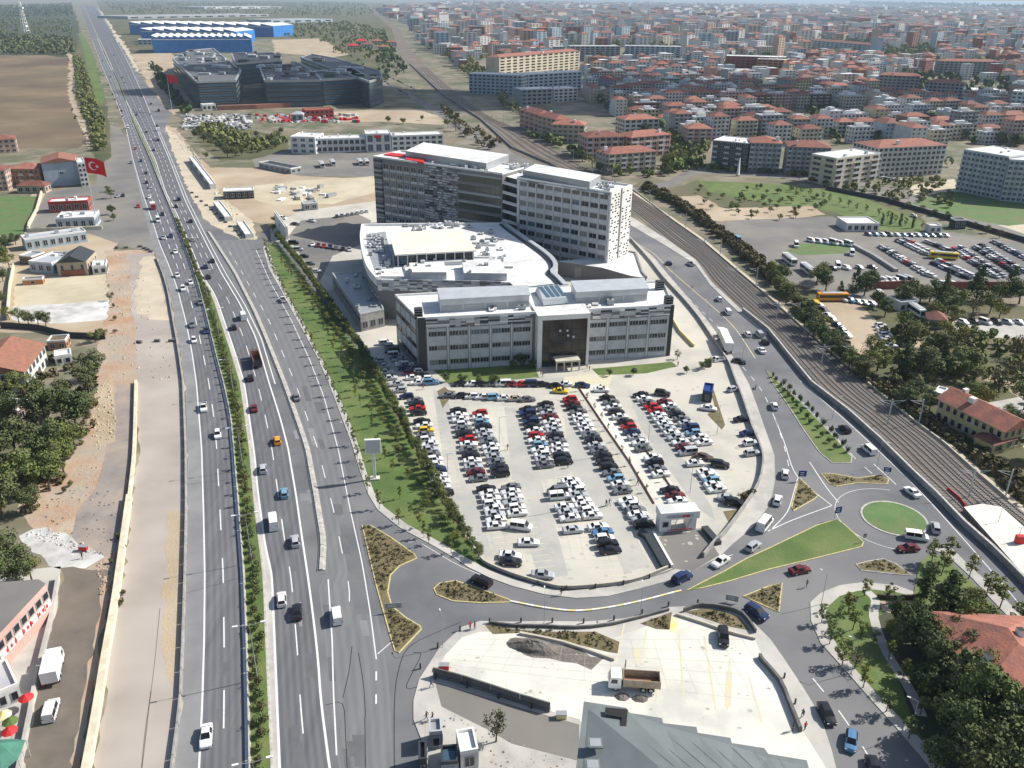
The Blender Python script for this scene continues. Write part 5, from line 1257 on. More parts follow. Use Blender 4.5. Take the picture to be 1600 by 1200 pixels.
leafmat('leaf_dry', (.055,.06,.03),(.09,.085,.04),(.13,.105,.05))
def leaf_cloud(kind, n, seed, size):
 """a crown of n leaf sprays in unit space (height 1), clumped so that gaps and lumps show"""
 r = np.random.RandomState(seed); V = []; F = []
 if kind == 'broad':
  nc = 15; C = r.normal(size=(nc, 3)); C /= np.linalg.norm(C, axis=1)[:, None]; C *= r.uniform(.45,.95, nc)[:, None]
  C = C * [.34,.34,.30] + [0,0,.62]; rad = r.uniform(.10,.19, nc)
 elif kind == 'cone':
  nc = 26; t = np.linspace(.08,.95, nc); a = r.uniform(0,6.28, nc); w = (1 - t) * .24; C = np.stack([np.cos(a) * w, np.sin(a) * w, t],1); rad = .05 + (1 - t) * .12
 elif kind == 'column':
  nc = 24; t = np.linspace(.05,.93, nc); a = r.uniform(0,6.28, nc); w = .06 * np.sin(np.clip(t * 3.1,.4,3.0)) + .02; C = np.stack([np.cos(a) * w, np.sin(a) * w, t],1); rad = np.full(nc, .085)
 elif kind == 'slim':
  nc = 12; t = np.linspace(.35,.95, nc); a = r.uniform(0,6.28, nc); w = r.uniform(.03,.16, nc); C = np.stack([np.cos(a) * w, np.sin(a) * w, t],1); rad = r.uniform(.05,.10, nc)
 else:
  nc = 10; a = r.uniform(0,6.28, nc); w = r.uniform(.0,.5, nc); C = np.stack([np.cos(a) * w, np.sin(a) * w, r.uniform(.3,.7, nc)],1); rad = r.uniform(.22,.36, nc)
 ci = r.choice(nc, n, p=rad / rad.sum()); d = r.normal(size=(n, 3)); d /= np.linalg.norm(d, axis=1)[:, None]
 P = C[ci] + d * (rad[ci] * r.uniform(.5,1.05, n))[:, None]
 nr = d + r.normal(size=(n, 3)) * .45; nr /= np.linalg.norm(nr, axis=1)[:, None]
 u = np.cross(nr, r.normal(size=(n, 3))); u /= np.linalg.norm(u, axis=1)[:, None]; w = np.cross(nr, u)
 s = size * r.uniform(.6,1.3, n)[:, None]
 q = np.stack([P - u * s, P - w * s * .6, P + u * s, P + w * s * .6],1); q[:, :, 2] = np.maximum(q[:, :, 2],.02)
 return q.reshape(-1,3), np.arange(n * 4).reshape(n, 4)
def mesh_np(name, V, F, m):
 me = bpy.data.meshes.new(name); me.vertices.add(len(V)); me.vertices.foreach_set('co', np.asarray(V, dtype=np.float32).ravel())
 k = F.shape[1]; me.loops.add(F.size); me.loops.foreach_set('vertex_index', F.astype(np.int32).ravel())
 me.polygons.add(len(F)); me.polygons.foreach_set('loop_start', np.arange(0, F.size, k, dtype=np.int32)); me.polygons.foreach_set('loop_total', np.full(len(F), k, dtype=np.int32))
 me.materials.append(M[m]); me.update(calc_edges=True); return me
def trunk_mesh(kind):
 mb = MB(); top = {'broad': .55, 'cone': .9, 'column': .85, 'slim': .85, 'bush': .45}[kind]; r0 = {'broad': .028, 'cone': .02, 'column': .016, 'slim': .014, 'bush': .03}[kind]
 mb.tube((0,0,-.01),(.01,.01, top * .5), r0, r0 * .75, 'bark', 6); mb.tube((.01,.01, top * .5),(0,0, top), r0 * .75, r0 * .35, 'bark', 6)
 if kind in ('broad', 'slim', 'bush'):
  for i in range(5):
   a = i * 1.31; L = .24 if kind == 'broad' else .12; mb.tube((0,0, top * (.5 + .09 * i)),(math.cos(a) * L, math.sin(a) * L, top * (.5 + .09 * i) + L * .8), r0 * .45, r0 * .15, 'bark', 4)
 return mb.mesh('trunk')
TR_ = {k: trunk_mesh(k) for k in ('broad', 'cone', 'column', 'slim', 'bush')}
CR_ = {}
for kind, lm, n, sz in (('broad', 'leaf_dark', 2300,.028),('broad', 'leaf_mid', 1900,.028),('broad', 'leaf_light', 1300,.028),('broad', 'leaf_dry', 600,.03),('cone', 'leaf_dark', 1300,.032),('column', 'leaf_dark', 900,.03),('slim', 'leaf_light', 330,.035),('slim', 'leaf_mid', 330,.035),('bush', 'leaf_mid', 360,.10),('bush', 'leaf_dark', 360,.10),('bush', 'leaf_dry', 300,.09),('bush', 'leaf_light', 300,.09)):
 for v in range(3):
  V, F = leaf_cloud(kind, n, 11 * v + len(CR_), sz); CR_[(kind, lm, v)] = mesh_np('crown', V, F, lm)
TNAME = {'broad': 'tree', 'cone': 'conifer_tree', 'column': 'cypress_tree', 'slim': 'young_tree', 'bush': 'bush'}
TWORD = {('broad', 'leaf_dark'): 'dark broad tree', ('broad', 'leaf_mid'): 'green broad tree', ('broad', 'leaf_light'): 'yellow-green broad tree', ('broad', 'leaf_dry'): 'thin brownish tree', ('cone', 'leaf_dark'): 'dark conifer', ('column', 'leaf_dark'): 'dark narrow cypress', ('slim', 'leaf_light'): 'yellow-green young tree', ('slim', 'leaf_mid'): 'green young tree', ('bush', 'leaf_mid'): 'green bush', ('bush', 'leaf_dark'): 'dark bush', ('bush', 'leaf_dry'): 'dry bush', ('bush', 'leaf_light'): 'yellow-green bush'}
def tree(u, v, h, kind='broad', leaf='leaf_dark', where='', group=None, wide=1.0, world=None, z=0.0):
 p = Vector((*world, 0)) if world else G(u, v)
 hs = group is not None and 'hedge' in group  # the hedge row is a line of small bushy trees
 r = empty('hedge_tree' if hs else TNAME[kind],(p.x, p.y, z), rnd.uniform(0,6.28), cat='hedge shrub' if hs else 'bush' if kind == 'bush' else 'tree', group=group)
 s = h * rnd.uniform(.9,1.12); w = s * wide * rnd.uniform(.9,1.1) * (1.25 if kind == 'broad' else 1); r.scale = (w, w, s)
 a = bpy.data.objects.new('trunk', TR_[kind]); b = bpy.data.objects.new('crown', CR_[(kind, leaf, rnd.randrange(3))])
 for o in (a, b): col.objects.link(o); o.parent = r
 THINGS.append((r, f'{TWORD[(kind, leaf)]} {where}')); return r
HK = set()
def path_trees(px, step, h, kind, leafs, where, group, jit=.6, off=0.0, wide=1.0, z=0.0, skip=.0):
 P = resample(offset(smooth_path(W(px),4), off), step)
 for p in P:
  if rnd.random() < skip: continue
  tree(0,0, h, kind, rnd.choice(leafs), where, group, wide, (p[0] + rnd.uniform(-jit, jit), p[1] + rnd.uniform(-jit, jit)), z)
HEDGE = [(434,374),(462,408),(495,452),(528,500),(560,545),(588,592),(612,635),(640,688),(668,738),(700,800),(727,845),(750,874)]
path_trees(HEDGE, 2.6,3.7, 'broad', ['leaf_mid', 'leaf_dark', 'leaf_mid', 'leaf_mid'], 'in the hedge row along the car park', 'hedge trees along the car park', .3, wide=.85, z=.15)
path_trees(PAV_R[:15],7.5,4.2, 'slim', ['leaf_light', 'leaf_mid'], 'at the pavement edge of the green strip', 'young trees on the green strip', .3, off=-1.2, z=.15)
path_trees([(440,410),(480,465),(515,530),(550,600),(590,690),(620,760),(660,830),(700,862)],6.0,3.6, 'slim', ['leaf_light', 'leaf_mid', 'leaf_light'], 'on the grass of the green strip', 'young trees on the green strip', 1.2, z=.15, skip=.15)
path_trees([(470,440),(530,530),(580,620),(620,700),(660,780),(705,850)],5.5,2.6, 'broad', ['leaf_mid', 'leaf_light', 'leaf_mid'], 'beside the hedge row', 'young trees on the green strip', 1.2, z=.15)
MED = [((LR(v) + edge_RLk(v)) / 2 + 1, v) for v in np.linspace(1290,345,60)]
path_trees(MED, 2.6,1.9, 'bush', ['leaf_mid', 'leaf_dark', 'leaf_mid', 'leaf_dry'], 'in the highway median', 'bushes in the highway median', .35, wide=.95, z=.15, skip=.06)
path_trees([((LR(v) + edge_RLk(v)) / 2 - 2, v) for v in (790,700,620,560,500,440)],5.5,3.4, 'slim', ['leaf_mid'], 'in the highway median', 'young trees in the highway median', .3, z=.15)
# long island, kerb side shrubs and trees
path_trees([(1207,590),(1240,632),(1275,672),(1310,712)],3.3,1.9, 'bush', ['leaf_dark', 'leaf_mid'], 'on the long planted island, car park side', 'bushes on the long island', .3, wide=.5, z=.15)
path_trees([(1225,602),(1262,640),(1300,680),(1326,712)],3.6,2.2, 'bush', ['leaf_dark'], 'on the long planted island, railway side', 'bushes on the long island', .3, wide=.5, z=.15)
# lawns in front of the hospital
for u, v, h, k, lf in ((697,598,3, 'broad', 'leaf_dark'),(722,600,3.2, 'broad', 'leaf_dark'),(748,600,3, 'broad', 'leaf_mid'),(772,601,3, 'broad', 'leaf_dark'),(800,578,3.4, 'broad', 'leaf_dark'),(830,577,3, 'broad', 'leaf_dark'),(815,575,4, 'broad', 'leaf_dark'),(952,588,2.4, 'broad', 'leaf_mid'),(989,587,2.4, 'broad', 'leaf_dark'),(1073,584,2.6, 'broad', 'leaf_dark'),(1096,578,3, 'broad', 'leaf_mid'),(1107,575,3, 'broad', 'leaf_light'),(1058,562,3, 'broad', 'leaf_dry'),(1160,783,2, 'bush', 'leaf_dry'),(1172,775,2, 'bush', 'leaf_dry')):
 tree(u, v, h, k, lf, 'around the hospital forecourt', 'planting on the hospital forecourt', z=.17)
path_trees([(905,612),(935,650),(975,715),(1020,790)],6,2.2, 'slim', ['leaf_dry' if False else 'leaf_mid'], 'left of the walkway', 'young trees along the walkway', .2, z=.13)
path_trees([(942,612),(985,675),(1030,745),(1060,790)],7,2.0, 'slim', ['leaf_mid'], 'right of the walkway', 'young trees along the walkway', .2, z=.13)
# left-hand grove
for u, v, h, lf in ((60,655,12, 'leaf_dark'),(98,640,11, 'leaf_dark'),(140,602,9, 'leaf_dark'),(120,660,10, 'leaf_dark'),(132,650,8, 'leaf_mid'),(25,700,11, 'leaf_dark'),(72,715,11, 'leaf_dark'),(100,728,9, 'leaf_mid'),(118,690,8, 'leaf_mid'),(40,765,11, 'leaf_mid'),(78,755,8, 'leaf_mid'),(5,800,12, 'leaf_dark'),(15,650,9, 'leaf_dark'),(150,580,8, 'leaf_dark'),(50,790,7, 'leaf_dark'),(-10,740,12, 'leaf_dark'),(100,700,9, 'leaf_mid'),(35,610,7, 'leaf_mid'),(5,880,9, 'leaf_dark'),(30,905,8, 'leaf_dark'),(50,895,6, 'leaf_mid'),(-15,910,9, 'leaf_dark')):
 tree(u, v + 12, h * 1.02, 'broad', lf, 'in the grove left of the dirt slope', 'grove left of the dirt slope', .88)
for u, v, h, lf in ((30,505,5, 'leaf_light'),(45,508,5, 'leaf_mid'),(60,508,5, 'leaf_mid'),(72,510,5, 'leaf_dark'),(15,500,5, 'leaf_light'),(5,440,6, 'leaf_dark'),(15,418,6, 'leaf_light'),(2,410,7, 'leaf_mid'),(10,390,6, 'leaf_dark'),(25,382,6, 'leaf_dark'),(5,475,6, 'leaf_dark'),(150,535,5, 'leaf_mid'),(160,530,4, 'leaf_light'),(178,345,4, 'leaf_mid'),(174,310,5, 'leaf_mid'),(176,335,5, 'leaf_dark'),(2,620,6, 'leaf_mid'),(172,470,3, 'leaf_dry'),(168,300,4, 'leaf_light'),(160,215,7, 'leaf_light'),(162,235,7, 'leaf_mid'),(158,225,6, 'leaf_dark')):
 tree(u, v, h, 'broad', lf, 'among the yards left of the highway', 'trees in the yards left of the highway')
for u, v in ((178,480),(180,500),(176,462),(192,860),(185,842),(173,880),(193,930),(190,945),(100,770),(110,760),(75,750),(180,520)):
 tree(u, v, 1.6, 'bush', rnd.choice(['leaf_mid', 'leaf_dry']), 'by the dirt road slope', 'bushes by the dirt road', .7)
# park at the lower right
for u, v, h, k, lf in ((1441,936,9, 'column', 'leaf_dark'),(1470,975,11, 'cone', 'leaf_dark'),(1455,985,8, 'cone', 'leaf_dark'),(1425,1010,8, 'broad', 'leaf_dark'),(1400,985,7, 'broad', 'leaf_dark'),(1395,1010,6, 'broad', 'leaf_mid'),(1440,1035,8, 'broad', 'leaf_dark'),(1475,1020,8, 'broad', 'leaf_mid'),(1500,1000,7, 'broad', 'leaf_mid'),(1530,990,7, 'broad', 'leaf_mid'),(1515,965,6, 'broad', 'leaf_mid'),(1500,1050,8, 'broad', 'leaf_dark'),(1465,1070,9, 'broad', 'leaf_dark'),(1440,1085,6, 'broad', 'leaf_dark'),(1490,1100,10, 'cone', 'leaf_dark'),(1525,1090,9, 'broad', 'leaf_mid'),(1480,1150,9, 'broad', 'leaf_mid'),(1530,1140,11, 'broad', 'leaf_mid'),(1500,1190,10, 'broad', 'leaf_dark'),(1550,1180,11, 'cone', 'leaf_dark'),(1590,1160,9, 'broad', 'leaf_dark'),(1600,1210,11, 'broad', 'leaf_mid'),(1560,1230,11, 'broad', 'leaf_dark'),(1460,1205,7, 'broad', 'leaf_dark'),(1520,1240,10, 'broad', 'leaf_dark'),(1610,1250,10, 'broad', 'leaf_mid'),(1555,1110,7, 'broad', 'leaf_dark'),(1560,1060,4, 'broad', 'leaf_mid'),(1545,1030,6, 'broad', 'leaf_mid'),(1425,970,5, 'broad', 'leaf_mid'),(1490,975,6, 'broad', 'leaf_dark'),(1540,1130,9, 'broad', 'leaf_dark')):
 tree(u, v, h, k, lf, 'in the dense grove of the corner park', 'dense grove in the corner park', .78 if k == 'broad' else 1.3, z=.15)
for u, v, h, lf in ((1325,958,4, 'leaf_light'),(1332,985,4.5, 'leaf_light'),(1343,1000,4, 'leaf_light'),(1312,968,3, 'leaf_mid'),(1350,932,4, 'leaf_light'),(1388,1030,4, 'leaf_light'),(1410,1062,4, 'leaf_light'),(1443,1100,4, 'leaf_light'),(1437,1118,3.5, 'leaf_mid'),(1480,885,6.5, 'leaf_light'),(1513,905,5.5, 'leaf_light'),(1540,935,6, 'leaf_light'),(1562,950,6, 'leaf_light'),(1590,985,6, 'leaf_light'),(1455,880,5, 'leaf_mid'),(1470,900,5, 'leaf_mid'),(1335,1045,3, 'leaf_dry'),(1385,945,4, 'leaf_light'),(1365,1010,3, 'leaf_mid')):
 tree(u, v, h, 'broad' if lf == 'leaf_dry' else 'slim', lf, 'on the lawn of the corner park', 'young trees in the corner park', 1.5, z=.15)
path_trees([(1290,975),(1310,1022),(1350,1070),(1395,1118),(1440,1170)],5.2,4.2, 'slim', ['leaf_mid', 'leaf_light'], 'along the pavement of the corner park', 'street trees along the corner park', .2, wide=1.5, z=.13, off=-.8)
# beyond the railway
for u, v, h, k, lf in [(1205,445,7, 'broad', 'leaf_dark'),(1216,458,7, 'broad', 'leaf_mid'),(1228,476,8, 'broad', 'leaf_dark'),(1222,440,7, 'broad', 'leaf_mid'),(1210,432,6, 'broad', 'leaf_light'),(1243,494,7, 'broad', 'leaf_dark'),(1256,512,7, 'broad', 'leaf_dark'),(1262,495,6, 'broad', 'leaf_dark'),(1270,528,7, 'broad', 'leaf_dark'),(1285,540,7, 'broad', 'leaf_dark'),(1278,518,6, 'broad', 'leaf_mid'),(1298,556,7, 'broad', 'leaf_dark'),(1312,566,6, 'broad', 'leaf_dark'),(1325,578,6, 'broad', 'leaf_mid'),(1340,588,6, 'broad', 'leaf_dark'),(1300,538,6, 'broad', 'leaf_dark'),
 (1275,446,7, 'broad', 'leaf_mid'),(1290,455,8, 'broad', 'leaf_dark'),(1283,440,7, 'broad', 'leaf_mid'),(1312,460,5, 'cone', 'leaf_dark'),(1335,455,9, 'cone', 'leaf_dark'),(1350,462,8, 'broad', 'leaf_dark'),(1360,452,7, 'broad', 'leaf_dark'),(1372,480,7, 'broad', 'leaf_dark'),(1382,495,7, 'broad', 'leaf_dark'),(1405,478,8, 'broad', 'leaf_dark'),(1420,470,8, 'broad', 'leaf_dark'),(1436,478,9, 'broad', 'leaf_dark'),(1452,472,9, 'broad', 'leaf_dark'),(1470,480,9, 'cone', 'leaf_dark'),(1475,460,9, 'cone', 'leaf_dark'),(1480,490,8, 'broad', 'leaf_mid'),(1502,478,7, 'broad', 'leaf_light'),(1524,470,12, 'cone', 'leaf_dark'),(1530,440,5, 'broad', 'leaf_mid'),(1560,472,8, 'broad', 'leaf_mid'),(1577,460,10, 'cone', 'leaf_dark'),(1592,475,9, 'broad', 'leaf_dark'),(1546,490,7, 'broad', 'leaf_light'),(1518,495,7, 'broad', 'leaf_dry'),(1485,505,6, 'broad', 'leaf_light'),(1460,500,7, 'broad', 'leaf_mid'),(1560,500,6, 'broad', 'leaf_light'),
 (1415,525,8, 'broad', 'leaf_light'),(1430,535,8, 'broad', 'leaf_mid'),(1407,588,10, 'column', 'leaf_dark'),(1414,592,10, 'column', 'leaf_dark'),(1450,592,9, 'broad', 'leaf_dark'),(1470,578,10, 'cone', 'leaf_dark'),(1462,560,8, 'broad', 'leaf_dark'),(1492,592,8, 'broad', 'leaf_mid'),(1508,580,8, 'broad', 'leaf_mid'),(1500,560,9, 'broad', 'leaf_dry'),(1482,545,9, 'broad', 'leaf_light'),(1522,600,6, 'broad', 'leaf_mid'),(1360,560,8, 'broad', 'leaf_light'),(1348,575,7, 'broad', 'leaf_dry'),(1370,580,7, 'broad', 'leaf_light'),(1580,600,8, 'broad', 'leaf_dry'),(1560,612,7, 'broad', 'leaf_dry'),(1420,630,6, 'broad', 'leaf_dark'),(1408,640,6, 'broad', 'leaf_dark'),(1430,618,5, 'broad', 'leaf_dark'),(1452,640,5, 'broad', 'leaf_mid'),(1600,640,8, 'broad', 'leaf_mid'),(1530,640,8, 'broad', 'leaf_light'),(1520,632,7, 'broad', 'leaf_mid'),(1596,685,8, 'broad', 'leaf_dark'),(1575,660,5, 'broad', 'leaf_mid'),(1610,720,7, 'broad', 'leaf_dark'),(1557,705,4, 'cone', 'leaf_dark'),(1592,560,7, 'broad', 'leaf_dry')]:
 tree(u, v, h * 1.04, k, lf, 'among the lots beyond the railway', 'trees among the lots beyond the railway', 1.05)
path_trees([(1320,590),(1400,650),(1480,715),(1560,775)],8,2.0, 'bush', ['leaf_dry', 'leaf_dark'], 'on the scrub beside the platform tracks', 'bushes beside the platform tracks', 3.0, off=6, wide=.8)
for i in range(60):
 u, v = rnd.uniform(1060,1300), rnd.uniform(292,345)
 if inside((u, v),[(1070,300),(1110,290),(1260,296),(1300,320),(1230,345),(1130,345)]): tree(u, v, 3.2, 'broad', rnd.choice(['leaf_mid', 'leaf_light', 'leaf_mid']), 'in the young park by the roundabout street', 'young park trees')
path_trees([(1240,300),(1330,325),(1440,360)],7,4, 'slim', ['leaf_mid'], 'on the green verge above the grey lot', 'trees on the green verge', 2, wide=1.6)
path_trees([(1375,350),(1400,352),(1440,358)],5,6, 'column', ['leaf_dark'], 'on the green verge above the grey lot', 'trees on the green verge', 1)
path_trees([(1230,278),(1330,300),(1450,335),(1580,378)],9,4, 'broad', ['leaf_mid', 'leaf_dry'], 'along the street beyond the young park', 'street trees beyond the park', 1)
# north of the hospital
for u, v, h, lf in ((305,215,7, 'leaf_dark'),(318,222,7, 'leaf_dark'),(345,235,7, 'leaf_dark'),(356,246,8, 'leaf_dark'),(368,246,7, 'leaf_mid'),(378,243,6, 'leaf_dark'),(330,228,6, 'leaf_mid'),(322,248,5, 'leaf_mid'),(430,232,7, 'leaf_mid'),(420,222,6, 'leaf_mid'),(440,210,6, 'leaf_mid'),(400,215,6, 'leaf_dark'),(608,192,6, 'leaf_dark'),(630,194,6, 'leaf_dark'),(700,200,8, 'leaf_light'),(712,205,9, 'leaf_dry'),(718,198,7, 'leaf_light'),(705,190,7, 'leaf_dark'),(660,188,5, 'leaf_dark'),(430,350,4, 'leaf_light'),(426,362,4, 'leaf_mid'),(500,222,3, 'leaf_mid'),(1052,258,10, 'leaf_light'),(1065,250,9, 'leaf_light'),(1040,262,9, 'leaf_mid'),(1010,215,11, 'leaf_dark'),(1030,222,9, 'leaf_dark'),(1000,212,8, 'leaf_mid'),(1075,262,7, 'leaf_dark'),(910,252,8, 'leaf_dark'),(925,262,8, 'leaf_light'),(935,270,7, 'leaf_light'),(940,262,6, 'leaf_mid'),(1045,275,6, 'leaf_mid'),(990,232,7, 'leaf_light')):
 tree(u, v, h, 'broad', lf, 'north of the hospital', 'trees north of the hospital')
# woods and shrubbery as masses
def woods(name, px, n, h, lf, label, per=14, big=1.0):
 r = np.random.RandomState(len(name) * 7 + n); pts = W(px); xs = [p[0] for p in pts]; ys = [p[1] for p in pts]; P = []
 while len(P) < n:
  x, y = r.uniform(min(xs), max(xs)), r.uniform(min(ys), max(ys))
  if inside((x, y), pts): P.append((x, y))
 P = np.array(P); N = len(P) * per; C = np.repeat(P, per, 0); hh = np.repeat(r.uniform(.6,1.3, len(P)) * h, per)
 d = r.normal(size=(N, 3)); d /= np.linalg.norm(d, axis=1)[:, None]; rad = (hh * .38 * big)[:, None]
 c = np.concatenate([C, (hh * .55)[:, None]],1) + d * rad * [1,1,.9]
 nr = d + r.normal(size=(N, 3)) * .3; nr /= np.linalg.norm(nr, axis=1)[:, None]; u = np.cross(nr, r.normal(size=(N, 3))); u /= np.linalg.norm(u, axis=1)[:, None]; w = np.cross(nr, u)
 s = rad * .62; q = np.stack([c - u * s, c - w * s, c + u * s, c + w * s],1); q[:, :, 2] = np.maximum(q[:, :, 2],.03)
 o = link(name, mesh_np(name, q.reshape(-1,3), np.arange(N * 4).reshape(N, 4), lf)); return tag(o, label, 'woodland', kind='stuff')
woods('woodland', [(-60,55),(60,58),(112,60),(118,88),(60,86),(-60,88)],900,9, 'leaf_dark', 'dark belt of woodland above the brown field')
woods('woodland', [(-100,12),(60,8),(112,6),(115,26),(40,28),(-100,34)],1800,12, 'leaf_dark', 'far dark woodland at the top left', 8)
woods('woodland', [(-80,34),(60,30),(110,30),(115,55),(-80,54)],420,7, 'leaf_mid', 'scattered trees between the two woodland belts')
woods('shrubbery', [(114,92),(124,88),(138,120),(150,160),(164,205),(168,240),(150,240),(142,215),(125,165)],420,5, 'leaf_mid', 'shrubbery between the brown field and the highway')
woods('shrubbery', [(300,202),(345,200),(400,222),(440,214),(448,225),(400,240),(350,232)],160,5, 'leaf_mid', 'shrubbery behind the scrap yard')
woods('woodland', [(160,4),(560,4),(600,20),(560,26),(200,24),(180,22)],1800,12, 'leaf_dark', 'far belt of trees behind the factories', 8)
woods('woodland', [(445,40),(545,35),(600,48),(612,80),(590,118),(520,85),(530,70),(440,56)],420,9, 'leaf_mid', 'trees round the red-roofed group beside the railway')
woods('shrubbery', [(660,70),(690,80),(740,130),(790,170),(860,215),(930,262),(945,272),(935,262),(860,205),(800,165),(755,110),(715,75),(690,60)],500,7, 'leaf_mid', 'trees lining the far side of the railway')
woods('shrubbery', [(232,100),(246,105),(300,180),(290,182),(255,145)],140,6, 'leaf_dark', 'trees lining the right side of the highway')
woods('thicket', [(1003,296),(1055,322),(1110,362),(1150,396),(1200,440),(1300,545),(1345,590),(1360,600),(1330,560),(1250,480),(1205,425),(1150,380),(1110,350),(1055,312),(1010,290)],330,3.4, 'leaf_dry', 'low dry thicket along the far rail edge', 40)
for i, (px, n) in enumerate((([(567,824),(580,824),(612,843),(646,867),(625,882),(608,900),(605,925),(589,915)],260),([(608,950),(633,968),(654,981),(622,1017),(612,1000)],110),([(680,920),(690,913),(712,910),(750,922),(790,937),(750,941),(707,937)],130),([(1252,752),(1276,775),(1242,795),(1240,785)],60),([(1288,743),(1340,750),(1375,745),(1386,752),(1340,753),(1300,757)],60),([(1166,933),(1200,919),(1220,914),(1216,952),(1200,947)],70),([(1340,883),(1380,875),(1420,897),(1390,894)],50),([(760,978),(930,990),(965,1006),(962,1019),(880,1001),(800,988)],120),([(1075,958),(1130,957),(1165,983),(1140,977),(1100,965)],60),([(1003,976),(1048,959),(1044,983)],40))):
 woods('island_weeds', px, n, .45, 'leaf_dry', 'dry weeds on ' + ['the long dry island by the highway', 'the lower tip of the long dry island', 'the leaf-shaped island', 'the dry triangular island', 'the thin island by the railway', 'the small dry triangle', 'the island below the roundabout', 'the earth bed of the lower lot', 'the bed at the top right of the lower lot', 'the small bed on the lower lot edge'][i],7,1.3)
woods('undergrowth', [(1335,585),(1400,600),(1460,660),(1590,740),(1640,790),(1600,790),(1540,735),(1480,690),(1400,635)],420,1.5, 'leaf_dry', 'dry undergrowth along the tracks by the yellow house', 14,1.3)
woods('undergrowth', [(1380,520),(1470,500),(1610,540),(1700,640),(1600,640),(1480,600),(1400,600),(1360,560)],260,2.2, 'leaf_mid', 'undergrowth among the trees beyond the railway', 16,1.2)
woods('undergrowth', [(-60,560),(40,560),(150,560),(160,640),(120,745),(60,800),(-60,860)],260,1.6, 'leaf_dry', 'undergrowth beneath the grove left of the dirt slope', 16,1.3)

# ============================================================ OTHER BUILDINGS
WC = {'white': (.66,.66,.64), 'cream': (.60,.53,.40), 'pink': (.52,.33,.28), 'grey': (.34,.35,.36), 'light blue': (.42,.50,.56), 'yellow': (.56,.47,.24), 'orange': (.50,.22,.10), 'beige': (.46,.39,.30), 'brown': (.22,.13,.09), 'dark': (.06,.065,.07), 'salmon': (.55,.38,.30), 'green': (.30,.36,.26), 'red': (.34,.08,.06)}
_jm = {}
def gbox(name, label, a, b, depth, h, wall='white', roof='flat', roofm='roof_tile', floors=3, nb=6, cat='building', wcol='glass_dark', side=True, left=False, par='white', units=0, ww=.55, wh=.5, balc=False, group=None, z=0.0, joined=False, rh=2.2, world=False, over=.6, frontz=0):
 """building standing on its front base line a-b, running back by depth metres"""
 A, B = (Vector(a), Vector(b)) if world else (Vector(G2(*a)), Vector(G2(*b)))
 d = (B - A).normalized(); n = Vector((-d.y, d.x)); C_, D_ = B + n * depth, A + n * depth; c = (A + C_) / 2; L = (B - A).length; rz = math.atan2(d.y, d.x)
 t = empty(name, (c.x, c.y, z), rz, label, cat, group)
 me = MB().box(-L / 2, L / 2,-depth / 2, depth / 2,0, h, 'wall_obj').mesh('wall'); o = link('wall', me, t, color=WC[wall])
 if roof == 'flat':
  link('roof', MB().box(-L / 2 + .3, L / 2 - .3,-depth / 2 + .3, depth / 2 - .3, h, h + .12, roofm if roofm != 'roof_tile' else 'roof_white').mesh('roof'), t)
  p = MB(); 
  for x0, x1, y0, y1 in ((-L / 2, L / 2,-depth / 2,-depth / 2 + .28),(-L / 2, L / 2, depth / 2 - .28, depth / 2),(-L / 2,-L / 2 + .28,-depth / 2 + .28, depth / 2 - .28),(L / 2 - .28, L / 2,-depth / 2 + .28, depth / 2 - .28)): p.box(x0, x1, y0, y1, h, h + .6, par)
  link('parapet', p.mesh('parapet'), t)
 elif roof != 'none':
  link('roof', MB().hip(-L / 2, L / 2,-depth / 2, depth / 2, h, rh, roofm, over, roof == 'gable', 'panel_white').mesh('roof'), t)
 for i in range(units):
  x, y = rnd.uniform(-L / 2 + 1.5, L / 2 - 1.5), rnd.uniform(-depth / 2 + 1.5, depth / 2 - 1.5); w = rnd.uniform(.8,2.2)
  link('roof_unit' if roof == 'flat' else 'chimney', MB().box(x - w / 2, x + w / 2, y - .7, y + .7, h, h + (rnd.uniform(.8,1.8) if roof == 'flat' else rh + .4), rnd.choice(['metal_light', 'white', 'metal_grey']) if roof == 'flat' else 'white').mesh('roof_unit'), t)
 fh = h / floors; sides = [(0, L, (-L / 2,-depth / 2),0)]
 if side: sides.append((1, depth, (L / 2,-depth / 2), math.pi / 2))
 if left: sides.append((2, depth, (-L / 2, depth / 2),-math.pi / 2))
 J = MB()
 for k_, LL_, (ox, oy), ang in sides:
  n_ = nb if k_ == 0 else max(1, round(nb * depth / L)); w = LL_ / n_
  for i in range(n_):
   for f_ in range(floors):
    zz = f_ * fh + fh * (1 - wh) * .55; s = (i + .5) * w; x, y = ox + math.cos(ang) * s, oy + math.sin(ang) * s
    if joined:
     J.box(-w * ww / 2, w * ww / 2,-.06,0, zz, zz + fh * wh, wcol, rz=ang, org=(x, y, 0))
    else:
     link('window', win_mesh(round(w * ww, 1), round(fh * wh, 1), wcol, 'panel_white' if wall != 'white' else 'metal_grey', 2 if w * ww > 1.4 else 1), t, (x + math.sin(ang) * .03, y - math.cos(ang) * .03, zz), ang)
    if balc and k_ == 0 and i % 2 == 0 and f_ > 0:
     link('balcony', _bal(round(w * .9,1)), t, (x, y, f_ * fh), ang)
 if joined and J.v: o = link('windows', J.mesh('windows'), t); o['kind'] = 'stuff'
 if label is None: THINGS.append((t, None))
 return t
_bm = {}
def _bal(w):
 if w not in _bm: _bm[w] = MB().box(-w / 2, w / 2,-1.2,0,-.15,0, 'white', bottom=True).box(-w / 2, w / 2,-1.2,-1.12,0,.9, 'panel_white').mesh('balcony')
 return _bm[w]
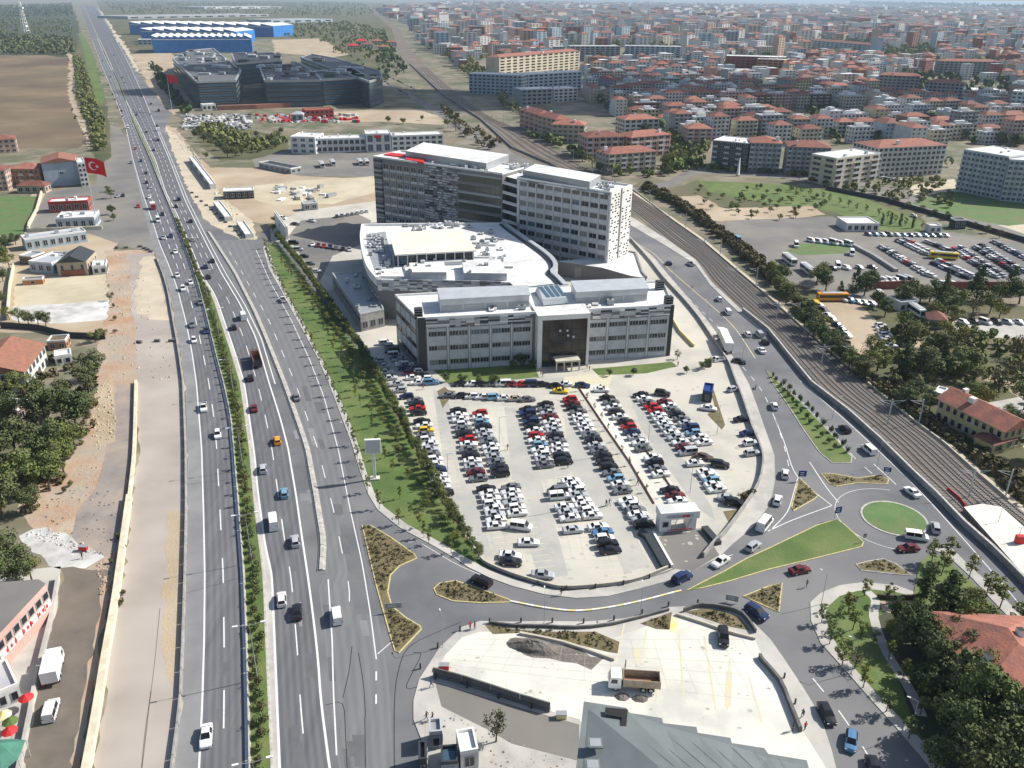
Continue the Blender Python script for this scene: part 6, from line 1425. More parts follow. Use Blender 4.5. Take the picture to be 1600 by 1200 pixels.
# --- bottom right: grey ribbed roof with stepped eaves
HB = 13.0
q = T([(912,1099),(1240,1170),(1270,1330),(890,1330)], HB)
gb = empty('grey_roofed_building', cen(q),0, 'grey metal-roofed building with stepped eaves cut off by the bottom edge of the picture', 'building')
steps = T([(912,1098),(925,1100),(978,1108),(984,1116),(1034,1124),(1036,1132),(1088,1138),(1090,1147),(1141,1155),(1143,1163),(1194,1171),(1200,1180),(1260,1190),(1300,1330),(885,1330)], HB)
part(MB().prism(offset(ccw(steps) + [ccw(steps)[0]],.6)[:-1],0, HB - .4, 'panel_white'), 'wall', gb)
part(MB().prism(steps, HB - .4, HB + .25, 'metal_grey', bottom=True, top='roof_slate'), 'eaves', gb)
R0, R1, R2 = G(920,1108, HB), G(1028,1196, HB + 2.6), G(1260,1210, HB + 2.6)
ia = T([(920,1108),(980,1112),(1038,1134),(1092,1149),(1146,1165),(1200,1184),(1258,1196)], HB + .26)
rb = MB(); P1 = [Vector((*p, HB + .28)) for p in ia]
for i in range(len(P1) - 1): 
 t0, t1 = i / (len(P1) - 1),(i + 1) / (len(P1) - 1); rb.face([R1.lerp(R2, t0), R1.lerp(R2, t1), P1[i + 1], P1[i]], 'roof_slate')
part(rb, 'roof_slope', gb)
lo = [Vector((*p, HB + .28)) for p in T([(920,1108),(898,1330)], HB + .28)]; R3 = Vector((*G2(1010,1300),0)); R3 = G(1080,1330, HB + 2.6)
part(MB().face([lo[1], lo[0], R1], 'roof_slate').face([lo[1], R1, R3], 'roof_slate').face([R1, R2, G(1300,1330, HB + 2.6), R3], 'roof_slate'), 'roof_slope', gb)
for k in range(1,9):
 t = k / 9; a = P1[0].lerp(P1[-1], t); b = R1.lerp(R2, t); part(MB().tube(a + Vector((0,0,.05)), b + Vector((0,0,.05)),.025,.025, 'metal_grey', 4), 'roof_seam', gb)
for px in ([(946,1106),(981,1109),(978,1141),(967,1140),(972,1122),(944,1117)],): part(MB().prism(T(px, HB + .9), HB + .9, HB + 1.0, 'black'), 'roof_opening', gb)
for (u, v) in ((930,1162),(926,1196)):
 p = G(u, v, HB + 1.4); part(MB().box(-.9,.9,-.8,.8,0,.22, 'roof_slate', org=tuple(p)).box(-.7,.7,-.6,.6,.22,.27, 'metal_grey', org=tuple(p)), 'skylight', gb)
# kiosks at the bottom
gbox('kiosk', 'dark flat-roofed kiosk at the bottom edge left of the white hut', (655,1215),(668,1214),3.2,3, 'dark', roofm='metal_dark', floors=1, nb=1, par='metal_dark', cat='kiosk')
gbox('kiosk', 'small grey rooftop plant hut behind the dark kiosk', (672,1172),(692,1170),2.6,3, 'grey', roofm='metal_grey', floors=1, nb=1, par='metal_light', cat='kiosk')
gbox('hut', 'white flat-roofed hut at the bottom edge near the bare tree', (720,1205),(748,1200),4.0,3.2, 'white', floors=1, nb=1, cat='hut')
gbox('kiosk', 'blue-grey low shed between the dark kiosk and the white hut', (690,1215),(716,1213),3.0,2.4, 'grey', roofm='glass_blue', floors=1, nb=1, par='metal_dark', cat='shed')
# --- bottom left: pink shop with dark roof and signs, tents
q = T([(-120,960),(-5,910),(60,905),(72,912),(-10,1000),(-60,1100)],6.5)
pk = empty('pink_shop', cen(q),0, 'pink-walled shop with dark grey roof and red lettering at the left edge', 'shop')
part(MB().prism(q, 0,6.5, 'wall_obj', top='asphalt_old'), 'wall', pk, color=(.62,.38,.33))
for i in range(0): pass
a, b = q[4], q[3]; F = Facade(pk, a, b)
for i in range(7): F.put('window', win_mesh(1.4,1.3),(i + .5) * F.L / 7,3.9,.03); F.put('shop_sign', panel_mesh(F.L / 7 - .4,1.2, 'white', .15),(i + .5) * F.L / 7,2.2)
for i in range(12): F.put('letter', panel_mesh(.5,.7, 'red' if i % 4 else 'panel_white', .2),(i + .7) * F.L / 13,2.45)
F2 = Facade(pk, q[5], q[4])
for i in range(6): F2.put('window', win_mesh(1.5,1.4),(i + .5) * F2.L / 6,3.7,.03); F2.put('shop_sign', panel_mesh(F2.L / 6 - .4,1.3, rnd.choice(['white', 'red']),.15),(i + .5) * F2.L / 6,1.9)
wall_thing('garden_wall', [(92,905),(82,965),(66,1030),(58,1062),(48,1120),(36,1180),(20,1260)],1.2,.5, 'pavement', 'low pale boundary wall between the shop yard and the brown road')
gbox('shop_shed', 'pale grey shed roof beside the shop signs at the left edge', (-20,1120),(36,1095),7,3, 'white', roofm='metal_light', floors=1, nb=3, cat='shed')
for u, v, m_, lab in ((5,1115, 'paint_yellow', 'yellow parasol in the shop yard, uppermost'),(15,1125, 'grass', 'green parasol in the shop yard, middle one'),(14,1140, 'red', 'red parasol in the shop yard, lowest of three'),(40,1088, 'red', 'red stall canopy by the boundary wall')):
 p = G(u, v, 2.4); t = empty('parasol', (p.x, p.y, 0),0, lab, 'parasol'); mb = MB(); n = 8
 for i in range(n):
  a0, a1 = i * 2 * math.pi / n, (i + 1) * 2 * math.pi / n; mb.face([(1.15 * math.cos(a0),1.15 * math.sin(a0),2.1),(1.15 * math.cos(a1),1.15 * math.sin(a1),2.1),(0,0,2.8)], m_)
 mb.build('canopy', t); MB().tube((0,0,0),(0,0,2.7),.04,.04, 'metal_light', 5).build('pole', t)
gt = T([(-30,1150),(22,1148),(38,1150),(26,1180),(0,1200),(-40,1215)],4); t = empty('green_tent', cen(gt),0, 'green peaked awning at the bottom left corner', 'awning'); ap = Vector((*cen(gt)[:2],5.4)); mb = MB()
for i in range(len(gt)): mb.face([(*ccw(gt)[i],3.2),(*ccw(gt)[(i + 1) % len(gt)],3.2), ap], 'green_cloth') if 'green_cloth' in M else None
mat('green_cloth', (.07,.20,.15), c2=(.05,.15,.11), scale=.5)
mb = MB()
for i in range(len(gt)): mb.face([(*ccw(gt)[i],3.2),(*ccw(gt)[(i + 1) % len(gt)],3.2), ap], 'green_cloth')
part(mb, 'canopy', t); mb = MB(); [mb.tube((*p, 0),(*p, 3.2),.06,.06, 'metal_light', 5) for p in gt[:1] + gt[2:3] + gt[3:4]]; part(mb, 'pole', t, kind='stuff')
# --- left edge buildings
gbox('red_roofed_hall', 'white hall with faded red pitched roof at the left edge above the grove', (-60,620),(45,612),20,6, 'white', 'gable', 'roof_tile_old', 2,5, rh=3.2)
gbox('brick_house', 'house with dark grey pitched roof, beige gable and brick base', (92,432),(139,430),14,5.5, 'beige', 'none', floors=1, nb=3, ww=.3)
t = bpy.data.objects['brick_house']; o = link('roof', MB().hip(-7,7,-4.6,4.6,5.5,2.6, 'metal_dark', .6, True).mesh('roof'), t); L = bpy.data.objects['brick_house']
o.rotation_euler = (0,0, math.pi / 2); link('brick_base', MB().box(-4.3,4.3,-7.3,-6.9,0,2.4, 'brick').mesh('brick_base'), t)
gbox('shed', 'light blue-grey annex roof left of the dark-roofed house', (48,425),(84,428),14,4, 'light blue', roofm='metal_light', floors=1, nb=3, units=2, cat='shed')
gbox('shed', 'brown low shed at the left end of the yard', (32,412),(52,414),7,3, 'brown', roofm='metal_grey', floors=1, nb=2, cat='shed')
gbox('canopy_hall', 'pale blue flat canopy roof behind the dark-roofed house', (42,392),(138,378),8,4.5, 'light blue', roofm='metal_light', floors=1, nb=8, units=3)
gbox('fuel_station', 'white and pale blue fuel station canopy with flat roof', (90,360),(150,357),14,5, 'light blue', roofm='roof_white', floors=1, nb=5, units=4, cat='fuel station')
gbox('fuel_station_shop', 'fuel station shop with red edged white roof', (78,333),(140,330),9,5, 'red', roofm='roof_white', floors=1, nb=5, units=2, cat='shop', par='red')
gbox('shed', 'small white box beside the dark-roofed house', (146,430),(168,428),9,3, 'white', floors=1, nb=2, cat='shed', units=1)
gbox('workshop', 'tall hall with pale blue metal front by the red flag', (72,292),(128,288),22,13, 'light blue', 'gable', 'roof_tile_old', 1,1, ww=.1, wh=.1, rh=2.5)
gbox('apartment_block', 'white block with dark window column right beside the flagpole', (128,292),(140,291),16,13, 'white', floors=5, nb=2)
gbox('apartment_block', 'orange block with red roof left of the pale blue hall', (18,292),(66,292),14,10, 'orange', 'hip', floors=3, nb=6, balc=True)
gbox('apartment_block', 'white and orange block cut off by the left edge', (-50,300),(14,298),14,11, 'salmon', 'hip', floors=4, nb=8, balc=True)
gbox('apartment_block', 'small red-roofed block behind, at the left edge', (-40,242),(28,238),16,9, 'salmon', 'hip', floors=3, nb=7)
gbox('low_house', 'low house with red roof below the pale blue hall', (28,302),(72,302),7,4, 'beige', 'hip', floors=1, nb=4)
wall_thing('boundary_wall', [(66,300),(58,330),(46,352),(44,362),(160,358)],1.6,.8, 'wall_cream', 'pale wall round the fuel station yard beside the football field')
gbox('excavator_shed', 'orange and brown stacked timber along the yellow yard', (36,446),(68,444),3,1.8, 'orange', roofm='wood', floors=1, nb=1, ww=.2, cat='stack')
wall_thing('boundary_wall', [(22,418),(16,450),(12,500)],1.8,.5, 'wall_cream', 'cream wall left of the yellow yard')
wall_thing('yard_fence', [(2,512),(60,516),(110,528),(165,530)],2.0,.3, 'metal_dark', 'dark fence below the white gravel yard', 'fence')
gbox('shed', 'orange-tarped shed in front of the white gravel yard', (76,548),(105,546),5,2.6, 'orange', roofm='wood', floors=1, nb=2, cat='shed')
gbox('shed', 'white low shed roof beside the orange-tarped shed', (88,572),(114,568),5,2.6, 'white', floors=1, nb=2, cat='shed')
gbox('shed', 'brown timber shed among the trees at the left edge', (-20,655),(30,660),6,3, 'brown', roofm='wood', floors=1, nb=3, cat='shed')
# --- right: yellow house, red-roofed house, hut
gbox('yellow_house', 'long yellow two-storey house with red tiled roof beyond the platform', (1460,655),(1560,707),9,6, 'yellow', 'gable', 'roof_tile', 2,9, left=True, units=2, over=.7, rh=2.4)
gbox('house_annex', 'low annex with small red roof at the near end of the yellow house', (1548,712),(1584,700),5,3, 'yellow', 'hip', 'roof_tile', 1,2, rh=1, cat='annex')
gbox('red_roofed_house', 'house with wide red hipped roof behind the dark grove', (1520,1120),(1680,1130),17,5.5, 'white', 'hip', 'roof_tile', 2,8, rh=3.6, over=1.0)
o = bpy.data.objects['red_roofed_house']
for x, y in ((-5.5,-4.5),(1.5,1)): link('chimney', MB().box(x - .5, x + .5, y - .5, y + .5,7.0,8.8 if y < 0 else 9.6, 'white', top='black').mesh('chimney'), o)
gbox('small_hut', 'small hut with orange pyramid roof among the trees beyond the railway', (1448,512),(1476,515),6,3.2, 'grey', 'hip', 'roof_tile', 1,2, cat='hut', rh=2)
gbox('shed', 'white awning roof between the lots beyond the railway', (1405,487),(1432,484),7,3, 'white', floors=1, nb=3, cat='shed')
gbox('shed', 'broad white canopy roof at the top of the grey lot', (1322,362),(1372,362),13,3.5, 'white', floors=1, nb=5, cat='canopy')
gbox('container', 'small white cabin on the green verge', (1452,364),(1470,364),5,3, 'white', floors=1, nb=2, cat='cabin')
gbox('container', 'dark cabin beside the street gate', (1490,358),(1508,358),5,4, 'dark', roofm='metal_dark', floors=1, nb=2, cat='cabin')
gbox('white_roof_shed', 'white roofed shed right of the long yellow house', (1455,628),(1470,632),5,2.6, 'white', floors=1, nb=1, cat='shed')
wall_thing('lot_wall', [(1358,452),(1434,450)],3.0,.5, 'brick', 'red-brown retaining wall below the row of white vans')
wall_thing('lot_wall', [(1478,452),(1570,452),(1660,456)],3.0,.5, 'brick', 'red-brown retaining wall at the right below the crowded lot')
wall_thing('lot_hedge', [(1330,384),(1365,402),(1400,425)],1.3,1.6, 'concrete_grey', 'rubble strip dividing the grey lot from the crowded lot')
wall_thing('street_wall', [(1290,296),(1380,314),(1480,343),(1600,378),(1700,410)],2.2,.5, 'metal_dark', 'dark wall along the far side of the street by the football field')
# station platform with fence and sloping roofs
q = T([(1506,792),(1535,787),(1565,792),(1760,965),(1700,1010)],1.2)
pf = empty('station_platform', cen(q),0, 'pale station platform between the tracks at the right edge', 'platform')
part(MB().prism(q, .1,1.2, 'concrete_dark', top='concrete_bright'), 'slab', pf)
for (u, v) in ((1560,815),(1590,845),(1625,880)): p = G(u, v, 1.2); part(MB().tube((p.x, p.y, 1.2),(p.x, p.y, 4.4),.07,.05, 'metal_light', 5).box(-.5,.5,-.06,.06,4.3,4.42, 'metal_light', org=(p.x, p.y, 0)), 'platform_lamp', pf)
p = G(1592,848,1.2); t = empty('notice_stand', (p.x, p.y, 1.2),0, 'red notice stand on the station platform', 'notice stand'); MB().box(-.8,.8,-.5,.5,0,1.7, 'red').build('cabinet', t)
wall_thing('platform_fence', [(1480,765),(1500,782),(1512,800)],.7,.1, 'red', 'red barrier at the end of the station platform', 'fence')
wall_thing('rail_wall', RWL[13:],1.4,.45, 'concrete_grey', 'concrete wall between the ramp road and the railway tracks', cap='kerb')
wall_thing('rail_wall', [(985,293),(1050,344),(1100,379),(1150,422),(1200,464),(1250,509),(1300,552),(1362,605),(1425,657),(1475,694),(1525,739),(1575,782)],.7,.3, 'wall_cream', 'low pale wall on the far side of the railway tracks')
wall_thing('rail_wall', [(640,100),(690,147),(752,188),(800,232),(860,257),(900,280)],1.5,.4, 'concrete_grey', 'pale wall beside the railway north of the hospital')
# --- north: white long building
A0, B0 = (455,236),(694,232)
gbox('white_block', 'left end pavilion of the long white building north of the hospital', (456,240),(494,241),20,11, 'white', floors=3, nb=3, wcol='glass_blue', units=2)
gbox('white_block', 'long left wing of the white building north of the hospital', (495,239),(572,237),15,9, 'white', floors=2, nb=9, units=3, wh=.55, ww=.7, balc=True)
gbox('white_block', 'central pavilion with blue glass in the long white building north of the hospital', (573,238),(612,237),18,12, 'white', floors=2, nb=3, wcol='glass_blue', units=2, ww=.6, wh=.7)
o = bpy.data.objects['white_block.002']; link('red_sign', MB().box(-3,2,-9.25,-9.05,9.6,11.4, 'red').mesh('red_sign'), o)
gbox('white_block', 'right wing of the white building north of the hospital', (613,236),(693,233),15,10, 'white', floors=3, nb=8, units=2, ww=.6)
gbox('shed', 'long low dark shed roof beside the curved yard north of the hospital', (405,262),(455,272),8,3, 'grey', roofm='metal_dark', floors=1, nb=6, cat='shed')
for i, (u, v, n) in enumerate(((495,250,4),(512,247,4),(522,247,2),(555,246,4),(565,246,4),(578,248,2))):
 A_, B_ = G(u, v), G(u + 16 if n > 2 else u + 8, v + (22 if n > 2 else 12)); c = (A_ + B_) / 2
 if n > 2:
  t = empty('parked_bus', (c.x, c.y, .03), math.atan2(B_.y - A_.y, B_.x - A_.x), None, 'bus', 'long white vehicles parked north of the hospital'); THINGS.append((t, 'long white bus parked in the yard north of the hospital'))
  for nn, me, off, pt in PROTO['bus']: o = bpy.data.objects.new(nn, me); col.objects.link(o); o.parent = t; o.location = off; o.color = (.74,.74,.73,1)
# construction strip: long white sheds
for a, b, d, h, lab in (((296,252),(329,296),3.2,2.6, 'longest white shed roof on the sandy strip beside the highway'),((334,322),(352,346),3.6,1.8, 'middle white shed on the sandy strip beside the highway'),((370,352),(384,373),3.6,1.5, 'rounded white shed at the lower tip of the sandy strip')):
 gbox('site_shed', lab, a, b, d, h, 'white', floors=1, nb=4, cat='shed', side=False)
gbox('site_office', 'white-roofed site office with dark base on the sandy strip', (350,312),(397,310),9,4, 'dark', roofm='roof_white', floors=1, nb=5, cat='site office')
gbox('site_gate', 'white site wall beside the tip of the green strip', (430,350),(447,375),1.2,5.5, 'white', floors=1, nb=1, ww=.1, wh=.1, cat='wall')
gbox('site_office', 'grey flat cabin at the yard behind the tower', (475,330),(497,328),5,3.5, 'grey', roofm='metal_grey', floors=1, nb=2, cat='cabin')
for i in range(26):
 u, v = rnd.uniform(432,520), rnd.uniform(290,312); p = G(u, v); w = rnd.uniform(1,4); o = MB().box(-w, w, -rnd.uniform(.5,1.5), rnd.uniform(.5,1.5),0, rnd.uniform(.5,2), rnd.choice(['white', 'white', 'metal_grey', 'metal_light', 'stone_beige'])).build('material_stack', loc=(p.x, p.y, 0), rz=rnd.uniform(0,3)); tag(o, None, 'material stack', 'material stacks on the building site'); THINGS.append((o, 'pale stack of building material on the site behind the podium'))
# scrap yard: pale heap of small things
sy = MB()
for i in range(420):
 u, v = rnd.uniform(284,392), rnd.uniform(180,203); p = G(u, v); w = rnd.uniform(.6,2.6); sy.box(-w, w, -1,1,0, rnd.uniform(.4,2.2), rnd.choice(['white', 'white', 'metal_light', 'metal_grey', 'panel_taupe', 'stone_beige', 'metal_dark']), rz=rnd.uniform(0,3), org=(p.x, p.y, 0))
tag(sy.build('scrap_yard_goods'), 'jumble of pale goods in the scrap yard beside the highway', 'goods', kind='stuff')
sy = MB()
for i in range(150):
 u, v = rnd.uniform(400,560), rnd.uniform(180,192); p = G(u, v); w = rnd.uniform(.6,2.6); sy.box(-w, w, -1,1,0, rnd.uniform(.4,2.6), rnd.choice(['red', 'red', 'metal_light', 'white', 'metal_grey', 'panel_taupe']), rz=rnd.uniform(0,3), org=(p.x, p.y, 0))
tag(sy.build('machinery_yard_goods'), 'red and grey machinery in the yard behind the long white building', 'goods', kind='stuff')
gbox('red_frame_shed', 'red steel frame shed behind the long white building', (478,186),(522,184),14,7, 'red', roofm='roof_tile_old', floors=2, nb=6, cat='shed', par='red', joined=True)
gbox('tank_shed', 'small grey domed shed left of the red frame shed', (456,190),(474,190),8,6, 'grey', 'hip', 'metal_light', 1,2, cat='shed')
gbox('entrance_lodge', 'white entrance lodge in front of the dark glass offices', (317,173),(338,172),10,5, 'white', floors=1, nb=3, cat='lodge', joined=True)
wall_thing('office_forecourt_roof', [(340,172),(400,170),(470,166),(520,163)],4,6, 'roof_tile_old', 'long low red-edged canopy in front of the dark glass offices', 'canopy')
# dark glass office blocks
for lab, px, nf in (('front left block of the dark glass offices', [(307,128),(367,126),(376,111),(333,76),(296,79),(270,92)],1),('front middle block of the dark glass offices', [(414,127),(502,126),(486,111),(468,100),(405,103)],1),('right block of the dark glass offices', [(503,125),(575,121),(548,105),(518,110),(490,112)],1),('rear left block of the dark glass offices', [(368,100),(440,94),(437,83),(362,84)],1),('rear right block of the dark glass offices', [(576,128),(597,122),(594,112),(525,92),(487,85),(470,90),(500,101)],1)):
 q = T(px, 24); t = empty('glass_office', cen(q),0, lab, 'building'); part(MB().prism(q, 0,24, 'metal_dark', top='asphalt_patch' if 'front' in lab else 'metal_dark'), 'wall', t); part(ribbon(MB(), ccw(q) + [ccw(q)[0]],1.6,25, 'metal_grey', 23), 'parapet', t)
 roof_units(t, q, 24,40 if 'front' in lab else 10, m=('metal_light', 'metal_grey', 'concrete_dark'), smin=3, smax=12, hmax=3.5)
 C_ = ccw(q)
 for i in range(len(C_)):
  a, b = C_[i], C_[(i + 1) % len(C_)]; F = Facade(t, a, b)
  if F.n.y > .2 and abs(F.n.x) < .8: continue
  for k in range(5): F.put('glass_band', panel_mesh(round(F.L, 0) - 2,2.6, 'glass_blue', .3), F.L / 2,1 + k * 4.6); F.put('spandrel_band', panel_mesh(round(F.L, 0) - 1,.6, 'concrete_dark', .5), F.L / 2,4 + k * 4.6)
gbox('portico', 'white portico at the foot of the dark glass offices', (523,160),(576,157),8,8, 'white', floors=1, nb=4, cat='portico', joined=True, ww=.8, wh=.75)
# blue factory with sawtooth white roofs
def factory(lab, a, b, d, h, n, wallm='blue_factory'):
 A_, B_ = Vector(G2(*a)), Vector(G2(*b)); dd = (B_ - A_).normalized(); L = (B_ - A_).length; c = (A_ + B_) / 2 + Vector((-dd.y, dd.x)) * d / 2
 t = empty('factory_hall', (c.x, c.y, 0), math.atan2(dd.y, dd.x), lab, 'factory'); MB().box(-L / 2, L / 2,-d / 2, d / 2,0, h, wallm).build('wall', t); w = L / n
 for i in range(n):
  x = -L / 2 + i * w; mb = MB(); mb.face([(x + .3,-d / 2, h + 5),(x + w, -d / 2, h + .1),(x + w, d / 2, h + .1),(x + .3, d / 2, h + 5)], 'roof_white'); mb.face([(x + .3,-d / 2, h),(x + .3,-d / 2, h + 5),(x + .3, d / 2, h + 5),(x + .3, d / 2, h)], wallm); mb.face([(x + .3,-d / 2, h),(x + w, -d / 2, h),(x + .3,-d / 2, h + 5)], wallm); mb.build('roof_bay', t)
 link('band', MB().box(-L / 2 + 2, L / 2 - 2,-d / 2 - .3,-d / 2, h - 3, h - 1.5, 'roof_white', bottom=True).mesh('band'), t)
 return t
factory('front blue factory hall with white bays', (240,83),(395,82),110,25,14); factory('middle blue factory hall with white sawtooth roof', (222,66),(370,68),120,24,8); factory('rear blue factory hall with long white sawtooth roof', (204,54),(428,58),130,26,12)
gbox('factory_office', 'small pale office left of the blue factory', (216,70),(238,70),30,10, 'light blue', floors=2, nb=3, joined=True)
gbox('green_hall', 'row of teal halls right of the blue factory', (424,36),(520,34),150,10, 'light blue', roofm='metal_grey', floors=1, nb=6, joined=True)
gbox('grey_hall', 'far pale grey hall above the blue factory', (320,14),(440,13),250,12, 'white', roofm='metal_light', floors=1, nb=6, joined=True)
gbox('grey_hall', 'far dark workshops above the blue factory', (200,30),(420,26),200,10, 'grey', roofm='metal_grey', floors=1, nb=12, joined=True)
for i, (u, v) in enumerate(((552,78),(575,76),(600,80),(565,70),(590,70),(612,72))):
 gbox('low_house', None, (u - 9, v),(u + 8, v),22,8, rnd.choice(['white', 'cream']), 'hip', 'red' if i % 3 == 0 else 'roof_tile', 2,4, joined=True, group='red-roofed group left of the railway', rh=4, over=1); THINGS[-1] = (THINGS[-1][0], 'red-roofed building in the group left of the railway')
# --- landmarks in the city
for lab, a, b, d, h, wl, fl, nb, rf in (('long pale apartment block with curved roofs behind the railway, left half', (733,146),(815,150),22,21, 'light blue', 6,12, 'flat'),('long pale apartment block behind the railway, right half', (818,148),(908,142),22,21, 'light blue', 6,12, 'flat'),('upper terrace with orange roof behind the long pale block', (780,122),(905,108),22,26, 'cream', 7,14, 'hip'),
 ('grey slab block with many floors in the middle of the city', (890,96),(968,96),25,24, 'grey', 7,10, 'flat'),('pale slab block right of the grey slab in the city', (975,95),(1062,97),25,24, 'light blue', 7,11, 'flat'),('brick-red long block in the middle of the city', (1132,115),(1225,118),30,24, 'red', 6,12, 'flat'),('orange-red block beside the brick-red long block', (1180,118),(1222,120),20,22, 'orange', 6,5, 'flat'),
 ('blue-grey row in the city below the green park, left', (1262,80),(1360,90),30,22, 'light blue', 6,14, 'hip'),('dark blue-grey slab in the city, left of two', (1370,145),(1432,148),18,20, 'grey', 6,9, 'hip'),('dark blue-grey slab in the city, right of two', (1440,158),(1500,162),18,20, 'grey', 6,9, 'hip'),
 ('long grey row behind the two dark slabs', (1465,118),(1560,120),24,20, 'grey', 6,13, 'hip'),('dark block with white flat roof by the roundabout street', (1110,262),(1165,268),22,17, 'dark', 5,6, 'flat'),('grey six-storey balcony block with red roof, left of the gap', (1168,268),(1216,270),20,18, 'grey', 6,7, 'hip'),('grey six-storey balcony block with red roof, right of the gap', (1226,272),(1292,275),20,17, 'grey', 6,9, 'hip'),
 ('white corner block with rounded glass base by the street', (1300,292),(1368,282),18,16, 'cream', 5,5, 'flat'),('wide balcony block with dark red roof behind the street', (1365,278),(1470,272),24,18, 'white', 6,14, 'hip'),('blue-white apartment tower with long balconies, left part', (1492,298),(1560,312),28,23, 'light blue', 8,10, 'flat'),('blue-white apartment tower with long balconies, right part', (1562,314),(1660,322),28,22, 'light blue', 8,12, 'flat'),
 ('pale blue tower behind the blue-white apartment tower', (1572,185),(1640,190),24,24, 'light blue', 7,8, 'flat'),('pink block with red roof beside the railway, far left of its group', (812,198),(842,208),13,14, 'pink', 4,4, 'hip'),('pink block with red roof, second in the railway group', (840,208),(868,216),13,14, 'salmon', 4,4, 'hip'),('brown-fronted block with red roof, third in the railway group', (862,222),(912,224),16,13, 'beige', 4,6, 'hip'),
 ('pink block with two red roofs, fourth in the railway group', (916,248),(974,246),20,14, 'pink', 4,6, 'hip'),('beige long block with red roof nearest the railway bend', (950,272),(1024,266),16,12, 'beige', 4,8, 'hip'),('pink block behind the beige long block', (985,248),(1046,242),18,14, 'pink', 4,6, 'hip'),('white and red-roofed block behind the dark trees', (975,214),(1028,212),18,13, 'white', 4,6, 'hip'),('pink balcony block beside the dark block', (1072,232),(1110,232),16,14, 'pink', 5,4, 'hip'),
 ('grey-blue office in the shade by the railway', (815,165),(862,163),20,15, 'grey', 4,6, 'flat'),('white office right of the grey-blue office', (865,160),(902,158),18,13, 'white', 4,5, 'flat'),('large pale flat-roofed hall at the right side of the city', (1500,150),(1570,152),40,6, 'white', 1,8, 'flat')):
 gbox('city_building', lab, a, b, d, h, wl, rf, 'roof_tile' if rf == 'hip' else 'roof_white', fl, nb, joined=a[1] < 200, units=3 if rf == 'flat' else 1, balc=a[1] > 225, rh=3, left=a[0] > 900, ww=.62)
p = Vector(G2(41,54)); t = empty('lattice_tower', (p.x, p.y, 0),0, 'tall white lattice tower among the woods at the top left', 'tower')
for sx in (-1,1):
 for sy in (-1,1): MB().tube((sx * 7, sy * 7,0),(sx * 1.5, sy * 1.5,78),.8,.5, 'white', 4).build('leg', t)
for k in range(1,9): w = 7 - k * .62; MB().box(-w, w, -w, w, k * 9, k * 9 + 1, 'white', bottom=True).build('frame', t)
for z in (18,60): MB().box(-6,6,-3,3, z, z + 4, 'white', bottom=True).build('crossarm', t)
p = Vector(G2(1153,275)); t = empty('monument', (p.x, p.y, 0),0, 'slim white monument on the grass by the roundabout street', 'monument'); MB().prism([(-1,-1),(1,-1),(1,1),(-1,1)],0,.8, 'pavement').build('plinth', t); MB().tube((0,0,.8),(0,0,11),1.0,.3, 'white', 4).build('shaft', t)

# ============================================================ THE CITY
BLOCKS = {}
def block_mesh(w, d, fl, roof, nb):
 k = (w, d, fl, roof, nb)
 if k in BLOCKS: return BLOCKS[k]
 h = fl * 3.0; wm = MB().box(-w / 2, w / 2,-d / 2, d / 2,0, h, 'wall_obj').mesh('wall')
 if roof == 'hip': rm = MB().hip(-w / 2, w / 2,-d / 2, d / 2, h, 2.6, 'roof_tile', .5).mesh('roof')
 else:
  r = MB().box(-w / 2 + .2, w / 2 - .2,-d / 2 + .2, d / 2 - .2, h, h + .1, 'roof_obj'); r.box(-w / 2, w / 2,-d / 2,-d / 2 + .2, h, h + .7, 'roof_obj').box(-w / 4, w / 6,0, d / 4, h + .1, h + 2.4, 'white'); r.tube((w / 3, d / 5, h),(w / 3, d / 5, h + 1.5),.7,.7, 'metal_light', 6); rm = r.mesh('roof')
 J = MB(); bw = w / nb
 for i in range(nb):
  for f_ in range(fl):
   z = f_ * 3 + .9; x = -w / 2 + (i + .5) * bw
   if i % 2 == 0 and f_: J.box(x - bw * .45, x + bw * .45,-d / 2 - 1.0,-d / 2, z - 1.0, z - .1, 'panel_white', bottom=True)
   J.box(x - bw * .28, x + bw * .28,-d / 2 - .06,-d / 2, z, z + 1.5, 'glass_dark')
 ns = max(2, int(d / 3.6))
 for s in (-1,1):
  for i in range(ns):
   for f_ in range(fl): y = -d / 2 + (i + .5) * d / ns; J.box(min(s * w / 2, s * (w / 2 + .06)), max(s * w / 2, s * (w / 2 + .06)), y - .6, y + .6, f_ * 3 + 1, f_ * 3 + 2.3, 'glass_dark')
 BLOCKS[k] = (wm, rm, J.mesh('windows')); return BLOCKS[k]
mat('roof_obj', (.5,.5,.5), c2=(.30,.30,.31), scale=.05, jitter=.4)
CITY = [(560,2),(572,8),(640,40),(665,72),(735,118),(806,180),(905,238),(985,283),(1040,280),(1085,256),(1200,256),(1290,266),(1420,284),(1500,284),(1600,300),(1900,330),(2300,330),(2300,30),(1700,13),(1400,5),(560,-3)]
KEEP = [[(725,95),(912,95),(915,160),(800,170),(725,150)],[(805,160),(910,155),(1050,225),(1115,220),(1115,280),(940,285),(805,205)],[(1100,225),(1480,230),(1480,300),(1100,285)],[(1485,225),(1680,235),(1700,330),(1485,310)],[(880,74),(1070,74),(1070,104),(880,104)],[(1125,92),(1230,92),(1230,126),(1125,126)],[(1255,60),(1365,66),(1365,98),(1255,92)],[(1365,118),(1505,120),(1510,168),(1365,160)],[(1455,98),(1565,98),(1565,124),(1455,124)],[(1370,78),(1470,78),(1465,103),(1370,100)],[(1495,128),(1585,128),(1585,160),(1495,160)],[(1565,160),(1650,160),(1650,195),(1565,195)]]
WP = ['white'] * 8 + ['cream'] * 4 + ['salmon'] * 2 + ['pink', 'grey', 'grey', 'light blue', 'beige', 'yellow', 'brown', 'green']
cr = random.Random(99); LIST = []
ca, sa = math.cos(.22), math.sin(.22)
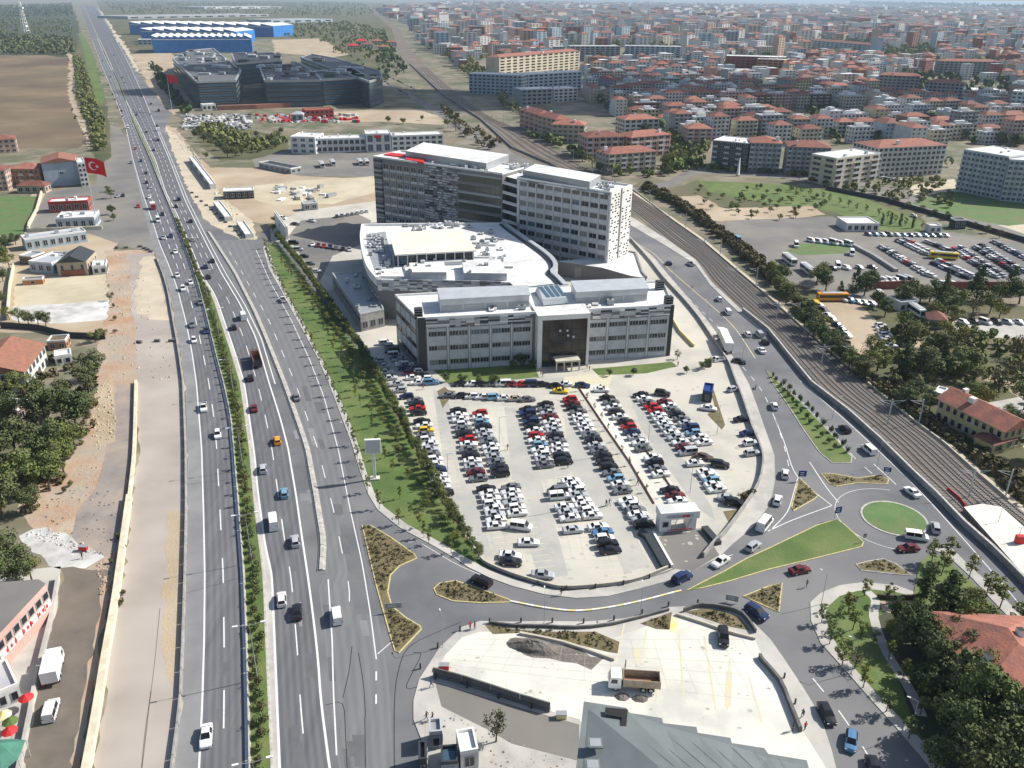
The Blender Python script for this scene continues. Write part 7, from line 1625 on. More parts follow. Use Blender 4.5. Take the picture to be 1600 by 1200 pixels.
y = 420.0
j = 0
while y < 1500:
 x = -200.0
 sy_ = 21 if j % 2 else 28
 while x < 1500:
  sx_ = cr.choice([17,20,24]); 
  X, Y = x * ca - (y - 700) * sa + cr.uniform(-2,2), x * sa + y + cr.uniform(-2,2); b = bearing(X, Y)
  x += sx_ + (9 if cr.random() < .18 else 2)
  if not (-50 < b[0] < 1750) or not inside(b, CITY) or any(inside(b, k) for k in KEEP): continue
  nz = math.sin(X * .013 + 1) * math.sin(Y * .011 + 2)
  if nz > .80 or cr.random() < .08: continue
  LIST.append((math.hypot(X, Y), X, Y, sx_, b, cr.random()))
 y += sy_; j += 1
LIST.sort()
def pick(sx_, far):
 w = {17: 14,20: 17,24: 21}[sx_]; fl = cr.choice([3,4,4,5,5,6] if not far else [4,5,6,7]); return w, cr.choice([11,13]), fl, ('hip' if cr.random() < .55 else 'flat'), {14: 4,17: 5,21: 6}[w]
DIST = [(0,950, 'near the railway'),(950,1100, 'near the young park'),(1100,1300, 'above the balcony blocks'),(1300,1450, 'behind the wide red-roofed block'),(1450,9999, 'towards the right edge')]
NUMW = {3: 'three', 4: 'four', 5: 'five', 6: 'six', 7: 'seven'}
for i, (D, X, Y, sx_, b, q_) in enumerate(LIST[:265]):
 w, d, fl, roof, nb = pick(sx_, False); wl = cr.choice(WP); rz = .22 + (math.pi / 2 if cr.random() < .25 else 0) + cr.uniform(-.06,.06)
 where = ('in the city, rows facing the railway' if b[0] < 950 else 'in the city behind the young park' if b[0] < 1130 else 'in the city behind the balcony blocks' if b[0] < 1470 else 'in the city at the right')
 t = empty('apartment_building', (X, Y, 0), rz, None, 'building', 'apartment buildings of the nearer city')
 wm, rm, jm = block_mesh(w, d, fl, roof, nb)
 o = link('wall', wm, t, color=WC[wl]); link('roof', rm, t); o = link('windows', jm, t); o['kind'] = 'stuff'
 THINGS.append((t, f'{wl} {NUMW[fl]}-storey block, {"red" if roof == "hip" else "flat"} roof, {where}'))
# the rest of the city: one mass of buildings
rest = [(X, Y, sx_) for D, X, Y, sx_, b, q_ in LIST[265:]]
y = 1500.0
while y < 15000:
 st = 34 + (y - 1500) * .014; x = -900.0
 while x < y * .85:
  X, Y = x + cr.uniform(-st, st) * .3, y + cr.uniform(-st, st) * .3; b = bearing(X, Y); x += st * cr.uniform(.8,1.25)
  if not (500 < b[0] < 1680) or not inside(b, CITY) or any(inside(b, k) for k in KEEP): continue
  if cr.random() < .14 + .3 * (math.sin(X * .004) * math.sin(Y * .003 + 1) > .45): continue
  rest.append((X, Y, st * .82))
 y += st * .9
def city_mass(name, rest, label):
 mb = MB(); mats = ['cw_white', 'cw_white', 'cw_white', 'cw_cream', 'cw_salmon', 'cw_grey', 'cw_blue', 'cw_white', 'cw_brick']; cr2 = random.Random(5)
 for X, Y, sz in rest:
  far = Y > 1700; w = min(sz * cr2.uniform(.6,.95),60); d = w * cr2.uniform(.4,.7) if far else cr2.uniform(10,13); fl = cr2.choice([4,5,5,6,7] if not far else [5,6,7,9,12]); h = fl * 3; rz = .22 + cr2.choice([0,0, math.pi / 2,.5]) + cr2.uniform(-.1,.1); m_ = cr2.choice(mats)
  mb.box(-w / 2, w / 2,-d / 2, d / 2,0, h, m_, rz=rz, org=(X, Y, 0), top=cr2.choice(['roof_white', 'metal_grey', 'metal_light', 'concrete_grey']))
  c, s = math.cos(rz), math.sin(rz); tr = lambda x, y_, z: (X + x * c - y_ * s, Y + x * s + y_ * c, z)
  if cr2.random() < .45:
   o, r_ = .5, min(w, d) / 2
   P = [tr(-w / 2 - o, -d / 2 - o, h), tr(w / 2 + o, -d / 2 - o, h), tr(w / 2 + o, d / 2 + o, h), tr(-w / 2 - o, d / 2 + o, h)]; a, b = tr(-w / 2 + r_, 0, h + 3), tr(w / 2 - r_, 0, h + 3)
   for f_ in ([P[0], P[1], b, a],[P[2], P[3], a, b],[P[3], P[0], a],[P[1], P[2], b]): mb.face(f_, 'roof_mass')
  if not far or Y < 3000:
   for f_ in range(fl):
    z0, z1 = f_ * 3 + 1, f_ * 3 + 2.3
    for k in range(max(2, int(w / (4.5 if not far else 9)))):
     n_ = max(2, int(w / (4.5 if not far else 9))); x0 = -w / 2 + (k + .25) * w / n_; x1 = x0 + w / n_ * .5
     mb.face([tr(x0,-d / 2 - .05, z0), tr(x1,-d / 2 - .05, z0), tr(x1,-d / 2 - .05, z1), tr(x0,-d / 2 - .05, z1)], 'glass_dark')
    mb.face([tr(w / 2 + .05,-d / 4, z0), tr(w / 2 + .05, d / 4, z0), tr(w / 2 + .05, d / 4, z1), tr(w / 2 + .05,-d / 4, z1)], 'glass_dark')
 return tag(mb.build(name), label, 'buildings', kind='stuff')
for n_, c_ in (('cw_white', (.62,.62,.60)),('cw_cream', (.55,.50,.40)),('cw_salmon', (.50,.36,.29)),('cw_grey', (.34,.35,.36)),('cw_blue', (.38,.46,.52)),('cw_brick', (.30,.14,.10))): mat(n_, c_)
mat('roof_mass', (.30,.125,.085), c2=(.19,.10,.08), scale=.02, detail=4)
city_mass('distant_city', rest, 'mass of the distant city reaching to the horizon')
# trees between the city blocks and the green parks in it
def sprinkle(name, n, y0, y1, h, label, per, poly, avoid=True, lf='leaf_dark'):
 r = random.Random(n); pts = []
 while len(pts) < n:
  Y = r.uniform(y0, y1); X = r.uniform(-.15,.75) * Y; b = bearing(X, Y)
  if inside(b, poly) and (not avoid or not any(inside(b, k) for k in KEEP[:4])): pts.append((X, Y))
 rr = np.random.RandomState(n); P = np.array(pts); N = n * per; C = np.repeat(P, per, 0); hh = np.repeat(rr.uniform(.6,1.3, n) * h, per); d = rr.normal(size=(N, 3)); d /= np.linalg.norm(d, axis=1)[:, None]; rad = (hh * .42)[:, None]
 c = np.concatenate([C, (hh * .6)[:, None]],1) + d * rad; u = np.cross(d, rr.normal(size=(N, 3))); u /= np.linalg.norm(u, axis=1)[:, None]; w = np.cross(d, u); s = rad * .7
 q = np.stack([c - u * s, c - w * s, c + u * s, c + w * s],1); q[:, :, 2] = np.maximum(q[:, :, 2],.03)
 tag(link(name, mesh_np(name, q.reshape(-1,3), np.arange(N * 4).reshape(N, 4), lf)), label, 'trees', kind='stuff')
sprinkle('city_trees', 1500,480,1600,8, 'trees between the apartment buildings of the nearer city', 14, CITY)
sprinkle('city_trees', 2600,1500,7000,13, 'trees between the distant city blocks', 8, CITY, lf='leaf_mid')
woods('city_park', [(1372,80),(1468,80),(1462,102),(1372,100)],260,10, 'leaf_mid', 'green park of trees in the middle of the city', 10)
woods('city_park', [(1320,66),(1470,66),(1470,76),(1330,74)],200,11, 'leaf_dark', 'dark trees behind the green park in the city', 10)
woods('city_park', [(1330,4),(1640,16),(1640,19),(1330,7)],500,45, 'leaf_dark', 'dark wooded shore before the sea', 8,2.0)
ground('city_street', [(1440,108),(1500,104),(1590,128),(1600,122),(1505,98),(1440,102)],.03, 'pavement')
woods('shrubbery', [(815,212),(850,222),(930,260),(945,276),(1030,280),(1100,262),(1105,232),(1048,214),(1052,250),(1030,274),(950,272),(915,245),(860,218)],110,6, 'leaf_mid', 'trees round the pink blocks beside the railway', 22)
woods('shrubbery', [(1285,292),(1300,298),(1480,330),(1490,312),(1470,280),(1375,282),(1368,290)],90,3.5, 'leaf_mid', 'planting in front of the balcony blocks', 16)
woods('shrubbery', [(1090,270),(1160,270),(1290,278),(1290,274),(1165,266),(1100,262)],40,3.5, 'leaf_light', 'planting at the foot of the dark balcony blocks', 16)
woods('shrubbery', [(600,50),(612,75),(640,112),(600,128),(595,100)],160,7, 'leaf_dark', 'trees left of the railway beyond the glass offices', 12)
woods('shrubbery', [(690,165),(720,188),(760,212),(790,232),(760,236),(700,200)],50,5, 'leaf_dry', 'shrubs beside the road north of the hospital', 14)

# ============================================================ STREET FURNITURE, WALLS, SIGNS
def ribbon_thing(name, P, h, w, m, label, cat, z0=0.0, seg=None, group=None, cap=None, capw=.1):
 """a wall along a path; with seg it is cast in pieces, each a part"""
 c = P[len(P) // 2]; t = empty(name, (c[0], c[1], z0),0, label, cat, group)
 if seg:
  Q = resample(P, seg); cache = {}
  for i in range(len(Q) - 1):
   a, b = Q[i], Q[i + 1]; L = round(math.hypot(b[0] - a[0], b[1] - a[1]) - .08,1); rz = math.atan2(b[1] - a[1], b[0] - a[0])
   if L not in cache:
    mb = MB(); mb.prism([(-L / 2,-w / 2),(L / 2,-w / 2),(L / 2, w / 2),(-L / 2, w / 2)],0, h * .35, m); mb.box(-L / 2, L / 2,-w / 4, w / 4, h * .35, h, m); cache[L] = mb.mesh('wall_segment')
   if i < 300: link('wall_segment', cache[L], t, ((a[0] + b[0]) / 2 - c[0],(a[1] + b[1]) / 2 - c[1],0), rz)
 else:
  part(ribbon(MB(), P, w, z0 + h, m, z0), 'wall_face', t)
  if cap: part(ribbon(MB(), P, w + capw, z0 + h + .12, cap, z0 + h), 'coping', t)
 return t
def vpath(E, v0, v1, dx=0): return smooth_path([G2(E(v) + dx, v) for v in vs_for(v0, v1)],2)
ribbon_thing('crash_barrier', vpath(LL, 1300,400,-1),.9,.55, 'concrete_grey', 'grey concrete barrier between the left carriageway and the dirt road', 'barrier', seg=6)
ribbon_thing('crash_barrier', vpath(LR, 1300,60,1.5),.85,.4, 'kerb', 'pale concrete barrier along the left side of the highway median', 'barrier', seg=6)
DV = edge([(890,502),(850,505),(775,493),(700,479),(650,462),(600,444),(562,429),(525,414),(490,399),(425,366),(360,324)])
ribbon_thing('road_divider', vpath(DV, 892,360),.45,1.5, 'kerb', 'long pale raised divider between the main lanes and the service road', 'divider', seg=4)
RW0 = W([(213,598),(212,650),(211,690),(209,725),(203,780)])
ribbon_thing('retaining_wall', smooth_path(RW0,3),1.0,.7, 'wall_cream', 'thin far stretch of the cream retaining wall by the rough track', 'wall')
RW = W([(203,780),(195,840),(187,900),(180,950),(166,1030),(155,1100),(140,1187),(118,1300)])
ribbon_thing('retaining_wall', smooth_path(RW, 3),1.4,1.1, 'wall_cream', 'long cream retaining wall along the dirt road', 'wall')
CPW = [(750,874),(762,884),(800,900),(850,915),(887,921),(960,915),(1000,907),(1043,890)]
ribbon_thing('car_park_wall', smooth_path(W(CPW),3),0.7,.25, 'concrete_grey', 'low grey wall curving round the near end of the car park', 'wall', z0=.13, cap='stone_beige')
ribbon_thing('car_park_wall', smooth_path(W([(p[0] - 1, p[1]) for p in PAV_E[1:12]]),3),1.1,.3, 'concrete_grey', 'grey wall along the east side of the car park', 'wall', z0=.13, cap='concrete_grey')
ribbon_thing('car_park_wall', smooth_path(W([(1140,572),(1117,537),(1090,497),(1065,467),(1037,437),(1015,409),(984,374)]),3),1.0,.3, 'concrete_grey', 'grey wall beside the ramp road right of the hospital', 'wall', z0=.13, cap='kerb')
ribbon_thing('ramp_edge', W([(1050,500),(1062,520),(1084,543)]),1.0,.4, 'paint_yellow', 'yellow-edged ramp wall right of the front block', 'wall', z0=.13)
ribbon_thing('lot_wall', smooth_path(W([(677,1057),(740,1074),(800,1095),(905,1126)]),2),1.8,.45, 'concrete_dark', 'dark retaining wall along the left side of the lower lot', 'wall', z0=.13, seg=5)
ribbon_thing('lot_wall', smooth_path(W([(1187,1028),(1190,1035),(1217,1066),(1232,1100),(1250,1145)]),2),.9,.5, 'concrete_dark', 'dark wall along the right side of the lower lot', 'wall', z0=.13)
ribbon_thing('lot_wall', smooth_path(W([(765,975),(800,980),(850,981),(900,983),(960,977),(1045,955)]),2),.6,.3, 'concrete_dark', 'dark wall between the ramp road pavement and the lower lot', 'wall', z0=.13)
ribbon_thing('lot_wall', smooth_path(W([(1068,957),(1095,949),(1132,953),(1160,963),(1180,990)]),2),.9,.35, 'concrete_dark', 'curved dark wall at the upper right corner of the lower lot', 'wall', z0=.13)
ribbon_thing('bed_kerb', smooth_path(W([(812,992),(880,1006),(960,1033)]),2),.5,.4, 'stone_beige', 'pale kerb along the earth bed of the lower lot', 'kerb', z0=.15)
ribbon_thing('bed_kerb', smooth_path(W([(1056,962),(1100,976),(1140,990),(1180,1000)]),2),.5,.4, 'stone_beige', 'pale kerb at the top right of the lower lot', 'kerb', z0=.15)
ribbon_thing('walkway_rail', W([(904,606),(940,660),(985,725),(1022,788)]),.35,.15, 'brick', 'red-brown railing along the left side of the walkway', 'railing', z0=.14)
ribbon_thing('walkway_rail', W([(938,602),(985,668),(1030,735),(1064,786)]),.35,.15, 'brick', 'red-brown railing along the right side of the walkway', 'railing', z0=.14)
ribbon_thing('park_wall', W([(1370,935),(1400,938),(1432,936)]),.9,.4, 'bark', 'dark timber wall above the small planting bed in the corner park', 'wall', z0=.15)
# kerb posts along walls of the lower lot
bol = MB().tube((0,0,0),(0,0,1.0),.16,.16, 'metal_dark', 6).mesh('bollard')
for P in ([(657,1045),(690,1005),(722,984),(765,974),(810,973),(850,973),(905,975),(975,968),(1050,946),(1096,944),(1132,948)],[(1046,888),(1020,903),(960,918),(887,923),(850,918),(800,902)],[(680,1062),(745,1080),(800,1100),(868,1118)],[(1225,1060),(1240,1095),(1252,1130)]):
 for p in resample(W(P),5.5):
  o = link('bollard', bol, None, (p[0], p[1],.13)); tag(o, None, 'bollard', 'dark posts round the car park and lower lot'); THINGS.append((o, 'dark post on the kerb ' + ('of the lower lot' if P[0][0] != 1046 else 'of the car park')))
# earth heap and rubble
def heap(u, v, rx, ry, h, m, label, rz=0, name='earth_heap'):
 p = G(u, v); n, k = 22,7; V = []; F = []; mb = MB(); rg = []
 for j in range(k):
  t = j / (k - 1); rg.append([((rx * (1 - t) * (1 + .25 * mnoise.noise(Vector((math.cos(i * 6.283 / n) * 2, math.sin(i * 6.283 / n) * 2, j * .6 + u))))) * math.cos(i * 6.283 / n),(ry * (1 - t) * (1 + .25 * mnoise.noise(Vector((math.cos(i * 6.283 / n) * 2, math.sin(i * 6.283 / n) * 2, j * .6 + v))))) * math.sin(i * 6.283 / n), h * (math.sin(t * 1.5708)) * (1 + .25 * mnoise.noise(Vector((i * .5, j * .7, u))))) for i in range(n)])
 for j in range(k - 1):
  for i in range(n): i2 = (i + 1) % n; mb.face([rg[j][i], rg[j][i2], rg[j + 1][i2], rg[j + 1][i]], m)
 o = mb.build(name, loc=(p.x, p.y, .13), rz=rz); tag(o, label, 'heap'); return o
mat('earth_grey', (.20,.175,.15), c2=(.13,.115,.10), scale=.5, detail=8, bump=.6)
heap(832,1012,4.6,2.0,1.3, 'earth_grey', 'dark grey-brown heap of earth on the lower lot', -.25)
mb = MB().sheet(ragged(W([(806,1005),(850,1002),(900,1012),(945,1030),(920,1044),(880,1034),(835,1030),(806,1016)])),.157, 'earth_grey'); tag(mb.build('spilt_earth'), kind='structure')
heap(972,1090,1.2,.9,.5, 'earth_grey', 'small heap of brown earth in front of the tipper truck, left of two'); heap(1000,1093,1.3,.8,.5, 'earth_grey', 'small heap of brown earth in front of the tipper truck, right of two')
def rubble(px, n, smin, smax, mats, label, name='rubble'):
 pts = W(px); xs, ys = [p[0] for p in pts],[p[1] for p in pts]; mb = MB(); k = 0
 while k < n:
  x, y = rnd.uniform(min(xs), max(xs)), rnd.uniform(min(ys), max(ys))
  if not inside((x, y), pts): continue
  s = smin + (smax - smin) * rnd.random() ** 3; a = rnd.uniform(0,6.3); h = s * rnd.uniform(.4,.9)
  P = [(x + s * math.cos(a + t) * rnd.uniform(.6,1), y + s * math.sin(a + t) * rnd.uniform(.6,1)) for t in (0,1.3,2.5,3.8,5.1)]; top = [(x + (q[0] - x) * .5, y + (q[1] - y) * .5, h) for q in P]
  m_ = rnd.choice(mats)
  for i in range(5): j = (i + 1) % 5; mb.face([(*P[i],.01),(*P[j],.01), top[j], top[i]], m_)
  mb.face(top, m_); k += 1
 return tag(mb.build(name), label, 'rubble', kind='stuff')
rubble([(150,605),(182,590),(182,690),(150,705),(140,660)],420,.08,.5,['sand', 'dirt', 'dirt_yellow', 'dirt'], 'pale rubble slope right of the dark grove')
rubble([(60,800),(150,700),(185,800),(180,880),(120,850)],300,.06,.35,['dirt', 'asphalt_old', 'asphalt_old'], 'scattered stones on the rough track')
rubble([(170,395),(215,395),(240,500),(280,600),(180,600),(160,480)],420,.08,.5,['dirt', 'sand', 'dirt_orange', 'dirt_road'], 'stones scattered over the upper dirt slope')
rubble([(35,835),(75,825),(130,850),(165,870),(120,862),(60,842)],160,.1,.5,['gravel_white', 'gravel_white', 'concrete_grey'], 'white rubble bank above the gravel fan')
rubble([(150,880),(180,880),(172,940),(155,930)],120,.1,.5,['dirt', 'dirt_orange'], 'earth clods at the top of the brown side road')
rubble([(262,200),(300,230),(360,320),(400,370),(380,372),(310,270)],260,.3,1.0,['sand', 'dirt', 'gravel_white'], 'heaps of spoil on the sandy strip beside the highway')
rubble([(690,1105),(760,1142),(900,1190),(900,1230),(760,1230),(690,1150)],260,.08,.4,['earth_grey', 'concrete_grey', 'dirt'], 'litter of stones in the yard at the bottom')
# tracks worn by vehicles in the dirt road
mb = MB(); ribbon(mb, smooth_path(W([(250,950),(240,1050),(226,1150),(216,1260)]),4),.1,.034, 'asphalt_brown'); ribbon(mb, smooth_path(W([(236,1080),(222,1200)]),2),.12,.034, 'asphalt_brown'); tag(mb.build('crack'), kind='structure')
# stains, patches and slab joints
mb = MB(); k = 0; LW = W(LOT); BW = W([(690,1050),(722,1005),(960,1010),(1050,975),(1170,1005),(1240,1140),(1200,1160),(930,1095),(800,1085)])
def blot(x, y, r, z, m):
 n = 9; a0 = rnd.uniform(0,6); e = rnd.uniform(.4,1); mb.face([(x + r * math.cos(a0 + i * .698) * rnd.uniform(.7,1.1), y + r * e * math.sin(a0 + i * .698) * rnd.uniform(.7,1.1), z) for i in range(n)], m)
while k < 420:
 x, y = G2(rnd.uniform(600,1190), rnd.uniform(600,915))
 if inside((x, y), LW): blot(x, y, rnd.uniform(.15,.7),.1345 + k * 2e-5, 'stain'); k += 1
for i in range(60):
 x, y = G2(rnd.uniform(690,1230), rnd.uniform(1000,1140))
 if inside((x, y), BW): blot(x, y, rnd.uniform(.1,.5),.1595 + i * 2e-5, 'stain')
tag(mb.build('paving_stain'), kind='structure')
mb = MB()
for q0, q1, q2, q3, nu, nv in (((700,1040),(1225,1100),(1160,1000),(740,1000),12,5),((740,870),(1050,880),(1020,620),(650,610),16,20)):
 a, b, c, d = (Vector(G2(*q)) for q in (q0, q1, q2, q3)); z = .1592 if q0[1] > 1000 else .1338
 for i in range(nu + 1): ribbon(mb, [tuple(a.lerp(b, i / nu)), tuple(d.lerp(c, i / nu))],.05, z, 'stain')
 for j in range(nv + 1): ribbon(mb, [tuple(a.lerp(d, j / nv)), tuple(b.lerp(c, j / nv))],.05, z + .0004, 'stain')
tag(mb.build('slab_joint'), kind='structure')
mb = MB()
for i in range(46):
 v = rnd.uniform(330,1190); Ea, Eb = rnd.choice([(LLs, LR),(RL, RR),(RR, SR)]); t = rnd.uniform(.05,.8); w = rnd.uniform(.08,.2); dv = rnd.uniform(6,40) * v / 900
 if Ea is RR and v < 560: continue
 q = [(Ea(v) * (1 - t) + Eb(v) * t, v),(Ea(v) * (1 - t - w) + Eb(v) * (t + w), v),(Ea(v + dv) * (1 - t - w) + Eb(v + dv) * (t + w), v + dv),(Ea(v + dv) * (1 - t) + Eb(v + dv) * t, v + dv)]
 mb.sheet(W(q),.0195 + i * 3e-5, rnd.choice(['asphalt_patch', 'asphalt_patch', 'asphalt_light']))
tag(mb.build('road_patch'), kind='structure')
# row of dark blocks guarding the dirt road mouth
blk = MB().box(-.9,.9,-.4,.4,0,.8, 'concrete_dark').mesh('barrier_block')
for u, v in ((197,388),(183,388),(219,386),(226,389),(231,391),(236,394),(218,536),(246,534),(268,534)) + tuple((300 + i * 7.5,302 + i * 6.6) for i in range(11)):
 p = G(u, v); o = link('barrier_block', blk, None, (p.x, p.y, .02), rnd.uniform(-.4,.4)); tag(o, None, 'barrier block', 'dark blocks along the edge of the dirt works'); THINGS.append((o, 'dark concrete block by the dirt works ' + ('left of the highway' if u < 290 else 'right of the highway')))
# highway lamps
lp = {}
lp['pole'] = MB().tube((0,0,0),(0,0,11),.10,.06, 'metal_grey', 6).mesh('pole')
lp['arm2'] = MB().tube((-1.8,0,11.2),(0,0,10.9),.04,.05, 'metal_grey', 5).tube((0,0,10.9),(1.8,0,11.2),.05,.04, 'metal_grey', 5).mesh('arm')
lp['arm1'] = MB().tube((0,0,10.9),(1.8,0,11.2),.05,.04, 'metal_grey', 5).mesh('arm')
lp['head'] = MB().box(-.4,.4,-.15,.15,-.08,.08, 'white', bottom=True).mesh('lamp_head')
def lamp(p, rz, double, base, group, h=1.0):
 t = empty('street_lamp', (p[0], p[1],.1), rz, None, 'street lamp', group); t.scale = (h, h, h)
 for n, me, x in ([('pole', lp['pole'],0),('arm', lp['arm2' if double else 'arm1'],0),('lamp_head', lp['head'],2.1)] + ([('lamp_head', lp['head'],-2.1)] if double else [])): o = link(n, me, t, (x, 0,11.2 if n == 'lamp_head' else 0))
 THINGS.append((t, base))
for v in (1285,1062,880,735,620,535,470,415,370,330,298,270,246,225,206,190):
 p = G2((LR(v) + edge_RLk(v)) / 2, v); a, b = G(LR(v), v), G(LR(v - 8), v - 8); lamp(p, math.atan2(b.y - a.y, b.x - a.x) - math.pi / 2, True, 'double-armed white street lamp in the highway median', 'street lamps in the highway median')
for (u, v, r) in ((1215,640,2.6),(1160,560,2.6),(1105,500,2.4),(1052,438,2.4),(1300,655,-.6),(1370,730,-.6),(545,700,3.2),(505,590,3.2),(470,510,3.2),(1330,1052,2.6),(1420,1150,2.6),(1283,945,2.2),(692,1012,1.9),(850,975,1.6),(1000,965,1.5)):
 lamp(G2(u, v), r, False, 'single-armed street lamp beside the ' + ('ramp road' if v < 620 and u > 1000 else 'service road' if u < 600 else 'roundabout roads'), 'street lamps on the side roads', .62)
for (u, v) in ((1012,702),(927,716),(1078,770),(780,700),(700,760),(870,800),(1120,680),(533,590)):
 lamp(G2(u, v),.2, False, 'slim white lamp post in the hospital grounds', 'lamp posts in the hospital grounds', .75)
# railway masts with cantilevers, and the wires between them
Cm = along_y(smooth_path(W(RWL[1:]),3), np.array([125., 160,195,232,270,310,352,398,450,510,580,660,760,900])); Dm = along_y(smooth_path(W(RWR[1:]),3), np.array([125., 160,195,232,270,310,352,398,450,510,580,660,760,900]))
mast = MB().box(-.14,.14,-.1,.1,0,7.2, 'metal_light').mesh('post'); canti = MB().tube((0,0,6.6),(3.4,0,6.9),.05,.04, 'metal_light', 4).tube((0,0,5.6),(3.2,0,6.8),.04,.04, 'metal_light', 4).mesh('cantilever')
for S, Q_, sgn, nm in ((Cm, Dm, 1, 'near side'),(Dm, Cm, 1, 'far side')):
 for i in range(len(S)):
  a, b = S[i], Q_[i]; rz = math.atan2(b[1] - a[1], b[0] - a[0]); k = .46 if nm == 'near side' else .02; x, y = a[0] + (b[0] - a[0]) * k, a[1] + (b[1] - a[1]) * k
  t = empty('railway_mast', (x, y, .1), rz, None, 'railway mast', 'masts along the railway'); link('post', mast, t); link('cantilever', canti, t); link('cantilever', canti, t, rz=math.pi) if nm == 'near side' else None
  THINGS.append((t, 'grey railway mast ' + ('between the tracks' if nm == 'near side' else 'at the far edge of the tracks')))
mb = MB()
for t_ in TR:
 P = [(Cm[i][0] * (1 - t_) + Dm[i][0] * t_, Cm[i][1] * (1 - t_) + Dm[i][1] * t_, 5.9) for i in range(len(Cm))]
 for a, b in zip(P[:-1], P[1:]): mb.tube(a, b, .02,.02, 'metal_dark', 3, cap=False)
o = mb.build('overhead_wire'); tag(o, 'overhead wires strung along the railway tracks', 'wires', kind='stuff')
# tall sign pylon
p = G(586,749); t = empty('sign_pylon', (p.x, p.y, .15),.12, 'tall pale sign pylon with square grey panel on the green strip', 'sign')
MB().box(-1.1,1.1,-.8,.8,0,.35, 'pavement').build('footing', t); MB().box(-.32,.32,-.25,.25,.35,6.6, 'white').build('pole', t)
MB().box(-1.75,1.75,-.35,.35,6.6,10.2, 'white', bottom=True, top='roof_white').build('sign_box', t); MB().box(-1.55,1.55,-.4,-.36,6.9,9.9, 'panel_glow' if 'panel_glow' in M else 'metal_light', bottom=True).build('sign_face', t)
# flag on its pole
def flag(u, v, H, w, h, label, big):
 p = G(u, v); t = empty('flagpole', (p.x, p.y, 0),0, label[0], 'flagpole'); MB().tube((0,0,0),(0,0, H),.22,.1, 'metal_light', 8).build('pole', t)
 f = empty('flag', (p.x + .1, p.y, H - h - .6),-.12, label[1], 'flag'); nx, nz = 16,8; mb = MB(); wv = lambda x, z: (x * w, -.5 * math.sin(x * 7 + z) * x * w * .12, z * h - .25 * x * x * h)
 for i in range(nx):
  for j in range(nz): mb.face([wv(i / nx, j / nz), wv((i + 1) / nx, j / nz), wv((i + 1) / nx, (j + 1) / nz), wv(i / nx, (j + 1) / nz)], 'flag_red')
 mb.build('cloth', f, smooth=True)
 if big:
  def disc(cx, cz, r, off, m, n=26, inner=None):
   mb = MB(); 
   if inner is None: mb.face([tuple(Vector(wv((cx + r * math.cos(a)) / w, (cz + r * math.sin(a)) / h)) + Vector((0, off, 0))) for a in [i * 6.2832 / n for i in range(n)]], m)
   return mb
  def shape(P, m, nm):
   mb = MB(); 
   for tr in tess(ccw(P)): q = ccw(P); mb.face([tuple(Vector(wv(q[k][0] / w, q[k][1] / h)) + Vector((0,-.06,0))) for k in tr], m)
   mb.build(nm, f)
  cx, cz, r = w * .36, h * .5, h * .27; out = [(cx + r * math.cos(a), cz + r * math.sin(a)) for a in np.linspace(.62,6.2832 - .62,26)]; ri = r * .8; cxi = cx + r * .24
  inn = [(cxi + ri * math.cos(a), cz + ri * math.sin(a)) for a in np.linspace(6.2832 - .78,.78,26)]; shape(out + inn, 'white', 'crescent')
  sx, rs = w * .56, h * .14; shape([(sx + (rs if i % 2 == 0 else rs * .38) * math.cos(math.pi + i * math.pi / 5), cz + (rs if i % 2 == 0 else rs * .38) * math.sin(math.pi + i * math.pi / 5)) for i in range(10)], 'white', 'star')
flag(152,352,32,9.6,7.0,('tall grey flagpole by the fuel station yard', 'large red flag with white crescent and star'), True)
flag(269,174,33,10,7,('flagpole in front of the dark glass offices', 'red flag by the dark glass offices'), False)
# blue direction signs
def road_sign(u, v, w, h, z, m, label, rz=0.0, posts=2):
 p = G(u, v); t = empty('road_sign', (p.x, p.y, .1), rz, label, 'road sign')
 for s in ((-.35,.35) if posts == 2 else (0,)): MB().tube((s * w, .05,0),(s * w, .05, z + h),.05,.05, 'metal_light', 5).build('post', t)
 MB().box(-w / 2, w / 2,-.05,0, z, z + h, m, bottom=True).build('sign_plate', t); MB().box(-w / 2 + .08, w / 2 - .08,-.06,-.05, z + .08, z + h - .08, m, bottom=True).build('sign_face', t)
 for k in range(2): MB().box(-w * .32, w * .2,-.075,-.06, z + h * (.25 + .35 * k), z + h * (.38 + .35 * k), 'white', bottom=True).build('lettering', t)
mat('sign_blue', (.015,.05,.20), rough=.5)
road_sign(1252,752,1.8,1.5,1.2, 'sign_blue', 'blue direction sign at the tip of the dry triangular island'); road_sign(1307,812,1.6,1.5,1.6, 'sign_blue', 'blue direction sign at the tip of the big green triangle', .3)
road_sign(1385,742,1.6,1.1,.8, 'sign_blue', 'small blue sign at the end of the dry island near the railway', -.3); road_sign(615,957,3.0,1.1,.9, 'metal_grey', 'grey sign board seen on the dry triangular island by the highway', .1); road_sign(1143,942,2.2,1.2,.4, 'metal_grey', 'grey board on the road edge by the small dry triangle', -.3)
road_sign(643,866,1.2,1.3,1.5, 'white', 'white sign back at the right tip of the dry island', .3,1); road_sign(1349,848,.7,.9,1.2, 'metal_dark', 'dark sign post at the right corner of the big green triangle', .3,1)
# blue container by the car park
gbox('site_container', 'dark blue container standing in the right part of the car park', (1096,628),(1111,630),5.5,2.9, 'dark', roofm='sign_blue', floors=1, nb=1, cat='container', par='sign_blue', ww=.3); bpy.data.objects['site_container'].children[0].color = (.02,.05,.17,1)
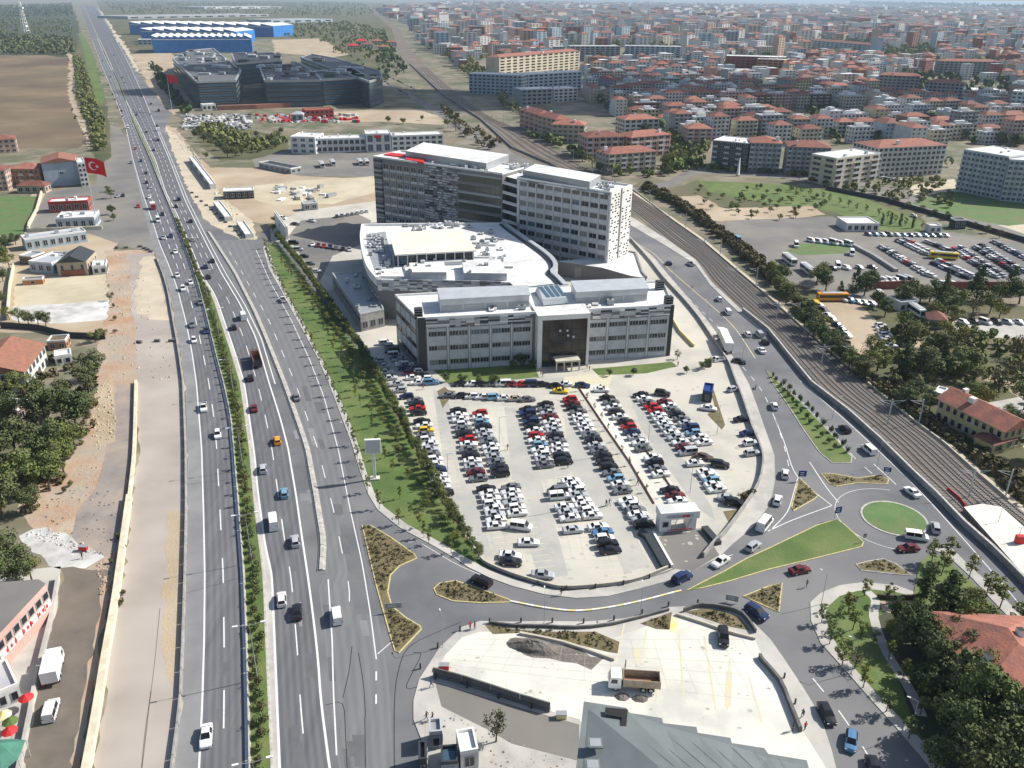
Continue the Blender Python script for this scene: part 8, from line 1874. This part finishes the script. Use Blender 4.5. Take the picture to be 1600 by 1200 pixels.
# utility box, cable drum style things in the yards
for u, v, m_, lab in ((877,1122, 'paint_yellow', 'yellow cabinet beside the dark wall of the lower lot'),(131,860, 'red', 'small red cabin by the gravel fan'),(694,1046, 'red', 'red barrier leaning at the corner of the lower lot')):
 p = G(u, v); t = empty('utility_cabinet', (p.x, p.y, .13),0, lab, 'cabinet'); MB().box(-.8,.8,-.4,.4,0,.9, m_).build('cabinet', t); MB().box(-.85,.85,-.45,.45,.9,.98, 'metal_grey', bottom=True).build('lid', t)
p = G(795,1182)
tree(775,1160,6, 'broad', 'leaf_dry', 'beside the white hut at the bottom', None, .7)

# ============================================================ PEOPLE
def person_mesh(pose, k):
 """one continuous body: skin modifier over a joint skeleton"""
 st = .32 if pose == 'walk' else .06; J = {'pelvis': (0,0,.95), 'waist': (0,0,1.08), 'chest': (0,.01,1.32), 'neck': (0,.01,1.50), 'head': (0,.03,1.60), 'crown': (0,.03,1.74)}
 E_ = [('pelvis', 'waist'),('waist', 'chest'),('chest', 'neck'),('neck', 'head'),('head', 'crown')]; Rr = {'pelvis': .15, 'waist': .13, 'chest': .16, 'neck': .055, 'head': .095, 'crown': .07}
 for s, n in ((-1, 'l'),(1, 'r')):
  f = s * st; J[n + 'hip'] = (s * .10,0,.90); J[n + 'knee'] = (s * .11, f * .5 + .05,.50); J[n + 'ank'] = (s * .11, f - .02,.09); J[n + 'toe'] = (s * .12, f + .16,.04)
  J[n + 'sho'] = (s * .19,0,1.42); J[n + 'elb'] = (s * .25,-f * .5 - .03,1.14); J[n + 'wri'] = (s * .25,-f * .9 + .08,.90); J[n + 'palm'] = (s * .245,-f * .9 + .12,.84)
  Rr.update({n + 'hip': .10, n + 'knee': .062, n + 'ank': .042, n + 'toe': .04, n + 'sho': .07, n + 'elb': .045, n + 'wri': .03, n + 'palm': .035})
  E_ += [('pelvis', n + 'hip'),(n + 'hip', n + 'knee'),(n + 'knee', n + 'ank'),(n + 'ank', n + 'toe'),('chest', n + 'sho'),(n + 'sho', n + 'elb'),(n + 'elb', n + 'wri'),(n + 'wri', n + 'palm')]
  for q in range(5):
   a = (q - 2) * .02; x, y, z = J[n + 'palm']; L = (.05,.07,.08,.075,.055)[q]; nm = f'{n}f{q}'; J[nm] = (x + (s * -.02 if q == 0 else 0), y + a + (.03 if q == 0 else .0), z - L); Rr[nm] = .010; E_.append((n + 'palm', nm))
 names = list(J); me = bpy.data.meshes.new('skeleton'); me.from_pydata([J[n] for n in names],[(names.index(a), names.index(b)) for a, b in E_],[])
 o = bpy.data.objects.new('skeleton', me); col.objects.link(o); m = o.modifiers.new('skin', 'SKIN'); 
 for i, n in enumerate(names): me.skin_vertices[0].data[i].radius = (Rr[n], Rr[n] * (.75 if n in ('chest', 'pelvis', 'waist') else 1))
 me.skin_vertices[0].data[0].use_root = True
 sb = o.modifiers.new('sub', 'SUBSURF'); sb.levels = 1
 dg = bpy.context.evaluated_depsgraph_get(); ev = o.evaluated_get(dg); out = bpy.data.meshes.new_from_object(ev); bpy.data.objects.remove(o)
 out.materials.clear()
 for mm in ('skin', 'cloth_obj', 'trouser', 'hair'): out.materials.append(M[mm])
 for pg in out.polygons:
  c = pg.center; z = c.z; arm = abs(c.x) > .2 and z < 1.0
  pg.material_index = 0 if (z > 1.50 or arm) else 1 if z > .93 else 3 if z < .07 else 2
  pg.use_smooth = True
 return out
mat('trouser', (.03,.035,.05), c2=(.05,.05,.06), scale=3)
PM = {p_: person_mesh(p_, 0) for p_ in ('walk', 'stand')}
hairm = MB(); 
for j in range(3):
 for i in range(8):
  f = lambda jj, ii: (.10 * math.cos(ii * .7854) * math.cos(jj * .5),.03 - .015 + .11 * math.sin(ii * .7854) * math.cos(jj * .5),1.665 + .11 * math.sin(jj * .5)); hairm.face([f(j, i), f(j, i + 1), f(j + 1, i + 1), f(j + 1, i)], 'hair')
HM = hairm.mesh('hair'); SH = {'red': (.5,.03,.03), 'black': (.02,.02,.025), 'white': (.6,.6,.6), 'blue': (.04,.08,.25), 'grey': (.2,.2,.2), 'dark': (.04,.03,.03)}
for u, v, sh, pose, z, lab in ((661,609, 'red', 'walk', .14, 'person in red top walking below the hospital lawn'),(793,704, 'black', 'walk', .14, 'person in black walking right of the upper left double row'),(875,667, 'dark', 'stand', .14, 'person in dark clothes standing in the lane of the middle rows'),(947,792, 'dark', 'walk', .14, 'person in dark clothes walking right of the lower middle rows'),(952,790, 'blue', 'walk', .14, 'person in blue top walking beside another in the lane'),(996,759, 'black', 'walk', .16, 'person in black walking on the walkway'),(887,732, 'black', 'stand', .14, 'person in black standing below the dark cars of the middle row'),(667,1126, 'black', 'walk', .15, 'person in black on the pale pavement at the bottom, left of two'),(676,1127, 'black', 'walk', .15, 'person in black on the pale pavement at the bottom, right of two'),(674,1075, 'blue', 'walk', .15, 'person in blue beside the corner of the lower lot wall'),(735,984, 'red', 'stand', .14, 'person in red at the upper left corner of the lower lot'),(742,984, 'black', 'stand', .14, 'person in black at the upper left corner of the lower lot'),(877,930, 'black', 'walk', .14, 'person in black on the pavement below the car park wall'),(1283,957, 'black', 'walk', .14, 'person in black on the pavement of the corner park'),(845,586, 'red', 'stand', .15, 'person in red left of the hospital entrance'),(848,590, 'dark', 'walk', .15, 'person in dark clothes left of the hospital entrance'),(917,577, 'red', 'walk', .15, 'person in red right of the hospital entrance'),(921,580, 'black', 'stand', .15, 'person in black right of the hospital entrance'),(1059,573, 'red', 'stand', .15, 'person in red near the right corner of the front block'),(1081,452, 'red', 'walk', .03, 'person in red on the ramp road'),(1257,1142, 'red', 'stand', .16, 'person in red at the lower right corner of the lower lot'),(1238,1143, 'black', 'stand', .16, 'person in black at the lower right corner of the lower lot'),(1253,1122, 'black', 'walk', .16, 'person in black by the right wall of the lower lot'),(977,1045, 'red', 'stand', .16, 'person in red top behind the tipper truck cab'),(129,873, 'dark', 'walk', .03, 'person in dark clothes at the end of the gravel fan'),(1260,918, 'grey', 'walk', .14, 'person in grey below the big green triangle') ):
 p = G(u, v); t = empty('person', (p.x, p.y, z), rnd.uniform(0,6.28), lab, 'person'); o = link('body', PM[pose], t, color=SH[sh]); link('hair', HM, t)

# ============================================================ CLOUD AND AIR
# a real cumulus high above the town, out of the picture, whose shadow lies over the offices and the nearer city
def cloud(cx, cy, rx, ry, H, n, seed):
 r = random.Random(seed); off = H / math.tan(SUN_EL); ox, oy = math.cos(SUN_AZ) * off, math.sin(SUN_AZ) * off
 bmc = bmesh.new()
 for i in range(n):
  a, q = r.uniform(0,6.283), math.sqrt(r.random()); x, y = cx + ox + rx * q * math.cos(a), cy + oy + ry * q * math.sin(a); s = r.uniform(35,80) * (1.25 - q * .6)
  bmesh.ops.create_icosphere(bmc, subdivisions=2, radius=1, matrix=Matrix.Translation((x, y, H + r.uniform(0,70) * (1 - q))) @ Matrix.Diagonal((s * 1.3, s, s * .55,1)))
 for v in bmc.verts: v.co += v.normal * mnoise.noise(v.co * .02) * 22
 me = bpy.data.meshes.new('cloud'); bmc.to_mesh(me); bmc.free(); me.materials.append(M['cloud']); [setattr(p_, 'use_smooth', True) for p_ in me.polygons]
 tag(link('cloud', me), kind='structure')
mat('cloud', (.85,.86,.88), rough=1)
cloud(150,950,440,95,900,42,3); cloud(-270,1010,130,90,900,12,4)
hz = bpy.data.materials.new('haze'); hz.use_nodes = True; n = hz.node_tree.nodes; n.remove(n['Principled BSDF']); pv = n.new('ShaderNodeVolumePrincipled')
pv.inputs['Color'].default_value = (.64,.81,1.0,1); pv.inputs['Density'].default_value = .58e-4; pv.inputs['Anisotropy'].default_value = .1
hz.node_tree.links.new(pv.outputs[0], n['Material Output'].inputs['Volume']); M['haze'] = hz
tag(MB().box(-31000,31000,-400,46000,-1.0,106.0, 'haze', bottom=True).build('haze'), 'thin pale haze over the whole landscape', 'haze', kind='stuff')

settle_labels()
